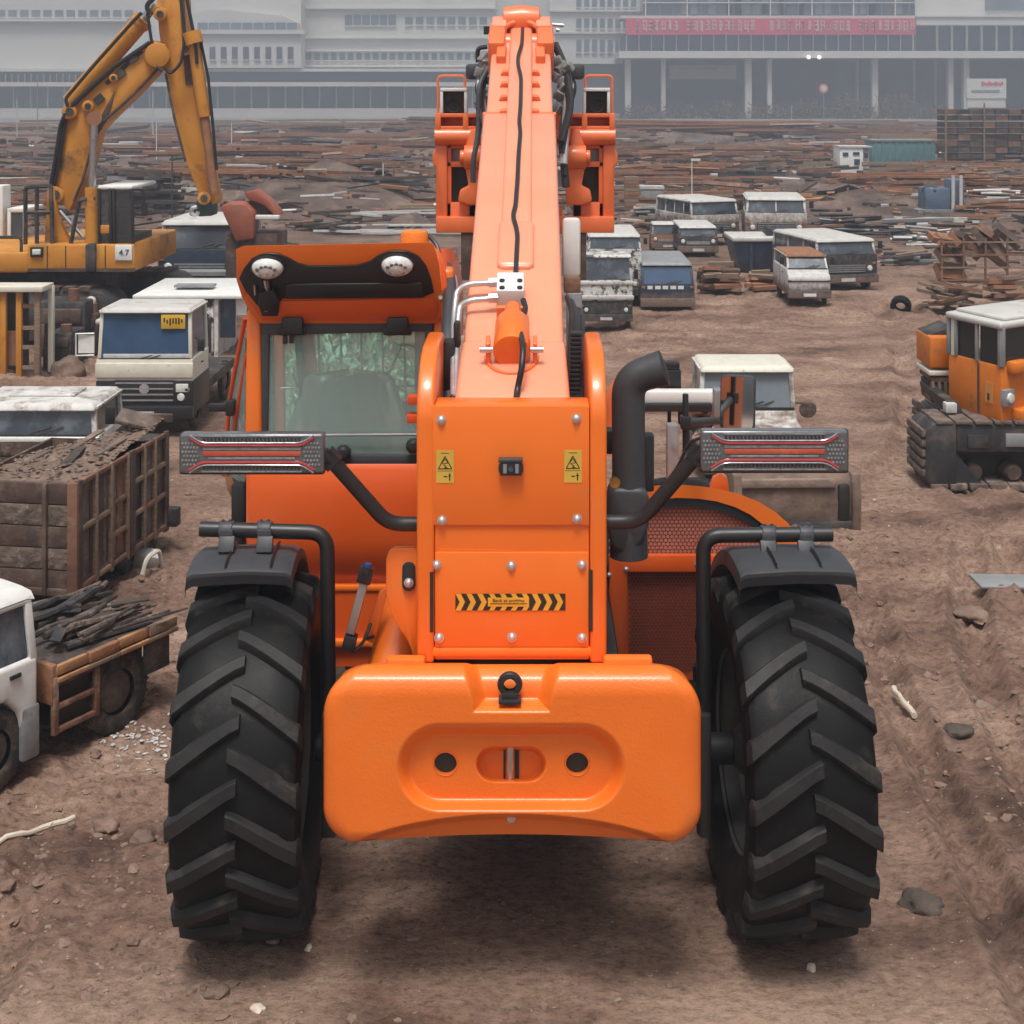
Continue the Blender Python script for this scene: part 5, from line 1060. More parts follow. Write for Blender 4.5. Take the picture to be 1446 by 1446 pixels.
# small white flatbed truck cut by the picture edge, load of dark logs
def flatbed():
    fx, ry = Vector((-2.28, 6.06, 0)), Vector((-1.87, 6.75, 0)); d = (ry - fx).normalized(); yaw = -math.atan2(d.x, d.y); k = .40
    side = Vector((d.y, -d.x, 0)); base = fx - d * .35 - side * (.83 * k)
    t = thing('flatbed_truck', 'small white truck with rusty lattice sides, dark branches on its flatbed', 'truck', base, yaw, k)
    W = 1.7; hw = W / 2; rr = random.Random(15)
    # cab
    b = MB().prism([(-.35, .50), (-.35, 1.05), (-.28, 1.25), (.02, 1.32), (1.50, 1.32), (1.50, .50), (1.28, .50), (1.22, .78), (1.05, .95), (.78, .95), (.55, .78), (.48, .5)], 'x', -hw, hw); VP_(b, 'cab_body', 'white', t, bevel=.05, seg=3)
    b = MB()
    for s_ in (-1, 1):
        for y0, y1, wd in ((.0, .30, .07), (.62, .68, .06), (1.40, 1.36, .10)):
            b.hexa([(s_ * (hw - .04) - .03, y0, 1.28), (s_ * (hw - .04) + .03, y0, 1.28), (s_ * (hw - .04) + .03, y0 + wd, 1.28), (s_ * (hw - .04) - .03, y0 + wd, 1.28)], [(s_ * (hw - .10) - .03, y1, 1.98), (s_ * (hw - .10) + .03, y1, 1.98), (s_ * (hw - .10) + .03, y1 + wd, 1.98), (s_ * (hw - .10) - .03, y1 + wd, 1.98)])
    VP_(b, 'pillars', 'white', t, bevel=.012)
    b = MB(); rows = []
    for i in range(9):
        a = math.pi * i / 8; x = -(hw - .06) * math.cos(a); z = 1.96 + .13 * math.sin(a) ** .5
        rows.append([(x, .26, z - .02), (x * 1.0, .34, z), (x, 1.40, z), (x, 1.50, z - .03), (x, 1.50, 1.93), (x, .26, 1.93)])
    b.surf(rows); b.box(-hw + .07, hw - .07, .3, 1.46, 1.90, 1.95); VP_(b, 'roof', 'white', t, smooth=50)
    for s_ in (-1, 1):
        for ya, yb, yc, yd in ((.08, .60, .66, .36), (.70, 1.38, 1.34, .75)):
            VP_(MB().poly([(s_ * (hw - .05), ya, 1.31), (s_ * (hw - .05), yb, 1.31), (s_ * (hw - .11), yc, 1.94), (s_ * (hw - .11), yd, 1.94)], (-s_ * .02, 0, 0)), 'side_window', 'glass', t)
        VP_(MB().obox((s_ * (hw + .015), 1.15, 1.20), (.03, .16, .045)), 'door_handle', 'black', t, bevel=.01)
        VP_(MB().box(s_ * (hw + .002) - .004, s_ * (hw + .002) + .004, .70, .712, .95, 1.30), 'door_gap', 'ink', t)
    VP_(MB().box(-hw + .1, hw - .1, 1.42, 1.46, 1.32, 1.94), 'rear_window', 'glass', t); VP_(MB().poly([(-hw + .08, .05, 1.32), (hw - .08, .05, 1.32), (hw - .13, .32, 1.94), (-hw + .13, .32, 1.94)], (0, .02, 0)), 'windscreen', 'glass', t)
    VP_(MB().box(-hw - .01, hw + .01, 1.26, 1.52, .22, .80), 'side_skirt', 'grey', t, bevel=.03)
    for y in (.80, 2.55):
        for s_ in (-1, 1): road_wheel(t, s_ * (hw - .12), y, .47 if y > 2 else .44)
    for o_ in [q for q in bpy.data.objects if q.parent == t and not q.name.startswith('wheel')]: o_.scale = (1, .90, 1)
    # bed
    VP_(MB().box(-hw, hw, 1.56, 3.35, .98, 1.08), 'bed_floor', 'woodd', t, bevel=.01)
    VP_(MB().box(-.4, .4, 1.0, 3.3, .55, .85), 'chassis', 'dark', t)
    for i in range(4):
        ya = 1.58 + .46 * i; VP_(MB().box(hw - .03, hw + .03 + .02 * (i % 2), ya, ya + .44, 1.00 + .01 * rr.random(), 1.12), 'edge_board', ['woodo', 'rusto', 'woodo', 'wood'][i], t, bevel=.01)
        VP_(MB().box(hw + .02, hw + .06, ya, ya + .45, .94, .99), 'edge_strip', 'wood' if i % 2 else 'woodo', t, bevel=.006)
    VP_(MB().box(-hw, hw + .02, 1.52, 1.60, .70, 1.14), 'front_board', 'rusto', t, bevel=.012)
    for za in (.40, .66, .92): VP_(MB().box(hw - .02, hw + .03, 1.56, 2.18, za - .03, za + .03), 'lattice_bar', 'rust' if za < .8 else 'rustd', t, bevel=.008)
    for y in (1.57, 2.16): VP_(MB().box(hw - .025, hw + .035, y - .035, y + .035, .36, 1.0), 'lattice_post', 'rust', t, bevel=.008)
    VP_(MB().box(hw - .3, hw - .05, 1.6, 2.12, .42, .9), 'tool_box', 'ink', t)
    VP_(MB().box(hw - .02, hw + .02, 2.9, 3.30, .55, .98), 'mud_flap', 'dark', t, bevel=.01)
    for i in range(34):
        x = rr.uniform(-hw + .06, hw - .05); r = rr.uniform(.02, .055); y0 = rr.uniform(1.6, 2.6); y1 = min(3.45, y0 + rr.uniform(.5, 1.7)); z = 1.08 + r + rr.random() ** 2 * .16; s2 = rr.uniform(-.25, .25)
        b = MB(); b.tube([(x, y0, z), (x + s2 * .3, y0 * .65 + y1 * .35, z + rr.uniform(-.01, .05)), (x + s2 * .6, y0 * .3 + y1 * .7, z + rr.uniform(-.03, .04)), (x + s2, y1, z + rr.uniform(-.02, .02))], [r, r * 1.1, r * .8, r * .6], 7); VP_(b, 'branch', ['woodd', 'dark', 'woodd', 'mudd'][i % 4], t)
    for i in range(6):
        b = MB().obox((rr.uniform(-.6, .7), rr.uniform(1.7, 3.2), 1.15 + .12 * rr.random()), (rr.uniform(.06, .14), rr.uniform(.2, .5), .02), (rr.uniform(-.2, .2), rr.uniform(-.3, .3), rr.uniform(-1, 1))); VP_(b, 'bark_sheet', ['woodd', 'dark', 'rustd', 'mudd'][i % 4], t)
flatbed()

# row along the far side
vehicle('van', 'white-roofed dark van standing under the yellow excavator arm', 'van', 282, 428, 118, 1.9, 2.6, 1.2, 1.86, z0=.4, body='navy', roof='oldroof', frame='dwhite', pane='glass', nside=1, round_=.1)
t = vehicle('truck', 'battered white truck with a black front beside the boom', 'truck', 856, 468, 74, 2.3, 5, 2.26, 3.35, z0=.55, body='scab', roof='scab', lower='dark', zl=1.35, nside=1, cabL=1.8, grille=None, bumper='dark', wr=.5)
VP_(MB().box(-1.22, 1.22, -.1, .02, 1.40, 1.58), 'front_beam', 'pale', t, bevel=.03); VP_(MB().box(-1.22, 1.22, -.06, .02, 2.05, 2.2), 'scuttle', 'dwhite', t, bevel=.03)
t = vehicle('truck', 'pale box truck behind the battered white truck', 'truck', 868, 436, 76, 2.3, 5, 2.5, 3.1, z0=.6, body='scab', roof='pale', nside=2, pane='glass')
t = vehicle('van', 'dark blue van with a row of white marks across its nose', 'van', 943, 441, 76, 1.9, 4.2, .96, 1.72, z0=.28, body='navy', roof='grey', frame='navy', pane='bglass', nside=2, wr=.33, rake=.3, grille=None, lamps=False, round_=.09)
q = MB(); rr = random.Random(3)
for i in range(5): q.box(-.72 + .27 * i, -.55 + .27 * i + .05 * rr.random(), -.02, .0, .80, .92)
VP_(q, 'nose_mark', 'white', t)
vehicle('jeep', 'small black jeep parked before the long white bus', 'jeep', 986, 366, 56, 1.8, 3.4, .95, 1.45, z0=.35, body='dark', roof='pale', frame='dark', nside=2, wr=.38)
vehicle('truck', 'little pale truck with an orange flank beside the black jeep', 'truck', 943, 358, 46, 1.8, 3.2, 1.05, 1.68, z0=.4, body='rusto', roof='oldroof', frame='grey', nside=1, cabL=1.4, wr=.36)
vehicle('bus', 'long white bus standing behind the black jeep', 'bus', 1010, 348, 76, 2.3, 3.6, 1.35, 2.0, yaw=R(20), z0=.45, body='dwhite', roof='oldroof', nside=4, wr=.4)
vehicle('bus', 'white bus with wide windows behind the dark steel tub', 'bus', 1096, 353, 86, 2.3, 3.4, 1.4, 1.98, yaw=-R(6), z0=.45, body='dwhite', roof='oldroof', nside=2, wr=.4, split=True)
t = vehicle('van', 'grey-white van with a red roof, facing the open ground', 'van', 1143, 434, 60, 1.7, 3.6, 1.45, 2.02, z0=.42, body='pale', roof='rusto', frame='pale', pane='glass', nside=2, wr=.35, rake=.35, nose=.35, zh=1.25, grille=None, lamps=False, bumper='navy')
VP_(MB().box(-.86, .86, -.03, .03, .98, 1.02), 'bonnet_gap', 'ink', t); VP_(MB().box(-.25, .25, -.14, -.11, .40, .52), 'plate', 'white', t)
vehicle('bus', 'white-topped bus with a blackened front beside the red-roofed van', 'bus', 1196, 412, 92, 2.3, 4.2, 1.28, 1.85, yaw=R(12), z0=.4, body='dark', roof='oldroof', frame='dwhite', pane='glass', nside=3, wr=.42)
t = vehicle('pickup_truck', 'white pickup with a pale roof, a steel bucket lying at its front', 'truck', 1066, 702, 144, 1.9, 4.2, 1.40, 2.22, z0=.5, body='dwhite', roof='cream', nside=1, cabL=2.3, nose=.9, zh=1.18, wr=.40, mirror=False, pane=mat('pale_glass', (.20, .23, .26), .12, c2=(.15, .18, .21), ns=1.2, rvar=.03), rake=.12, lower='grey', zl=.8)
rm = VP_(MB().lathe([(.0001, -.05), (.15, -.05), (.17, 0), (.15, .05), (.0001, .05)], (1.16, .9, 1.40), (0, 1, 0), 18), 'round_mirror', 'rustd', t); VP_(MB().tube([(.9, 1.0, 1.50), (1.12, .92, 1.52), (1.14, .9, 1.45)], .02, 6), 'mirror_arm', 'black', rm)

# dark steel tub
g = G(1086, 386); t = thing('steel_tub', 'dark steel tub with a pale rim, in front of a white bus', 'skip', g, 0, 1)
w_ = 104 * g.y / F / 2; b = MB().hexa([(-w_ * .8, 0, .02), (w_ * .8, 0, .02), (w_ * .8, .9, .02), (-w_ * .8, .9, .02)], [(-w_, -.08, .56), (w_, -.08, .56), (w_, 1.0, .56), (-w_, 1.0, .56)]); VP_(b, 'tub', 'navy', t, bevel=.03)
VP_(MB().box(-w_ * 1.02, w_ * 1.02, -.12, 1.02, .55, .62), 'rim', 'pale', t, bevel=.02); VP_(MB().obox((.1, .3, .68), (.25, .2, .12), (.3, .2, .4)), 'scrap_lump', 'dark', t)
for s_ in (-1, 1): VP_(MB().box(s_ * w_ * .5 - .03, s_ * w_ * .5 + .03, -.09, -.02, .05, .55), 'tub_rib', 'navy', t)

# muddy bucket in front of the white pickup
g = G(1124, 747); t = thing('digger_bucket', 'muddy steel digger bucket lying on the mud before the white pickup', 'bucket', g, R(2), 1)
w_ = 168 * g.y / F / 2
b = MB().prism([(0, .0), (.30, .02), (.34, .16), (.30, .36), (.06, .37), (.0, .33), (-.02, .16)], 'x', -w_ * .97, w_ * .97); VP_(b, 'shell', 'mud', t, bevel=.02)
for s_ in (-1, 1): VP_(MB().prism([(-.05, -.005), (.32, .0), (.36, .2), (.30, .385), (-.03, .385), (-.07, .2)], 'x', s_ * w_ - .03, s_ * w_ + .03), 'side_cheek', 'mud', t, bevel=.012)
VP_(MB().box(w_ * .70, w_ * .9, -.035, .1, .06, .31), 'socket', 'ink', t, bevel=.02); VP_(MB().box(-w_ * .98, w_ * .66, -.035, .02, .29, .35), 'lip_plate', 'rock', t, bevel=.01); VP_(MB().box(-w_ * .98, w_ * .98, -.045, .02, .0, .06), 'cutting_edge', 'dark', t, bevel=.01)

# ------------------------------------------------------------------ yellow excavator
YE = 17.4
g = Vector((P(60, 480, YE).x, YE, 0)); EX_ = thing('excavator', 'big worn yellow excavator with its arm bent high over the yard', 'excavator', g); OFF = g.copy()
def ep(b, name, m, parent=None, **k): return b.build(name, m, parent or EX_, **k)
b = MB(); b.pbox(38, 190, 345, 384, YE - .5, 2.0); DK = ep(b, 'deck', 'exc', bevel=.03)
b = MB().ppoly([(72, 268), (97, 300), (104, 285), (116, 257), (128, 213), (134, 187), (147, 172), (187, 133), (230, 88), (234, 63), (213, 56), (160, 90), (130, 117), (97, 150), (88, 173), (80, 227), (70, 262)], YE - .2, .45); BM_ = ep(b, 'boom', 'exc', bevel=.025)
b = MB().ppoly([(131, 186), (162, 128), (157, 150), (150, 172), (138, 190)], YE - .215, .02); ep(b, 'boom_recess', 'rustd', BM_)
b = MB().ppoly([(216, -60), (258, -60), (261, 40), (270, 110), (283, 180), (300, 255), (306, 285), (296, 292), (284, 284), (272, 254), (262, 226), (246, 165), (232, 100), (224, 45)], YE - .1, .38); ST_ = ep(b, 'stick', 'exc', bevel=.025)
b = MB().ppoly([(251, -40), (258, -40), (262, 40), (272, 120), (262, 120), (256, 40)], YE - .115, .02); ep(b, 'stick_stain', 'rustd', ST_)
b = MB(); b.cyl(P(100, 145, YE - .1), P(196, 34, YE - .1), .115, n=18); b.cyl(P(196, 34, YE - .1), P(203, 27, YE - .1), .13, n=18); AC = ep(b, 'arm_cylinder', 'exc')
b = MB(); b.cyl(P(203, 27, YE - .1), P(219, 6, YE - .1), .055); ep(b, 'piston_rod', 'steel', AC)
b = MB(); b.cyl(P(131, 345, YE - .35), P(130, 265, YE - .35), .085, n=16); LC = ep(b, 'lift_cylinder', 'exc'); b = MB(); b.cyl(P(130, 266, YE - .35), P(133, 176, YE - .35), .045, n=12); ep(b, 'piston_rod', 'steel', LC); b = MB(); b.cyl(P(133, 167, YE - .4), P(133, 167, YE), .09, n=16); ep(b, 'pin_boss', 'rusto', LC)
b = MB(); b.cyl(P(273, 55, YE - .2), P(289, 165, YE - .2), .075, n=14); BC = ep(b, 'bucket_cylinder', 'exc'); b = MB(); b.cyl(P(289, 165, YE - .2), P(303, 275, YE - .2), .055, n=12); ep(b, 'piston_rod', 'rusto', BC); b = MB(); b.cyl(P(270, 45, YE - .25), P(275, 62, YE - .25), .11, n=12); ep(b, 'gland', 'exc', BC)
for pts, r in (([(258, -30), (268, 20), (276, 60), (278, 90)], .022), ([(252, -20), (262, 45), (256, 90), (240, 105), (232, 95)], .02), ([(208, 18), (214, 60), (222, 95), (228, 100)], .02), ([(96, 150), (92, 140), (130, 95), (190, 28), (200, 18)], .022), ([(92, 160), (85, 175), (76, 235), (70, 265)], .02), ([(212, 20), (206, 8), (220, -5)], .03)):
    b = MB(); b.tube(fillet([P(x, y, YE - .28) for x, y in pts], .3), r, 7); ep(b, 'hose', 'black', BM_)
for pts, r in (([(99, 152), (132, 121), (162, 94), (212, 60)], .03), ([(92, 168), (84, 222), (76, 262)], .03), ([(146, 172), (188, 134), (230, 90)], .018), ([(128, 214), (116, 256), (104, 284)], .018), ([(262, 228), (246, 166), (234, 104)], .018), ([(150, 118), (178, 92), (200, 72)], .024), ([(284, 60), (294, 110), (300, 170), (306, 240)], .02), ([(268, 60), (284, 165), (298, 262)], .02)):
    b = MB(); b.tube([P(x, y, YE - .21 if r < .03 else YE - .24) for x, y in pts], r, 6); ep(b, 'hydraulic_line', 'black' if r > .019 else 'rustd', BM_)
for x, y, r in ((78, 275, .10), (124, 150, .07), (98, 158, .09), (226, 20, .08), (262, 70, .07), (288, 280, .08), (160, 110, .05)):
    b = MB(); b.cyl(P(x, y, YE - .27), P(x, y, YE + .1), r, n=16); pb = ep(b, 'pivot_pin', 'exc', BM_, bevel=.008); b = MB(); b.cyl(P(x, y, YE - .285), P(x, y, YE - .2), r * .55, n=14); ep(b, 'pin_cap', 'dark', pb)
for x0, y0 in ((170, 104), (140, 140), (188, 82)):
    b = MB(); b.obox(P(x0, y0, YE - .21), (.12, .05, .09), (0, -.7, 0)); ep(b, 'hose_clamp', 'dark', BM_)
b = MB(); b.tube(fillet([P(-10, 356, YE - .45), P(-10, 335, YE - .45), P(30, 335, YE - .45), P(30, 356, YE - .45)], .05), .02, 6); ep(b, 'hand_rail', 'dark', DK)
for x in (66, 92, 148): ep(MB().pbox(x, x + 1.2, 347, 383, YE - .505, .02), 'panel_gap', 'ink', DK)
ep(MB().pbox(40, 190, 379, 384, YE - .51, .03), 'deck_skirt', 'rustd', DK)
b = MB(); b.cyl(P(222, 78, YE - .3), P(222, 78, YE + .3), .15, n=20); ep(b, 'elbow_pin', 'exc', BM_, bevel=.01)
b = MB(); b.pbox(-90, 40, 356, 386, YE - .5, 2.2); ep(b, 'counterweight', 'exc', bevel=.04)
b = MB(); b.pbox(42, 60, 349, 363, YE - .53, .05); ep(b, 'deck_lamp_frame', 'black', DK, bevel=.01); b = MB(); b.pbox(45, 57, 352, 360, YE - .55, .03); ep(b, 'deck_lamp', 'lampw', DK, bevel=.01)
b = MB(); b.pbox(162, 186, 346, 368, YE - .53, .03); wp = ep(b, 'white_plate', 'white', DK, bevel=.01)
link('plate_number', text_mesh('4.7', .10, 'plate_number', 'ink', .002), wp, P(175, 357, YE - .535) - OFF, (R(90), 0, 0))
b = MB(); b.pbox(120, 134, 345, 384, YE - .56, .3); ep(b, 'slew_bracket', 'dark', DK, bevel=.02)
# cab
b = MB(); b.pbox(137, 187, 262, 268, YE - .45, 1.1); ep(b, 'cab_roof', 'white', bevel=.03)
b = MB()
for x in (137, 153, 158, 184): b.poly([P(x, 266, YE - .45), P(x + 4, 266, YE - .45), P(x + 5, 346, YE - .45), P(x + 1, 346, YE - .45)], (0, .05, 0)); b.poly([P(x, 266, YE + .55), P(x + 4, 266, YE + .55), P(x + 5, 346, YE + .55), P(x + 1, 346, YE + .55)], (0, .05, 0))
CF = ep(b, 'cab_frame', 'black', bevel=.01)
for x0, x1 in ((141, 153), (162, 185)): ep(MB().pbox(x0, x1, 267, 345, YE - .42, .02), 'cab_window', 'excglass', CF)
ep(MB().pbox(152, 172, 300, 345, YE - .1, .4), 'cab_seat', 'ink', CF, bevel=.04); ep(MB().pbox(140, 186, 334, 346, YE - .38, .9), 'cab_floor', 'dark', CF)
ep(MB().pbox(140, 156, 318, 330, YE - .44, .1), 'door_guard', 'exc', CF, bevel=.01)
b = MB(); b.tube(fillet([P(187, 268, YE - .5), P(202, 266, YE - .5), P(203, 300, YE - .5)], .05), .02, 6); b.obox(P(204, 296, YE - .5), (.06, .04, .16)); ep(b, 'cab_mirror', 'black', CF)
# pivot frame and cage of rails
b = MB()
for pts in ([(36, 345), (36, 264), (72, 262), (74, 345)], [(36, 300), (74, 300)], [(100, 345), (112, 282), (135, 280)], [(52, 345), (52, 264)]): b.tube(fillet([P(x, y, YE - .4) for x, y in pts], .04), .028, 6)
ep(b, 'rail_cage', 'dark')
b = MB().ppoly([(62, 345), (66, 270), (76, 262), (80, 300), (100, 345)], YE - .3, .1); ep(b, 'pivot_bracket', 'exc', bevel=.02)
b = MB(); b.tube([P(84, 298, YE - .35), P(118, 335, YE - .35)], .025, 6); ep(b, 'pipe', 'steel')
# tracks
def track(nm, x0, x1, y0, y1, Y, d):
    a, c = P(x0, y1, Y), P(x1, y0, Y); r = (c.z - a.z) / 2; zc = a.z + r; b = MB()
    pts = [(a.x + r + (c.x - a.x - 2 * r) * 1, zc)]
    prof = [(c.x - r + r * math.sin(q), zc - r * math.cos(q)) for q in np.linspace(0, math.pi, 9)] + [(a.x + r - r * math.sin(q), zc + r * math.cos(q)) for q in np.linspace(0, math.pi, 9)]
    b.prism(prof, 'y', Y, Y + d); o = ep(b, 'track', 'dark', bevel=.02)
    L_ = c.x - a.x - 2 * r; n = int(L_ / .17)
    for i in range(n):
        x = a.x + r + L_ * (i + .5) / n
        ep(MB().box(x - .07, x + .07, Y - .02, Y + d + .02, c.z - .01, c.z + .04), 'track_shoe', 'rustd', o)
    for i in range(5): ep(MB().lathe([(.0001, -.03), (r * .5, -.03), (r * .55, 0)], (a.x + r + L_ * (i + .2) / 4.4, Y - .005, zc - r * .2), (0, 1, 0), 14), 'roller', 'rustd', o)
track('far', -80, 262, 388, 438, YE + 1.0, .6); track('near', -120, 165, 410, 482, YE - .6, .6)
b = MB(); b.pbox(-20, 150, 384, 420, YE - .1, 1.2); ep(b, 'turntable', 'dark', bevel=.03)
# knuckle of the grab
b = MB().ppoly([(272, 300), (278, 282), (290, 276), (300, 290), (300, 305), (280, 306)], YE - .15, .3); GR = ep(b, 'knuckle', mat('dark_green', (.03, .05, .04), .6), bevel=.02)
b = MB(); b.tube(fillet([P(278, 292, YE - .3), P(270, 294, YE - .3), P(270, 303, YE - .3), P(278, 304, YE - .3), P(280, 299, YE - .3)], .06), .025, 7); ep(b, 'hook', 'zinc', GR)
OFF = Vector((0, 0, 0))
# orange-red grab shell on the ground behind
Yg = 19.5; g = Vector((P(345, 345, Yg).x, Yg, 0)); t = thing('scrap_grab', 'faded red scrap grab with a pale strip, under the excavator arm', 'grab', g); OFF = g.copy()
b = MB().ppoly([(310, 292), (322, 286), (346, 285), (360, 300), (358, 338), (332, 342), (322, 318)], Yg, .3); b.build('grab_shell', 'redgrab', t, bevel=.04)
b = MB().ppoly([(345, 272), (360, 268), (380, 284), (395, 303), (390, 306), (372, 290), (350, 282)], Yg + .1, .4); b.build('grab_tine', 'redgrab', t, bevel=.02)
b = MB().ppoly([(352, 284), (372, 290), (388, 306), (362, 308)], Yg + .2, .3); b.build('grab_web', 'rustd', t); b = MB().pbox(360, 394, 304, 310, Yg + .05, .1); b.build('pale_strip', 'white', t, bevel=.01)
b = MB().pbox(318, 392, 330, 470, Yg + .1, .8); b.build('grab_base', 'rustd', t, bevel=.03)
OFF = Vector((0, 0, 0))
# white machine at the picture edge
g = Vector((P(12, 470, 18.6).x, 18.6, 0)); t = thing('site_machine', 'small white machine cab peeping out beyond the yellow excavator deck', 'machine', g); OFF = g.copy()
b = MB().pbox(-30, 38, 340, 480, 18.6, .8); b.build('machine_body', 'dwhite', t, bevel=.03); b = MB().pbox(10, 36, 294, 300, 18.6, .7); b.pbox(10, 15, 298, 342, 18.6, .05); b.pbox(32, 36, 298, 342, 18.6, .05); b.build('cab_frame', 'white', t, bevel=.01); MB().pbox(15, 32, 300, 340, 18.62, .02).build('cab_window', 'glass', t); MB().pbox(-12, 4, 262, 342, 18.6, .3).build('white_post', 'white', t, bevel=.02)
OFF = Vector((0, 0, 0))

# ------------------------------------------------------------------ orange tracked crane on the right
YO = 10.75; g = Vector((P(1400, 690, YO).x, YO, 0)); t = thing('tracked_crane', 'orange tracked crane cab with a white roof, half in the picture', 'crane', g); OFF = g.copy()
A_, B_, C_ = (1338, 11.35), (1414, 10.75), (1560, 11.5)
def q3(y0, y1, o=0): # side quad A-B, front quad B-C between photo heights (measured at B)
    zb, za = zat(y1, 10.75), zat(y0, 10.75)
    f = lambda c, z: Vector(((c[0] - CX) * c[1] / F, c[1], z))
    return [f(c, zb) for c in (A_, B_, C_)], [f(c, za) for c in (A_, B_, C_)]
def cabblk(y0, y1, grow=0.):
    lo, hi = q3(y0, y1); back = Vector((.75, .62 * 1.0, 0))
    D = [p for p in lo]; d4 = lo[0] + (lo[2] - lo[1]); h4 = hi[0] + (hi[2] - hi[1]); c = (lo[0] + lo[1] + lo[2] + d4) / 4
    gr = lambda p: p + Vector(((p.x - c.x) * grow, (p.y - c.y) * grow, 0))
    return MB().hexa([gr(p) for p in (lo[0], lo[1], lo[2], d4)], [gr(p) for p in (hi[0], hi[1], hi[2], h4)])
LB = cabblk(517, 606).build('cab_body', 'excd', t, bevel=.025)
cabblk(456, 466, .035).build('cab_roof', 'oldroof', t, bevel=.02, seg=3)
cabblk(451, 457, -.10).build('roof_panel', 'oldroof', t, bevel=.02)
lo, hi = q3(463, 519)
def along(p, q, f): return p + (q - p) * f
b = MB()
def cpost(p0, p1, f, wd, out):
    a = along(p0[0], p0[1], f); c = along(p1[0], p1[1], f); d = (p0[1] - p0[0]).normalized() * wd / 2; n = Vector((d.y, -d.x, 0)).normalized() * .012
    return b.hexa([a - d + n, a + d + n, a + d - n, a - d - n], [c - d + n, c + d + n, c + d - n, c - d - n])
for f, wd in ((.025, .035), (.17, .025), (.56, .03), (.975, .035)): cpost((lo[0], lo[1]), (hi[0], hi[1]), f, wd, 0)
for f, wd in ((.015, .035), (.97, .06)): cpost((lo[1], lo[2]), (hi[1], hi[2]), f, wd, 0)
PB = b.build('cab_pillars', 'grey', t, bevel=.006)
for (p0, p1), fa, fb in (((0, 1), .06, .53), ((0, 1), .6, .93), ((1, 2), .05, .95)):
    n = Vector(((lo[p1] - lo[p0]).y, -(lo[p1] - lo[p0]).x, 0)).normalized() * .012
    MB().poly([along(lo[p0], lo[p1], fa) - n, along(lo[p0], lo[p1], fb) - n, along(hi[p0], hi[p1], fb) - n, along(hi[p0], hi[p1], fa) - n], -n).build('window', 'dglass', t)
n = Vector(((lo[1] - lo[0]).y, -(lo[1] - lo[0]).x, 0)).normalized(); 
MB().poly([along(lo[0], lo[1], .08), along(lo[0], lo[1], .14), along(hi[0], hi[1], .14), along(hi[0], hi[1], .08)], n * .006).build('pale_sash', 'cream', t)
lo2, hi2 = q3(520, 600)
for f in (.58, .60): MB().poly([along(lo2[0], lo2[1], f) + n * .004, along(lo2[0], lo2[1], f + .012) + n * .004, along(hi2[0], hi2[1], f + .012) + n * .004, along(hi2[0], hi2[1], f) + n * .004], n * .004).build('door_seam', 'rustd', t)
MB().poly([along(lo2[0], lo2[1], .72) + n * .002 + Vector((0, 0, .14)), along(lo2[0], lo2[1], .86) + n * .002 + Vector((0, 0, .14)), along(lo2[0], lo2[1], .86) + n * .002 + Vector((0, 0, .30)), along(lo2[0], lo2[1], .72) + n * .002 + Vector((0, 0, .30))], n * .004).build('door_panel', mat('crane_panel', (.62, .27, .07), .5), t)
b = MB(); c = along(lo2[0], lo2[1], .79) + n * .008 + Vector((0, 0, .19)); b.obox(c, (.02, .012, .05)); b.build('door_latch', 'ink', t)
nf = Vector(((lo[2] - lo[1]).y, -(lo[2] - lo[1]).x, 0)).normalized()
cf = along(lo2[1], lo2[2], .05) + nf * .02 + Vector((0, 0, .20)); b = MB(); b.lathe([(.0001, .03), (.035, .025), (.045, 0), (.045, -.03)], cf, nf, 18, cap=False); b.build('headlight', 'lampw', t)
MB().obox(cf - nf * .015, (.12, .05, .13), (0, 0, math.atan2(nf.x, -nf.y))).build('lamp_plate', 'grey', t, bevel=.01)
MB().obox(along(hi2[1], hi2[2], .12) + nf * .03, (.2, .1, .10), (0, 0, math.atan2(nf.x, -nf.y))).build('bonnet_bump', 'excd', t, bevel=.03)
MB().obox(along(lo2[1], lo2[2], .4) + nf * .03 + Vector((0, 0, .05)), (.8, .12, .12), (0, 0, math.atan2(nf.x, -nf.y))).build('front_sill', 'excd', t, bevel=.02)
# counterweight block and boom foot behind
b = MB(); b.pbox(1313, 1352, 476, 520, 11.5, .42); b.build('counterweight', 'excd', t, bevel=.02)
MB().pbox(1312, 1352, 524, 531, 11.5, .40).build('ballast_plate', 'cream', t, bevel=.01); MB().pbox(1316, 1352, 533, 540, 11.52, .38).build('ballast_plate', 'rust', t, bevel=.01); MB().pbox(1317, 1352, 542, 562, 11.54, .36).build('ballast_grid', 'rustd', t, bevel=.01); MB().ppoly([(1314, 560), (1347, 572), (1347, 580), (1316, 568)], 11.5, .3).build('ballast_rail', 'rust', t)
for i in range(4): MB().pbox(1316 + 9 * i, 1320 + 9 * i, 540, 564, 11.50, .05).build('grid_bar', 'wood', t)
MB().ppoly([(1308, 474), (1345, 460), (1345, 476)], 11.6, .35).build('rear_cover', 'dark', t, bevel=.02)
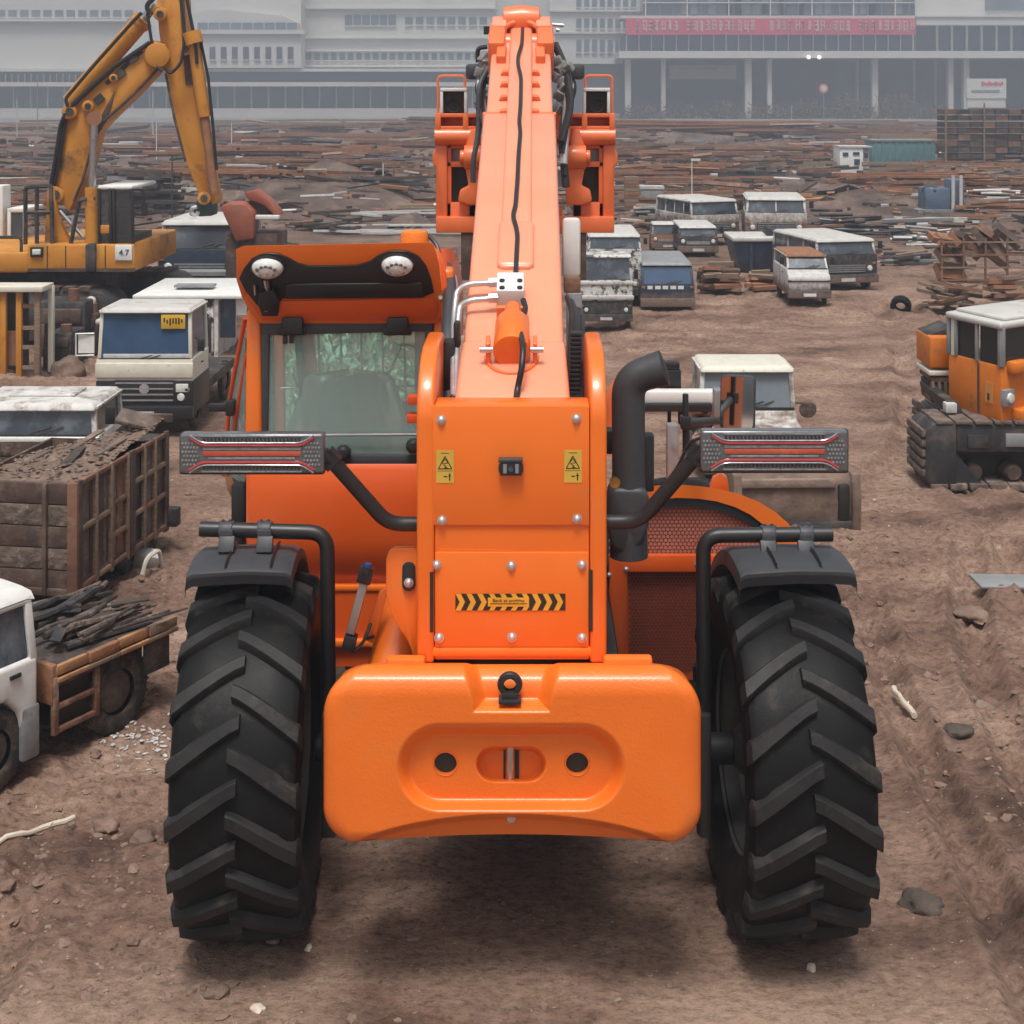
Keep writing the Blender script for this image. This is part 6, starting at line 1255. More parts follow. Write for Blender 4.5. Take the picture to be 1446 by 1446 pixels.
# underside and tracks
b = MB().ppoly([(1336, 566), (1352, 566), (1365, 590), (1446, 612), (1600, 612), (1600, 640), (1400, 640), (1380, 606), (1345, 592)], 11.0, .8); b.build('slew_base', 'dark', t, bevel=.02)
b = MB(); b.pbox(1336, 1352, 570, 584, 10.95, .1); b.build('white_box', 'pale', t, bevel=.01)
for Y0, x0, y0, y1 in ((10.75, 1305, 598, 690), (11.9, 1310, 580, 652)):
    a, c = P(x0, y1, Y0), P(1700, y0, Y0); h_ = c.z - a.z
    b = MB().prism([(a.x + .05, a.z), (a.x, a.z + .10), (a.x + .01, c.z - .06), (a.x + .07, c.z), (a.x + .25, c.z), (a.x + .25, a.z)], 'y', Y0, Y0 + .42); tr = b.build('track_frame', 'dark', t, bevel=.015)
    MB().box(a.x + .25, c.x, Y0 + .01, Y0 + .42, c.z - h_ * .45, c.z - .01).build('track_beam', 'dark', tr, bevel=.015)
    MB().box(a.x + .25, c.x, Y0 + .22, Y0 + .30, a.z + .04, c.z - h_ * .4).build('inner_plate', 'ink', tr)  # ink-black plate stands for the shade in the track gap
    MB().prism([(a.x + .24, a.z + h_ * .55), (a.x + .24, a.z + .02), (a.x + .46, a.z + .02)], 'y', Y0 + .03, Y0 + .2).build('gusset', 'dark', tr)
    for i in range(13): MB().box(a.x + .05 + .15 * i, a.x + .18 + .15 * i, Y0 - .012, Y0 + .43, a.z - .015, a.z + .035).build('track_shoe', 'mudd', tr, bevel=.006)
    for i in range(13): MB().box(a.x + .09 + .15 * i, a.x + .22 + .15 * i, Y0 - .008, Y0 + .43, c.z - .008, c.z + .018).build('track_shoe', 'mudd', tr, bevel=.006)
    for i in range(5): MB().box(a.x - .02, a.x + .01, Y0 - .008, Y0 + .43, a.z + .09 + .075 * i, a.z + .145 + .075 * i).build('track_shoe', 'mudd', tr, bevel=.006)
    for i in range(5): MB().lathe([(.0001, -.05), (.05, -.05), (.07, -.02), (.07, .1)], (a.x + .40 + .30 * i, Y0 + .10, a.z + .10), (0, 1, 0), 18).build('roller', 'rustd', tr)
    for i, (x_, z_) in enumerate(((.33, .72), (.62, .74), (1.0, .7))): MB().box(a.x + x_, a.x + x_ + .16, Y0 - .004, Y0 + .02, a.z + h_ * z_ - .05, a.z + h_ * z_ + .05).build('cover_plate', 'grey' if i == 1 else 'dark', tr, bevel=.005)
OFF = Vector((0, 0, 0))
# ------------------------------------------------------------------ cabins, cages, posts and scrap of the yard
def at(name, label, cat, x, y, rz=0, group=None, Y=None):
    g = G(x, y) if Y is None else Vector(((x - CX) * Y / F, Y, 0))
    if g.y > 28: g.z = max(0, gz(g.x, g.y))
    return thing(name, label, cat, g, rz, 1, group), 2000 / g.y      # pixels per metre there
# white cabin with spotted flank behind the cream truck
t, s_ = at('site_cabin', 'flat white cabin with a blotched wall beside the cream truck', 'cabin', 268, 506)
W_ = 80 / s_; b = MB().box(-W_ * .97, W_ * .42, 0, 1.0, .0, 84 / s_); b.build('cabin_wall', 'scab', t, bevel=.01)
b = MB().hexa([(-W_, -.04, 84 / s_), (W_ * .98, -.04, 84 / s_), (W_ * .98, 1.2, 90 / s_), (-W_, 1.2, 90 / s_)], [(-W_, -.04, 90 / s_), (W_ * .98, -.04, 90 / s_), (W_ * .9, 1.2, 95 / s_), (-W_ * .9, 1.2, 95 / s_)]); b.build('cabin_roof', 'white', t, bevel=.015)
MB().box(-W_ * .4, W_ * .3, .3, .5, 95 / s_ - .0, 98 / s_).build('roof_strip', 'grey', t)
MB().box(W_ * .52, W_ * .78, .05, .1, 28 / s_, 84 / s_).build('door', 'navy', t, bevel=.008); MB().box(W_ * .80, W_ * .97, .06, .12, 60 / s_, 84 / s_).build('end_panel', 'white', t)
MB().box(-W_ * .02, W_ * .38, -.03, .0, 8 / s_, 50 / s_).build('opening', 'ink', t, bevel=.01); MB().box(W_ * .43, W_ * .5, .0, 1, 0, 84 / s_).build('corner_post', 'dwhite', t)
q = MB(); rr = random.Random(31)
for i in range(20): q.obox((rr.uniform(.02, .38) * W_, -.008, rr.uniform(52, 82) / s_), (rr.uniform(.02, .06), .01, rr.uniform(.02, .06)), (0, rr.random(), 0))
q.build('peeling_patch', 'ink', t)
t, s_ = at('pale_truck_cab', 'grey-green truck cab end behind the cream truck windscreen', 'truck', 152, 490, Y=15.2)
MB().box(-.10, .35, 0, .6, .1, 72 / s_ + .0).build('cab_shell', 'grey', t, bevel=.03); MB().box(-.13, .4, -.02, .7, 66 / s_ + .05, 72 / s_ + .06).build('cab_roof', 'pale', t, bevel=.02); MB().box(-.06, .3, -.012, .0, 40 / s_, 66 / s_).build('window', 'glass', t)
# yellow frame cage at the edge
t, s_ = at('steel_cage', 'tall yellow and pink steel frame cage beside the muddy pickup', 'frame', 22, 532)
H = 124 / s_
for x, y, m in ((4, 0, 'exc'), (30, .0, 'wood'), (38, .25, 'cream'), (-18, 0, 'exc'), (-30, .2, 'exc')): MB().box(x / s_ - .03, x / s_ + .03, y, y + .06, 0, H).build('post', m, t, bevel=.006)
for zf, m in ((.33, 'wood'), (.55, 'wood'), (.80, 'rust'), (.1, 'wood')): MB().box(4 / s_, 34 / s_, .02, .05, H * zf - .02, H * zf + .02).build('cross_bar', m, t)
MB().box(-70 / s_, 40 / s_, -.05, .32, H - .03, H + .03).build('top_rail', 'cream', t, bevel=.01); MB().box(-20 / s_, 2 / s_, .1, .14, .1, H * .5).build('orange_sheet', 'rusto', t); MB().box(-60 / s_, 3 / s_, .3, .34, 0, H).build('back_sheet', 'dark', t)
# dark engine scrap between the cage and the cream truck
for x, y, wd, h, m, lb in ((82, 520, 38, 60, 'dark', 'black engine housing on the mud beside the pink steel cage'), (86, 505, 70, 96, 'dark', 'tall black steel box standing behind the engine housing'), (120, 500, 34, 70, 'rustd', 'brown wrapped gearbox next to the cream truck'), (92, 528, 46, 22, 'mud', 'low hump of dried clay by the black engine housing')):
    t, s_ = at('scrap_machine' if m != 'mud' else 'clay_hump', lb, 'scrap' if m != 'mud' else 'mud heap', x, y); rr = random.Random(x)
    if m == 'mud':
        b = MB().blob((0, .1, 0), (wd / s_ / 2, .2, h / s_), 3, .3); b.build('hump', m, t); continue
    MB().box(-wd / s_ / 2, wd / s_ / 2, 0, .5, 0, h / s_ * .82).build('casing', m, t, bevel=.03); MB().box(-wd / s_ * .4, wd / s_ * .42, -.04, .02, h / s_ * .5, h / s_ * .72).build('cover', 'rustd', t, bevel=.02)
    MB().cyl((wd / s_ * .2, .1, h / s_ * .8), (wd / s_ * .2, .1, h / s_), .06).build('pipe_stub', 'rust', t); MB().box(-wd / s_ * .5, -wd / s_ * .3, -.06, .0, 0, h / s_ * .5).build('foot', 'rustd', t, bevel=.01)
t, s_ = at('work_light', 'round cream work light on a thin stand by the black steel box', 'lamp', 128, 498)
MB().cyl((0, 0, 0), (0, 0, .58), .012, n=8).build('stand', 'dark', t); MB().lathe([(.0001, -.04), (.055, -.03), (.06, .02), (.03, .06)], (0, 0, .60), (0, 1, 0), 16).build('lamp_head', 'cream', t)
# long pale-roofed low shed of planks behind the orange cab roof (dark planks under the van)
t, s_ = at('plank_stack', 'wide stack of dark grey planks in front of the white-roofed van', 'planks', 290, 432)
for i in range(7): MB().obox((random.uniform(-.05, .05), 0, .03 + .075 * i), (1.5 - .02 * i, .35, .055), (0, 0, random.uniform(-.03, .03))).build('plank', ['grey', 'woodd', 'rustd'][i % 3], t)

# piles of timber, pipe and sheet
PLM = {}
def plank_mesh(kind, m):
    if (kind, m) not in PLM:
        b = MB()
        if kind == 'pipe': b.cyl((-.5, 0, 0), (.5, 0, 0), .5, n=10)
        elif kind == 'sheet': b.obox((0, 0, 0), (1, 1, 1))
        else: b.obox((0, 0, 0), (1, 1, 1))
        PLM[(kind, m)] = b.mesh({'pipe': 'pipe', 'sheet': 'sheet', 'plank': 'plank'}[kind], m)
    return PLM[(kind, m)]
def pile(label, x0, x1, y, h, n, mats, kind='plank', th=3., ang=.12, cat=None, seed=0, dep=.5):
    t, s_ = at('%s_pile' % {'plank': 'timber', 'pipe': 'pipe', 'sheet': 'sheet'}[kind], label, cat or {'plank': 'timber', 'pipe': 'pipes', 'sheet': 'sheet metal'}[kind], (x0 + x1) / 2, y)
    rr = random.Random(int(x0 * 7 + y)); W = (x1 - x0) / s_; H = h / s_; T = th / s_; zg = gz(t.location.x, t.location.y)
    t.location.z = zg * .8
    for i in range(n):
        f = i / max(1, n - 1); w_ = W * rr.uniform(.45, .95) * (1 - .35 * f); x = rr.uniform(-.5, .5) * (W - w_)
        o = link({'pipe': 'pipe', 'sheet': 'sheet', 'plank': 'plank'}[kind], plank_mesh(kind, mats[rr.randrange(len(mats))]), t, (x, rr.uniform(-.5, .5) * dep * (1 - f * .6), max(T * .5, H * f ** .8 * rr.uniform(.8, 1))), (rr.uniform(-.25, .25), rr.gauss(0, ang * .5), rr.gauss(0, ang * 2)), (w_, T * rr.uniform(.8, 2.2) if kind != 'sheet' else T * 9, T * rr.uniform(.7, 1.1)))
    return t
RU = ['rust', 'rusto', 'rustd', 'wood']; DK_ = ['dark', 'rustd', 'grey', 'woodd']; PA = ['pale', 'grey', 'wood', 'dwhite']
pile('heap of orange bricks and boards beside the blue van', 982, 1050, 412, 42, 26, ['rusto', 'rust', 'rustd', 'wood'], th=6, seed=1)
pile('low heap of yellow-brown boards beside the grey-white van', 1052, 1105, 408, 26, 14, ['woodo', 'wood', 'rusto'], th=5)
pile('long pale pipes stacked right of the white-topped bus', 1275, 1350, 345, 26, 16, PA, 'pipe', th=4)
pile('rusty beams scattered before the rail cage', 1290, 1400, 438, 34, 16, ['rust', 'rustd', 'wood', 'dark'], th=5, ang=.3)
pile('reddish timbers heaped at the picture edge above the crane roof', 1385, 1460, 425, 36, 16, ['rusto', 'rust', 'wood'], th=6)
pile('grey boards lying behind the white-topped bus', 1240, 1330, 372, 18, 12, ['wood', 'grey', 'woodd'], th=4)
pile('long light beams lying before the blue machine', 1200, 1390, 325, 14, 9, PA, th=4, ang=.03)
pile('dark pipes lying behind the two white buses', 1145, 1260, 330, 30, 14, DK_, 'pipe', th=4)
pile('orange rubble and boards behind the white buses', 985, 1190, 300, 20, 24, ['rusto', 'rust', 'woodo', 'rustd'], th=5, ang=.2)
pile('rust-red pipes stacked at the far picture edge, beyond the blue machine', 1365, 1460, 302, 18, 14, ['rust', 'rusto', 'pale'], 'pipe', th=4, ang=.04)
pile('dark low pile left of the white box cabin', 1000, 1165, 262, 14, 14, DK_ + ['pale'], th=4, ang=.06)
pile('brown boards on the mud before the brown pallet wall', 1265, 1340, 268, 10, 10, RU, th=4)
pile('pale sheets on the dark mud behind the boom', 890, 990, 300, 14, 10, PA + ['rustd'], 'sheet', th=3, ang=.05)
pile('rusty boards beside the orange fork carriage', 872, 960, 325, 22, 14, RU + ['pale'], th=4)
pile('long red pipes beyond the brown fence posts', 900, 1120, 214, 9, 14, ['rusto', 'rust', 'wood'], 'pipe', th=3, ang=.02)
pile('thin brown beams stretching below the shrubs', 1020, 1180, 196, 7, 10, ['rust', 'wood', 'rustd'], th=3, ang=.02)
pile('dark grey beams stacked behind the excavator stick', 310, 480, 262, 26, 20, DK_ + ['pale'], th=4, ang=.05)
pile('reddish boards on top of the dark mud mound', 420, 620, 300, 18, 16, ['rust', 'rustd', 'rusto', 'dark'], th=4, ang=.15)
pile('pale beams lying near the orange fork carriage', 430, 600, 242, 10, 12, PA + ['rust'], th=3, ang=.03)
pile('long red roof sheets in the far yard behind the excavator elbow', 150, 330, 222, 12, 12, ['rusto', 'pale', 'rust'], 'sheet', th=2, ang=.02)
pile('white sheets lying in the far yard beside the lamp posts', 140, 215, 218, 18, 8, ['white', 'pale'], 'sheet', th=3, ang=.03)
pile('grey pipes in the far yard under the excavator boom', 0, 70, 262, 18, 14, ['pale', 'grey', 'rusto'], 'pipe', th=3, ang=.03)
pile('dark crates and beams stacked behind the excavator cab', 150, 262, 322, 76, 44, DK_ + ['rustd'], th=6, ang=.05)
pile('brown beams beyond the black stack, near the pale lamp post', 190, 420, 200, 9, 12, RU + ['pale'], th=3, ang=.02)
pile('rust-brown boards by the picture edge before the long building', 0, 60, 236, 8, 8, ['rusto', 'rust'], th=3, ang=.02)
pile('thin pale pipes before the long grey building', 330, 600, 190, 6, 10, PA + ['rust'], 'pipe', th=2.4, ang=.01)
pile('broken rust-brown planks on the dark mound behind the red grab', 395, 520, 335, 16, 12, ['rustd', 'rust', 'dark'], th=4, ang=.3)
# tyre on the mud, rail cage, pallet wall
t, s_ = at('old_tyre', 'worn black tyre half sunk in mud beside the rusty beams', 'tyre', 1272, 438); b = MB(); b.lathe([(.07, -.05), (.12, -.06), (.145, -.04), (.145, .04), (.12, .06), (.07, .05)], (0, 0, .06), (.35, 1, .3), 24, cap=False); b.build('tyre_ring', 'rubber', t)
t, s_ = at('rail_cage', 'rusty rail cage holding scrap, near the picture edge', 'cage', 1392, 402)
for i in range(5): MB().box(-62 / s_ + i * 31 / s_ - .015, -62 / s_ + i * 31 / s_ + .015, 0, .03, 0, 66 / s_).build('upright', 'rust', t)
for i in range(4): MB().box(-64 / s_, 66 / s_, -.01, .02, (6 + 18 * i) / s_ - .012, (6 + 18 * i) / s_ + .012).build('rail', 'wood' if i % 2 else 'rust', t)
for i in range(14): MB().obox((random.uniform(-.5, .5) * 110 / s_, .3, random.uniform(.1, .8)), (.5, .3, .1), (random.random(), random.random(), random.random())).build('scrap_piece', RU[i % 4], t)
t, s_ = at('pallet_wall', 'high wall of stacked brown pallets beside the teal container', 'pallets', 1395, 242)
for i in range(9):
    for j in range(7): MB().box((-60 + 18 * j) / s_, (-43 + 18 * j) / s_, random.uniform(0, .15), 1.2, (2 + 9 * i) / s_, (9 + 9 * i) / s_).build('pallet', ['rustd', 'rust', 'rustd', 'woodd', 'dark'][(i * 7 + j * 3) % 5], t)
MB().box(-8 / s_, -6 / s_, -.2, -.15, 0, 90 / s_).build('post', 'wood', t); MB().box(-62 / s_, -60 / s_, -.2, -.1, 0, 84 / s_).build('post', 'wood', t)
t, s_ = at('site_box', 'small white box cabin with dark blotches standing in the far yard', 'cabin', 1207, 250)
MB().box(-21 / s_, 12 / s_, 0, 1.2, 0, 42 / s_).build('wall', 'white', t, bevel=.02); MB().box(12.4 / s_, 23 / s_, .3, 1.2, 2 / s_, 42 / s_).build('side_wall', 'dwhite', t); MB().box(-22 / s_, 24 / s_, -.05, 1.25, 41.5 / s_, 43.5 / s_).build('roof', 'pale', t)
for x, z, w_, h_ in ((-13, 32, 8, 5), (3, 21, 8, 8), (2, 33, 9, 4), (16, 30, 5, 7)): MB().box((x - w_ / 2) / s_, (x + w_ / 2) / s_, -.03, .02, (z - h_ / 2) / s_, (z + h_ / 2) / s_).build('window', 'navy', t)
t, s_ = at('container', 'dull teal container between the white box cabin and the pallet wall', 'container', 1277, 236)
MB().box(-46 / s_, 44 / s_, 0, 1.4, 0, 36 / s_).build('shell', 'teal', t, bevel=.02)
for i in range(9): MB().box((-42 + 10 * i) / s_, (-39 + 10 * i) / s_, -.04, .0, 1 / s_, 34 / s_).build('rib', 'teal', t)
MB().box(-47 / s_, 45 / s_, -.05, 1.42, 35 / s_, 37.5 / s_).build('top_rail', 'grey', t)
t, s_ = at('blue_machine', 'blue-grey scrap machine with two pale pipes behind the buses', 'machine', 1335, 315)
MB().box(-28 / s_, 8 / s_, 0, .7, 0, 34 / s_).build('hull', 'blue', t, bevel=.04); MB().box(8 / s_, 28 / s_, .05, .6, 0, 46 / s_).build('tower', 'blue', t, bevel=.03)
for x in (10, 21): MB().cyl((x / s_, -.05, 4 / s_), (x / s_, -.05, 52 / s_), .045, n=10).build('pale_pipe', 'pale', t)
MB().blob((-.3, .2, .5), (.25, .2, .14), 2, .4).build('scrap_lump', 'navy', t); MB().box(-40 / s_, 40 / s_, -.1, .8, -.05, .06).build('skid', 'grey', t)
t, s_ = at('brick_pillar', 'short red-brown brick pillar standing alone behind the fork carriage', 'pillar', 892, 296)
for i in range(9): MB().box(-10 / s_, 10 / s_, 0, .3, 5.2 * i / s_, (5.2 * i + 4.7) / s_).build('brick', ['rust', 'rusto', 'wood'][i % 3], t)
t, s_ = at('blue_block', 'pale grey-blue crate beside the brick pillar', 'crate', 921, 292); MB().box(-16 / s_, 16 / s_, 0, .5, 0, 28 / s_).build('crate_body', 'grey', t, bevel=.02); MB().box(-17 / s_, 17 / s_, -.02, .52, 25 / s_, 29 / s_).build('crate_lid', 'pale', t)
def pole(x, y0, y1, label, m='cream', arm=0, r=.02, group=None):
    t, s_ = at('pole', label, 'pole', x, y1, group=group); t.location.z = min(0, gz(t.location.x, t.location.y)); h = (y1 - y0) / s_ - t.location.z
    MB().cyl((0, 0, 0), (0, 0, h), r * t.location.y / 30, r * t.location.y / 45, n=8).build('mast', m, t)
    if arm: MB().box(-.02, arm / s_, -.02, .02, h - .06, h).build('arm', m, t)
pole(977, 224, 300, 'thin pale pole with a short arm behind the white bus', arm=12, r=.016)
pole(53, 100, 205, 'slim grey lamp post at the far left of the long building', 'grey', r=.012); pole(24, 140, 208, 'thin pale post by the left picture edge, in the far yard', 'pale', r=.012)
pole(160, 104, 190, 'slim grey lamp post behind the excavator boom', 'grey', r=.012); pole(216, 128, 200, 'pale post right below the excavator elbow', 'pale', r=.014)
pole(243, 220, 330, 'dark iron post in front of the crates behind the excavator cab', 'dark', r=.022); pole(221, 172, 226, 'short white post in the far yard under the excavator stick', 'white', r=.012)
pole(1118, 148, 178, 'short pale post at the end of the shrubs', 'pale', r=.008); pole(327, 172, 206, 'white stake standing in the far yard right of the excavator stick', 'white', r=.01)
pole(541, 230, 292, 'pale concrete stake on the dark mound left of the carriage', 'pale', r=.02); pole(556, 236, 290, 'second, knobbly stake just right of the pale concrete one', 'mud', r=.03)

# far scrap field nobody could count
def field(name, n, m, y0, y1, sz, zmax, flat=.35, seed=1):
    rr = random.Random(seed); b = MB(); xs = []; ys = []
    for i in range(n):
        Y = y0 * (y1 / y0) ** rr.random(); xs.append(rr.uniform(-.48, .48) * Y); ys.append(Y)
    z = ground_height(xs, ys); dn = .6 * vnoise(np.array(xs) * .05 + seed, np.array(ys) * .38, 30 + seed) + .5 * vnoise(np.array(xs) * .2 + seed, np.array(ys) * .6, 50 + seed)
    for X, Y, z_, d_ in zip(xs, ys, z, dn):
        px, py = CX + X * F / Y, CY + CH * F / Y
        if d_ < rr.uniform(-.3, .7) or (1175 < px < 1335 and 232 < py < 268) or (1295 < px < 1375 and 305 < py < 322): continue
        if py > 330 and not (1230 < px < 1500 and py < 410) and not (60 < px < 420 and py < 420) and rr.random() < .93: continue
        k = sz * Y / 60 ** 1; L_ = k * rr.choice((.6, 1, 1.5, 3, 5, 8)) * rr.uniform(.7, 1.3)
        b.obox((X, Y, z_ + rr.random() ** 2 * zmax * max(.1, d_ + .3)), (L_, k * rr.uniform(.3, 1.0), k * rr.uniform(.2, .7)), (rr.gauss(0, .3), rr.gauss(0, .07), rr.gauss(0, .2)))
    o = b.build(name, m, smooth=0, norm=False); return tag(o, kind='stuff')
field('rusty_scrap', 2000, 'rust', 26, 140, .22, .9, seed=1); field('dark_scrap', 3200, 'dark', 24, 140, .24, .8, seed=2); field('brown_scrap', 3400, 'rustd', 24, 140, .23, .9, seed=3)
field('red_scrap', 1100, 'rusto', 28, 140, .2, .8, seed=4); field('pale_scrap', 500, 'pale', 28, 140, .17, .8, seed=5); field('timber_scrap', 900, 'wood', 26, 140, .18, .9, seed=6)

def rows(name, n, m, seed, th=.10):
    rr = random.Random(seed); b = MB()
    for i in range(n):
        Y = 30 * (140 / 30) ** rr.random(); X = rr.uniform(-.45, .45) * Y; px, py = CX + X * F / Y, CY + CH * F / Y
        if (py > 300 and 800 < px < 1300) or py > 335 or (1150 < px < 1350 and 228 < py < 275): continue
        W = rr.uniform(.08, .22) * Y; H = rr.uniform(1, 5); t_ = th * (Y / 50) ** .8; base = gz(X, Y)
        for j in range(int(rr.uniform(6, 16))):
            L_ = W * rr.uniform(.25, .8); b.obox((X + rr.uniform(-.5, .5) * (W - L_), Y + rr.uniform(-.5, .5), base + t_ * rr.uniform(0, H)), (L_, t_ * rr.uniform(.8, 2), t_ * rr.uniform(.5, 1.)), (0, rr.gauss(0, .012), rr.gauss(0, .05)))
    return tag(b.build(name, m, smooth=0, norm=False), kind='stuff')
rows('rusty_beams', 70, 'rusto', 71); rows('brown_beams', 60, 'rust', 72); rows('grey_beams', 26, 'pale', 73, .07); rows('timber_beams', 36, 'wood', 74)
rr = random.Random(55); b = MB()
for i in range(420):
    Y = 26 * (140 / 26) ** rr.random(); X = rr.uniform(-.5, .5) * Y; px, py = CX + X * F / Y, CY + CH * F / Y
    if (py > 318 and 820 < px < 1290) or (py > 330 and px > 540) or (1175 < px < 1335 and 232 < py < 275): continue
    w_ = rr.uniform(.3, 1.4) * Y / 45; b.blob((X, Y, gz(X, Y) - .02), (w_, w_ * rr.uniform(.3, .6), rr.uniform(.10, .32) * (Y / 45) ** .5), 2, 1.1, rr)
tag(b.build('earth_heaps', mat('heap_soil', (.16, .11, .088), .97, c2=(.08, .057, .047), ns=1.2, dirt=(.26, .175, .135), ds=2.5, dt=(.52, .7), bump=(5, 1.), coords='World'), smooth=60, norm=False), kind='stuff')

# ------------------------------------------------------------------ sticks, stones and sheets close by
def stick(label, a, c, r, m):
    A = G(*a); C = G(*c); mid = (A + C) / 2; t = thing('stick', label, 'stick', mid); rr = random.Random(int(a[0]))
    b = MB(); n = 7; b.tube([A - mid + (C - A) * (i / n) + Vector((rr.gauss(0, .006), rr.gauss(0, .006), r * .9 + max(gz(A.x + (C.x - A.x) * i / n, A.y + (C.y - A.y) * i / n), 0))) for i in range(n + 1)], [r * rr.uniform(.7, 1.1) for i in range(n + 1)], 8); b.build('branch', m, t)
    b = MB(); p = (C - mid) * .3 + Vector((0, 0, r)); b.tube([p, p + Vector((.01, .015, .012))], [r * .5, r * .25], 6); b.build('twig', m, t)
stick('long peeled pale stick lying left of the big tyre', (-6, 1199), (108, 1157), .012, 'peeled')
stick('short pale chip of wood right of the big tyre', (1262, 976), (1292, 1014), .015, 'peeled')
def stone(label, x, y, w, h, m='rock', seed=0):
    g = G(x, y); s_ = 2000 / g.y; rr = random.Random(int(x)); g.z = gz(g.x, g.y); b = MB().blob((0, 0, h / s_ * .12), (w / s_ / 2, w / s_ * .4, h / s_ * .7), 3, .5, rr); b.v = [tuple(Vector(v) * (1 + .14 * mnoise.noise(Vector(v) * 45 + Vector((x, 0, 0))) + .05 * mnoise.noise(Vector(v) * 120))) for v in b.v]
    o = b.build('stone', m, smooth=75); o.location = g; tag(o, label, 'stone')
stone('dark flat stone on the mud right of the big tyre', 1350, 1040, 46, 15, 'darkstone'); stone('dark lumpy clod standing alone by the wheel track', 1300, 1284, 60, 22, 'darkstone')
stone('small rounded stone above the dark flat stone', 1388, 992, 34, 16); stone('pale pebble in the shadow below the counterweight', 365, 1424, 20, 9, 'peeled')
stone('brown lump of earth left of the big tyre', 203, 1176, 38, 15, 'clod'); stone('flat brown clod above the peeled stick', 152, 1158, 40, 14, 'clod')
stone('pale crumb of stone just behind the right-hand tyre', 1146, 1370, 16, 9, 'peeled'); stone('small stone just behind the left-hand tyre', 384, 1332, 24, 14); stone('flat clod on the smooth ground near the bottom edge', 305, 1402, 40, 10, 'clod'); stone('pinkish crumb beside the left-hand tyre', 436, 1340, 12, 8, 'peeled')
stone('grey lump by the foot of the long flat sheet', 1376, 868, 60, 10, 'clod')
g = G(1412, 832); o = MB().obox((.05, 0, .045), (.42, .20, .018), (.06, .05, .1)).build('metal_sheet', 'grey', bevel=.005); o.location = g; tag(o, 'flat grey metal sheet lying on the mud at the picture edge', 'sheet metal')
rr = random.Random(44)
b = MB()
for i in range(90):
    g = G(rr.gauss(205, 26), rr.gauss(1048, 13)); b.blob((g.x, g.y, gz(g.x, g.y) + .005), (rr.uniform(.004, .018), rr.uniform(.004, .014), rr.uniform(.003, .007)), 1, .8, rr)
tag(b.build('plaster_rubble', 'pale', smooth=0, norm=False), kind='stuff')

# ------------------------------------------------------------------ added foliage before the machine, standing in for tree reflections in the cab glass
t = thing('added_bush', 'added pale green foliage standing in for tree reflections in the cab glass', 'added_bush', (-1.35, 10.2, 0)); rr = random.Random(77); b = MB()
for i in range(9):
    a = rr.uniform(0, 6.28); e = Vector((.42 * math.cos(a), .3 * math.sin(a), rr.uniform(.8, 1.25))); b.tube([Vector((0, 0, 0)), e * .45 + Vector((rr.uniform(-.06, .06), 0, .1)), e], [.03, .018, .006], 6)
b.build('added_branches', 'bark', t); b = MB()
for i in range(1500):
    u = Vector((rr.gauss(0, 1), rr.gauss(0, 1), rr.gauss(0, 1))).normalized() * rr.random() ** .4; p = Vector((u.x * .56, u.y * .35, .82 + u.z * .55)); m3 = Euler((rr.uniform(0, 6), rr.uniform(0, 6), rr.uniform(0, 6))).to_matrix(); s_ = rr.uniform(.025, .06)
    b.add([p + m3 @ Vector(q) for q in ((-s_, 0, 0), (0, -s_ * .4, 0), (s_, 0, s_ * .2), (0, s_ * .4, 0))], [(0, 1, 2, 3)])
o = b.build('added_foliage', 'leaf', t, smooth=0, norm=False); o['kind'] = 'stuff'
# ------------------------------------------------------------------ far buildings
YB = 200.
def bld(name, label, Y=YB, x=0):
    global OFF
    g = Vector(((x - CX) * Y / F, Y, 0)); t = thing(name, label, 'building', g); OFF = g.copy(); return t
WIN = {}
def windows(t, x0, x1, n, y0, y1, Y, m='bpane', gap=.25, fr=True):
    w_ = (x1 - x0) / n
    for i in range(n):
        a = x0 + w_ * (i + gap / 2); c = a + w_ * (1 - gap)
        f = MB().pbox(a, c, y0, y1, Y - .12, .2).build('window', m, t, smooth=0)
        if fr: MB().pbox(a - w_ * .05, c + w_ * .05, y1, y1 + 1.2, Y - .25, .25).build('sill', 'bwhite', f, smooth=0)
# long grey hall on the left
t = bld('hall', 'long pale grey hall with dark glazed bands along the left horizon', 200, 300)
MB().pbox(-700, 425, -90, 97, 200, 25).build('upper_wall', 'bwall', t, smooth=0)
MB().pbox(-700, 700, 97, 101, 197.4, 28).build('eaves', 'bwhite', t, smooth=0)
MB().pbox(-700, 690, 101, 116, 199, 20).build('dark_band', 'bglz', t, smooth=0)
MB().pbox(-700, 690, 116, 122, 197, 20).build('ledge', 'bwall', t, smooth=0)
MB().pbox(-700, 690, 122, 153, 200.5, 18).build('ground_floor_glazing', 'bglz', t, smooth=0)
MB().pbox(-700, 700, 153, 172, 198, 20).build('plinth', 'bwall', t, smooth=0)
MB().pbox(-700, 180, 27, 30, 199.2, 1).build('cornice', 'bwhite', t, smooth=0)
windows(t, -40, 190, 14, 14, 24, 200, gap=.3)
b = MB().pbox(268, 425, 47, 96, 197, 3); b.build('front_block', 'bwhite', t, smooth=0); MB().pbox(266, 430, 42, 48, 196.5, 4).build('parapet', 'bwall', t, smooth=0)
MB().ppoly([(268, 20), (300, 12), (400, 22), (420, 32), (420, 47), (268, 47)], 198, 3).build('gable', 'bwall', t, smooth=0)
windows(t, 278, 420, 9, 32, 48, 197.6, gap=.12); windows(t, 292, 418, 8, 66, 84, 197, m='bdark', gap=.5)
for i in range(30): MB().pbox(-30 + 24 * i, -28 + 24 * i, 122, 153, 199.9, .6).build('mullion', 'bwall', t, smooth=0)
for i in range(16): MB().pbox(-20 + 9 * i, -18.8 + 9 * i, 104, 116, 198.7, .4).build('rail_post', 'bwall', t, smooth=0)
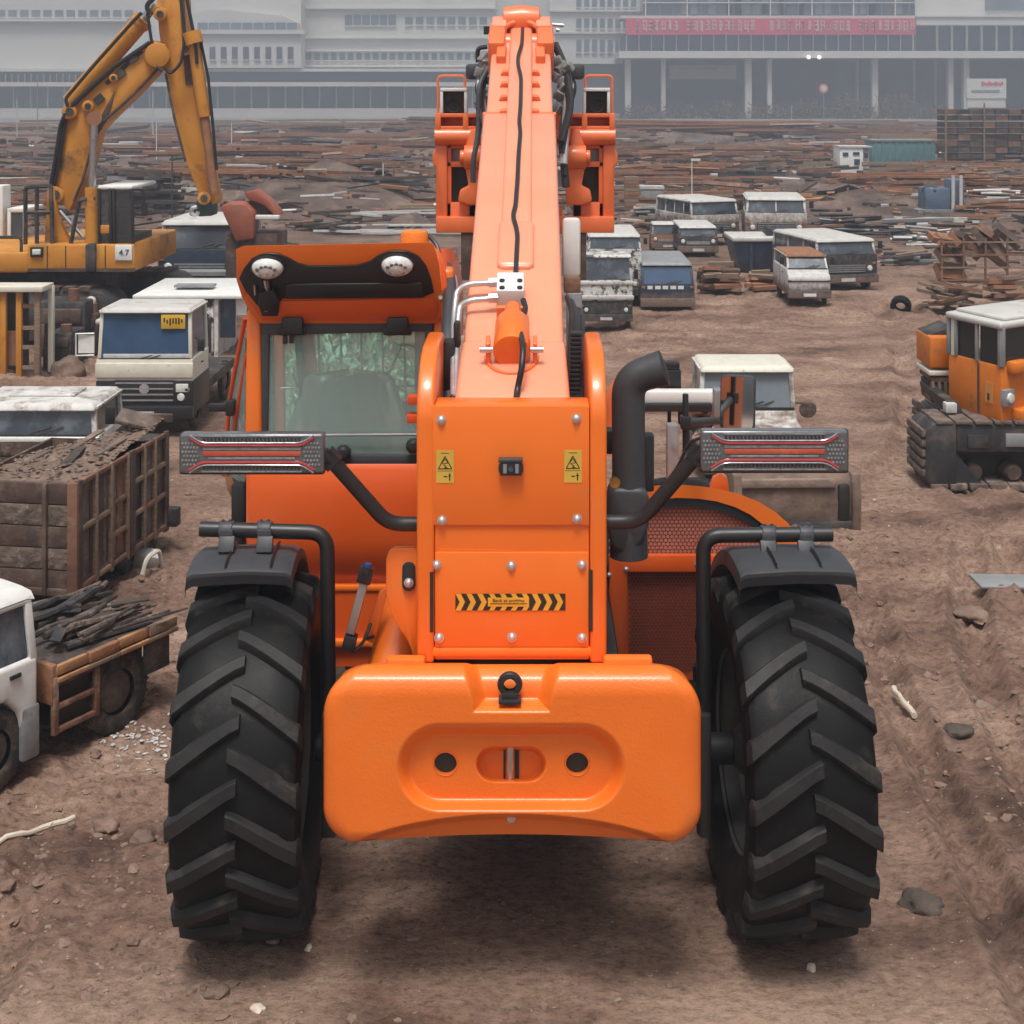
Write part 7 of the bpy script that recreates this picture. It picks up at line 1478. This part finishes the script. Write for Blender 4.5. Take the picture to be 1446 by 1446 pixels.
# middle offices
t = bld('office_block', 'pale banded office block behind the boom', 204, 550)
MB().pbox(424, 700, -90, 97, 204, 22).build('wall', 'bwall', t, smooth=0); MB().pbox(640, 790, -90, 110, 205, 20).build('dark_wall', 'bwall', t, smooth=0)
for y in (10, 52, 70, 92): MB().pbox(420, 702, y, y + 2.4, 203.4, .8).build('string_course', 'bwhite', t, smooth=0)
windows(t, 486, 560, 6, 21, 36, 204, gap=.15); windows(t, 430, 690, 22, 75, 85, 204, gap=.4); windows(t, 570, 690, 8, 24, 35, 204, gap=.3)
t = bld('white_block', 'white office block with rows of small windows right of the boom head', 202, 840)
MB().pbox(776, 905, -90, 90, 202, 18).build('wall', 'bwhite', t, smooth=0); MB().pbox(772, 880, 90, 160, 203, 15).build('base', 'bdark', t, smooth=0)
for y0, y1 in ((-2, 10), (26, 40), (56, 74)): windows(t, 812, 900, 8, y0, y1, 202, gap=.35)
MB().pbox(776, 906, 14, 16.5, 201.6, .5).build('string_course', 'bwall', t, smooth=0); MB().pbox(776, 906, 45, 47.5, 201.6, .5).build('string_course', 'bwall', t, smooth=0)
# glazed hall with the banner
t = bld('glass_hall', 'glazed hall on columns with a long red banner', 196, 1150)
MB().pbox(908, 1292, -90, 22, 196, 20).build('curtain_wall', 'bglz', t, smooth=0)
for i in range(20): MB().pbox(911 + 19.6 * i, 912.4 + 19.6 * i, -60, 22, 195.6, .5).build('mullion', 'bpane' if i % 3 else 'bwall', t, smooth=0)
for y in (-18, 3): MB().pbox(908, 1292, y, y + 1.2, 195.5, .5).build('transom', 'bwall', t, smooth=0)
rr = random.Random(61)
for i in range(26): 
    x = rr.choice(range(30)); MB().pbox(912 + 12.6 * x, 921 + 12.6 * x, rr.choice((-16, 5)), rr.choice((2, 20)) if 0 else 20, 195.9, .3).build('blind', 'bpane', t, smooth=0)
MB().pbox(876, 1292, 22, 26, 192.5, 8).build('canopy_edge', 'bwall', t, smooth=0)
bn = MB().pbox(884, 1293, 26, 49, 192, .4).build('banner', 'banner', t, smooth=0)
q = MB()
for i in range(44):
    x = 898 + 9 * i
    if rr.random() < .06: continue
    for j in range(3):
        yy = 29 + 5.5 * j + rr.uniform(-1, 1); q.pbox(x, x + rr.uniform(2.5, 6), yy, yy + 1.8, 191.9, .08)
    for j in range(2): xx = x + rr.uniform(0, 5.5); q.pbox(xx, xx + 1.3, 29, 45 - rr.uniform(0, 4), 191.88, .08)
q.build('banner_lettering', mat('banner_white', (.62, .45, .47), .7), bn, smooth=0)
MB().pbox(876, 1294, 49, 73, 194, 14).build('upper_glazing', 'bglz', t, smooth=0)
for i in range(24): MB().pbox(884 + 17.6 * i, 885.4 + 17.6 * i, 49, 73, 193.7, .4).build('mullion', 'bwall', t, smooth=0)
MB().pbox(874, 1800, 72, 82, 191, 20).build('ledge', 'bwhite', t, smooth=0)
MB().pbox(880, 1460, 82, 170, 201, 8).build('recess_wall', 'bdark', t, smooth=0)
for x, w_ in ((887, 8), (937, 6), (1057, 9), (1087, 6), (1236, 8), (1343, 7), (1365, 8)): MB().pbox(x - w_ / 2, x + w_ / 2, 82, 172, 192.6, 1.2).build('column', 'bwall', t, smooth=0)
MB().pbox(945, 1040, 92, 112, 200.7, .4).build('shop_sign', 'bwall', t, smooth=0); MB().pbox(960, 1014, 95, 99, 200.5, .4).build('sign_strip', 'conc', t, smooth=0)
MB().pbox(890, 1300, 116, 118.5, 200.6, .5).build('transom', 'bglz', t, smooth=0); MB().pbox(1180, 1240, 86, 150, 200.6, .5).build('blue_panel', 'bglz', t, smooth=0)
for x in (1210, 1290, 1320): MB().pbox(x, x + 2.5, 84, 150, 200, .6).build('mullion', 'bwall', t, smooth=0)
t = bld('side_wing', 'cream wing with tall windows at the right end of the horizon', 195, 1400)
MB().pbox(1292, 1900, -90, 22, 197, 16).build('wall', 'bwhite', t, smooth=0); MB().pbox(1294, 1900, 22, 35, 193, 16).build('cornice', 'bwhite', t, smooth=0); MB().pbox(1294, 1900, 35, 72, 196, 14).build('glazing', 'bglz', t, smooth=0)
for i in range(9): MB().pbox(1322 + 21 * i, 1325 + 21 * i, 35, 72, 195.6, .5).build('mullion', 'bwhite', t, smooth=0)
MB().pbox(1392, 1450, -8, 14, 196.7, .4).build('window', 'bpane', t, smooth=0); MB().pbox(1294, 1900, 22, 24, 192.8, .4).build('drip_edge', 'bwall', t, smooth=0)
OFF = Vector((0, 0, 0))
# lit lamps, round sign, billboard
for x, lb in ((1142, 'bright white spot lamp under the ledge, the left one of a pair'), (1157, 'bright white spot lamp under the ledge, the right one of a pair')):
    p = P(x, 81, 190.4); o = MB().lathe([(.0001, -.3), (.22, -.2), (.26, 0), (.2, .4), (.1, .55)], (0, 0, 0), (0, 1, .25), 16).build('spot_lamp', 'lit'); o.location = p; tag(o, lb, 'lamp', 'pair of spot lamps under the ledge')
Yp = 172; g = Vector((P(1163, 150, Yp).x, Yp, 0)); t = thing('round_sign', 'round red and white sign on a post before the glazed hall', 'sign', g); h = P(1163, 125, Yp).z
MB().cyl((0, 0, 0), (0, 0, h - .5), .05, n=8).build('post', 'grey', t); MB().lathe([(.0001, -.06), (.58, -.06), (.58, .06), (.0001, .06)], (0, 0, h), (0, 1, 0), 24).build('disc', mat('sign_red', (.62, .16, .10), .5), t); MB().lathe([(.0001, -.02), (.36, -.02), (.36, .02)], (0, -.07, h), (0, 1, 0), 20).build('sign_face', 'bwhite', t)
Yp = 170; g = Vector((P(1393, 150, Yp).x, Yp, 0)); t = thing('billboard', 'pale billboard with a red line of writing beside the shrubs', 'billboard', g); OFF = g.copy()
bb = MB().pbox(1365, 1421, 111, 139, Yp, .5).build('board', 'bwhite', t, smooth=0); MB().pbox(1366, 1420, 139, 152, Yp + .1, .4).build('base', 'bwall', t, smooth=0)
q = MB()
for i in range(10): q.pbox(1386 + 3.1 * i, 1388.4 + 3.1 * i, 115 + (i % 3), 121 - (i % 2), Yp - .06, .05)
q.build('red_lettering', 'banner', bb, smooth=0); MB().pbox(1372, 1412, 127, 130, Yp - .06, .05).build('print_line', 'grey', bb, smooth=0); MB().pbox(1368, 1372, 139, 176, Yp + .2, .4).build('post', 'grey', t, smooth=0); MB().pbox(1414, 1418, 139, 176, Yp + .2, .4).build('post', 'grey', t, smooth=0)
OFF = Vector((0, 0, 0))
# bare shrubs, each a plant of its own
rr = random.Random(91)
def shrub(x, y, w_, h_, label, Y):
    g = Vector(((x - CX) * Y / F, Y, .3)); t = thing('shrub', label, 'shrub', g, group='bare shrubs before the glazed hall'); s_ = F / Y; W = w_ / s_; H = h_ / s_ ; b = MB()
    for i in range(12):
        a = rr.uniform(-1, 1); e = Vector((a * W * .45, rr.uniform(-1, 1), H * rr.uniform(.6, .95))); b.tube([Vector((a * W * .12, 0, 0)), e * .5 + Vector((rr.uniform(-.2, .2), 0, .1)), e], [.09, .06, .03], 4)
    b.build('stems', 'bark', t); b = MB()
    for i in range(900):
        u = Vector((rr.gauss(0, 1), rr.gauss(0, 1), rr.gauss(0, 1))).normalized() * rr.random() ** .45; u.z = abs(u.z); p = Vector((u.x * W * .55, u.y * 1.2, u.z * H * (.75 + .25 * mnoise.noise(Vector((u.x * 3 + x, u.y, 1)))) + .1)); m3 = Euler((rr.uniform(0, 6), rr.uniform(0, 6), rr.uniform(0, 6))).to_matrix(); k = rr.uniform(.10, .26)
        b.add([p + m3 @ Vector(q) for q in ((-k, 0, 0), (0, -k * .45, 0), (k, 0, 0), (0, k * .45, 0))], [(0, 1, 2, 3)])
    o = b.build('twigs', 'twig', t, smooth=0, norm=False); o['kind'] = 'stuff'
for x, y, w_, h_, lb in ((905, 170, 60, 28, 'low grey shrub nearest the white office block'), (960, 170, 66, 30, 'low brown shrub between the first two columns'), (1022, 168, 70, 34, 'brown shrub before the thick column'), (1085, 168, 74, 30, 'brown shrub under the pair of bright lamps'), (1140, 168, 70, 36, 'bushy brown shrub below the round sign'), (1200, 168, 80, 46, 'tallest bare shrub left of the slim column'), (1262, 168, 80, 48, 'wide bare shrub under the last column'), (1318, 168, 60, 30, 'low shrub next to the pale billboard')):
    shrub(x, y, w_, h_, lb, 178 + rr.uniform(-2, 2))
# ------------------------------------------------------------------ haze
hz = MB().box(-420, 420, -30, 330, -3, 24).build('haze', bpy.data.materials.new('haze_air'), smooth=0); tag(hz, kind='stuff')
m = hz.data.materials[0]; m.use_nodes = True; N = m.node_tree.nodes; N.clear(); o_ = N.new('ShaderNodeOutputMaterial'); pv = N.new('ShaderNodeVolumePrincipled')
pv.inputs['Color'].default_value = (.60, .655, .75, 1); pv.inputs['Density'].default_value = .0038; pv.inputs['Anisotropy'].default_value = .1; m.node_tree.links.new(pv.outputs[0], o_.inputs['Volume'])
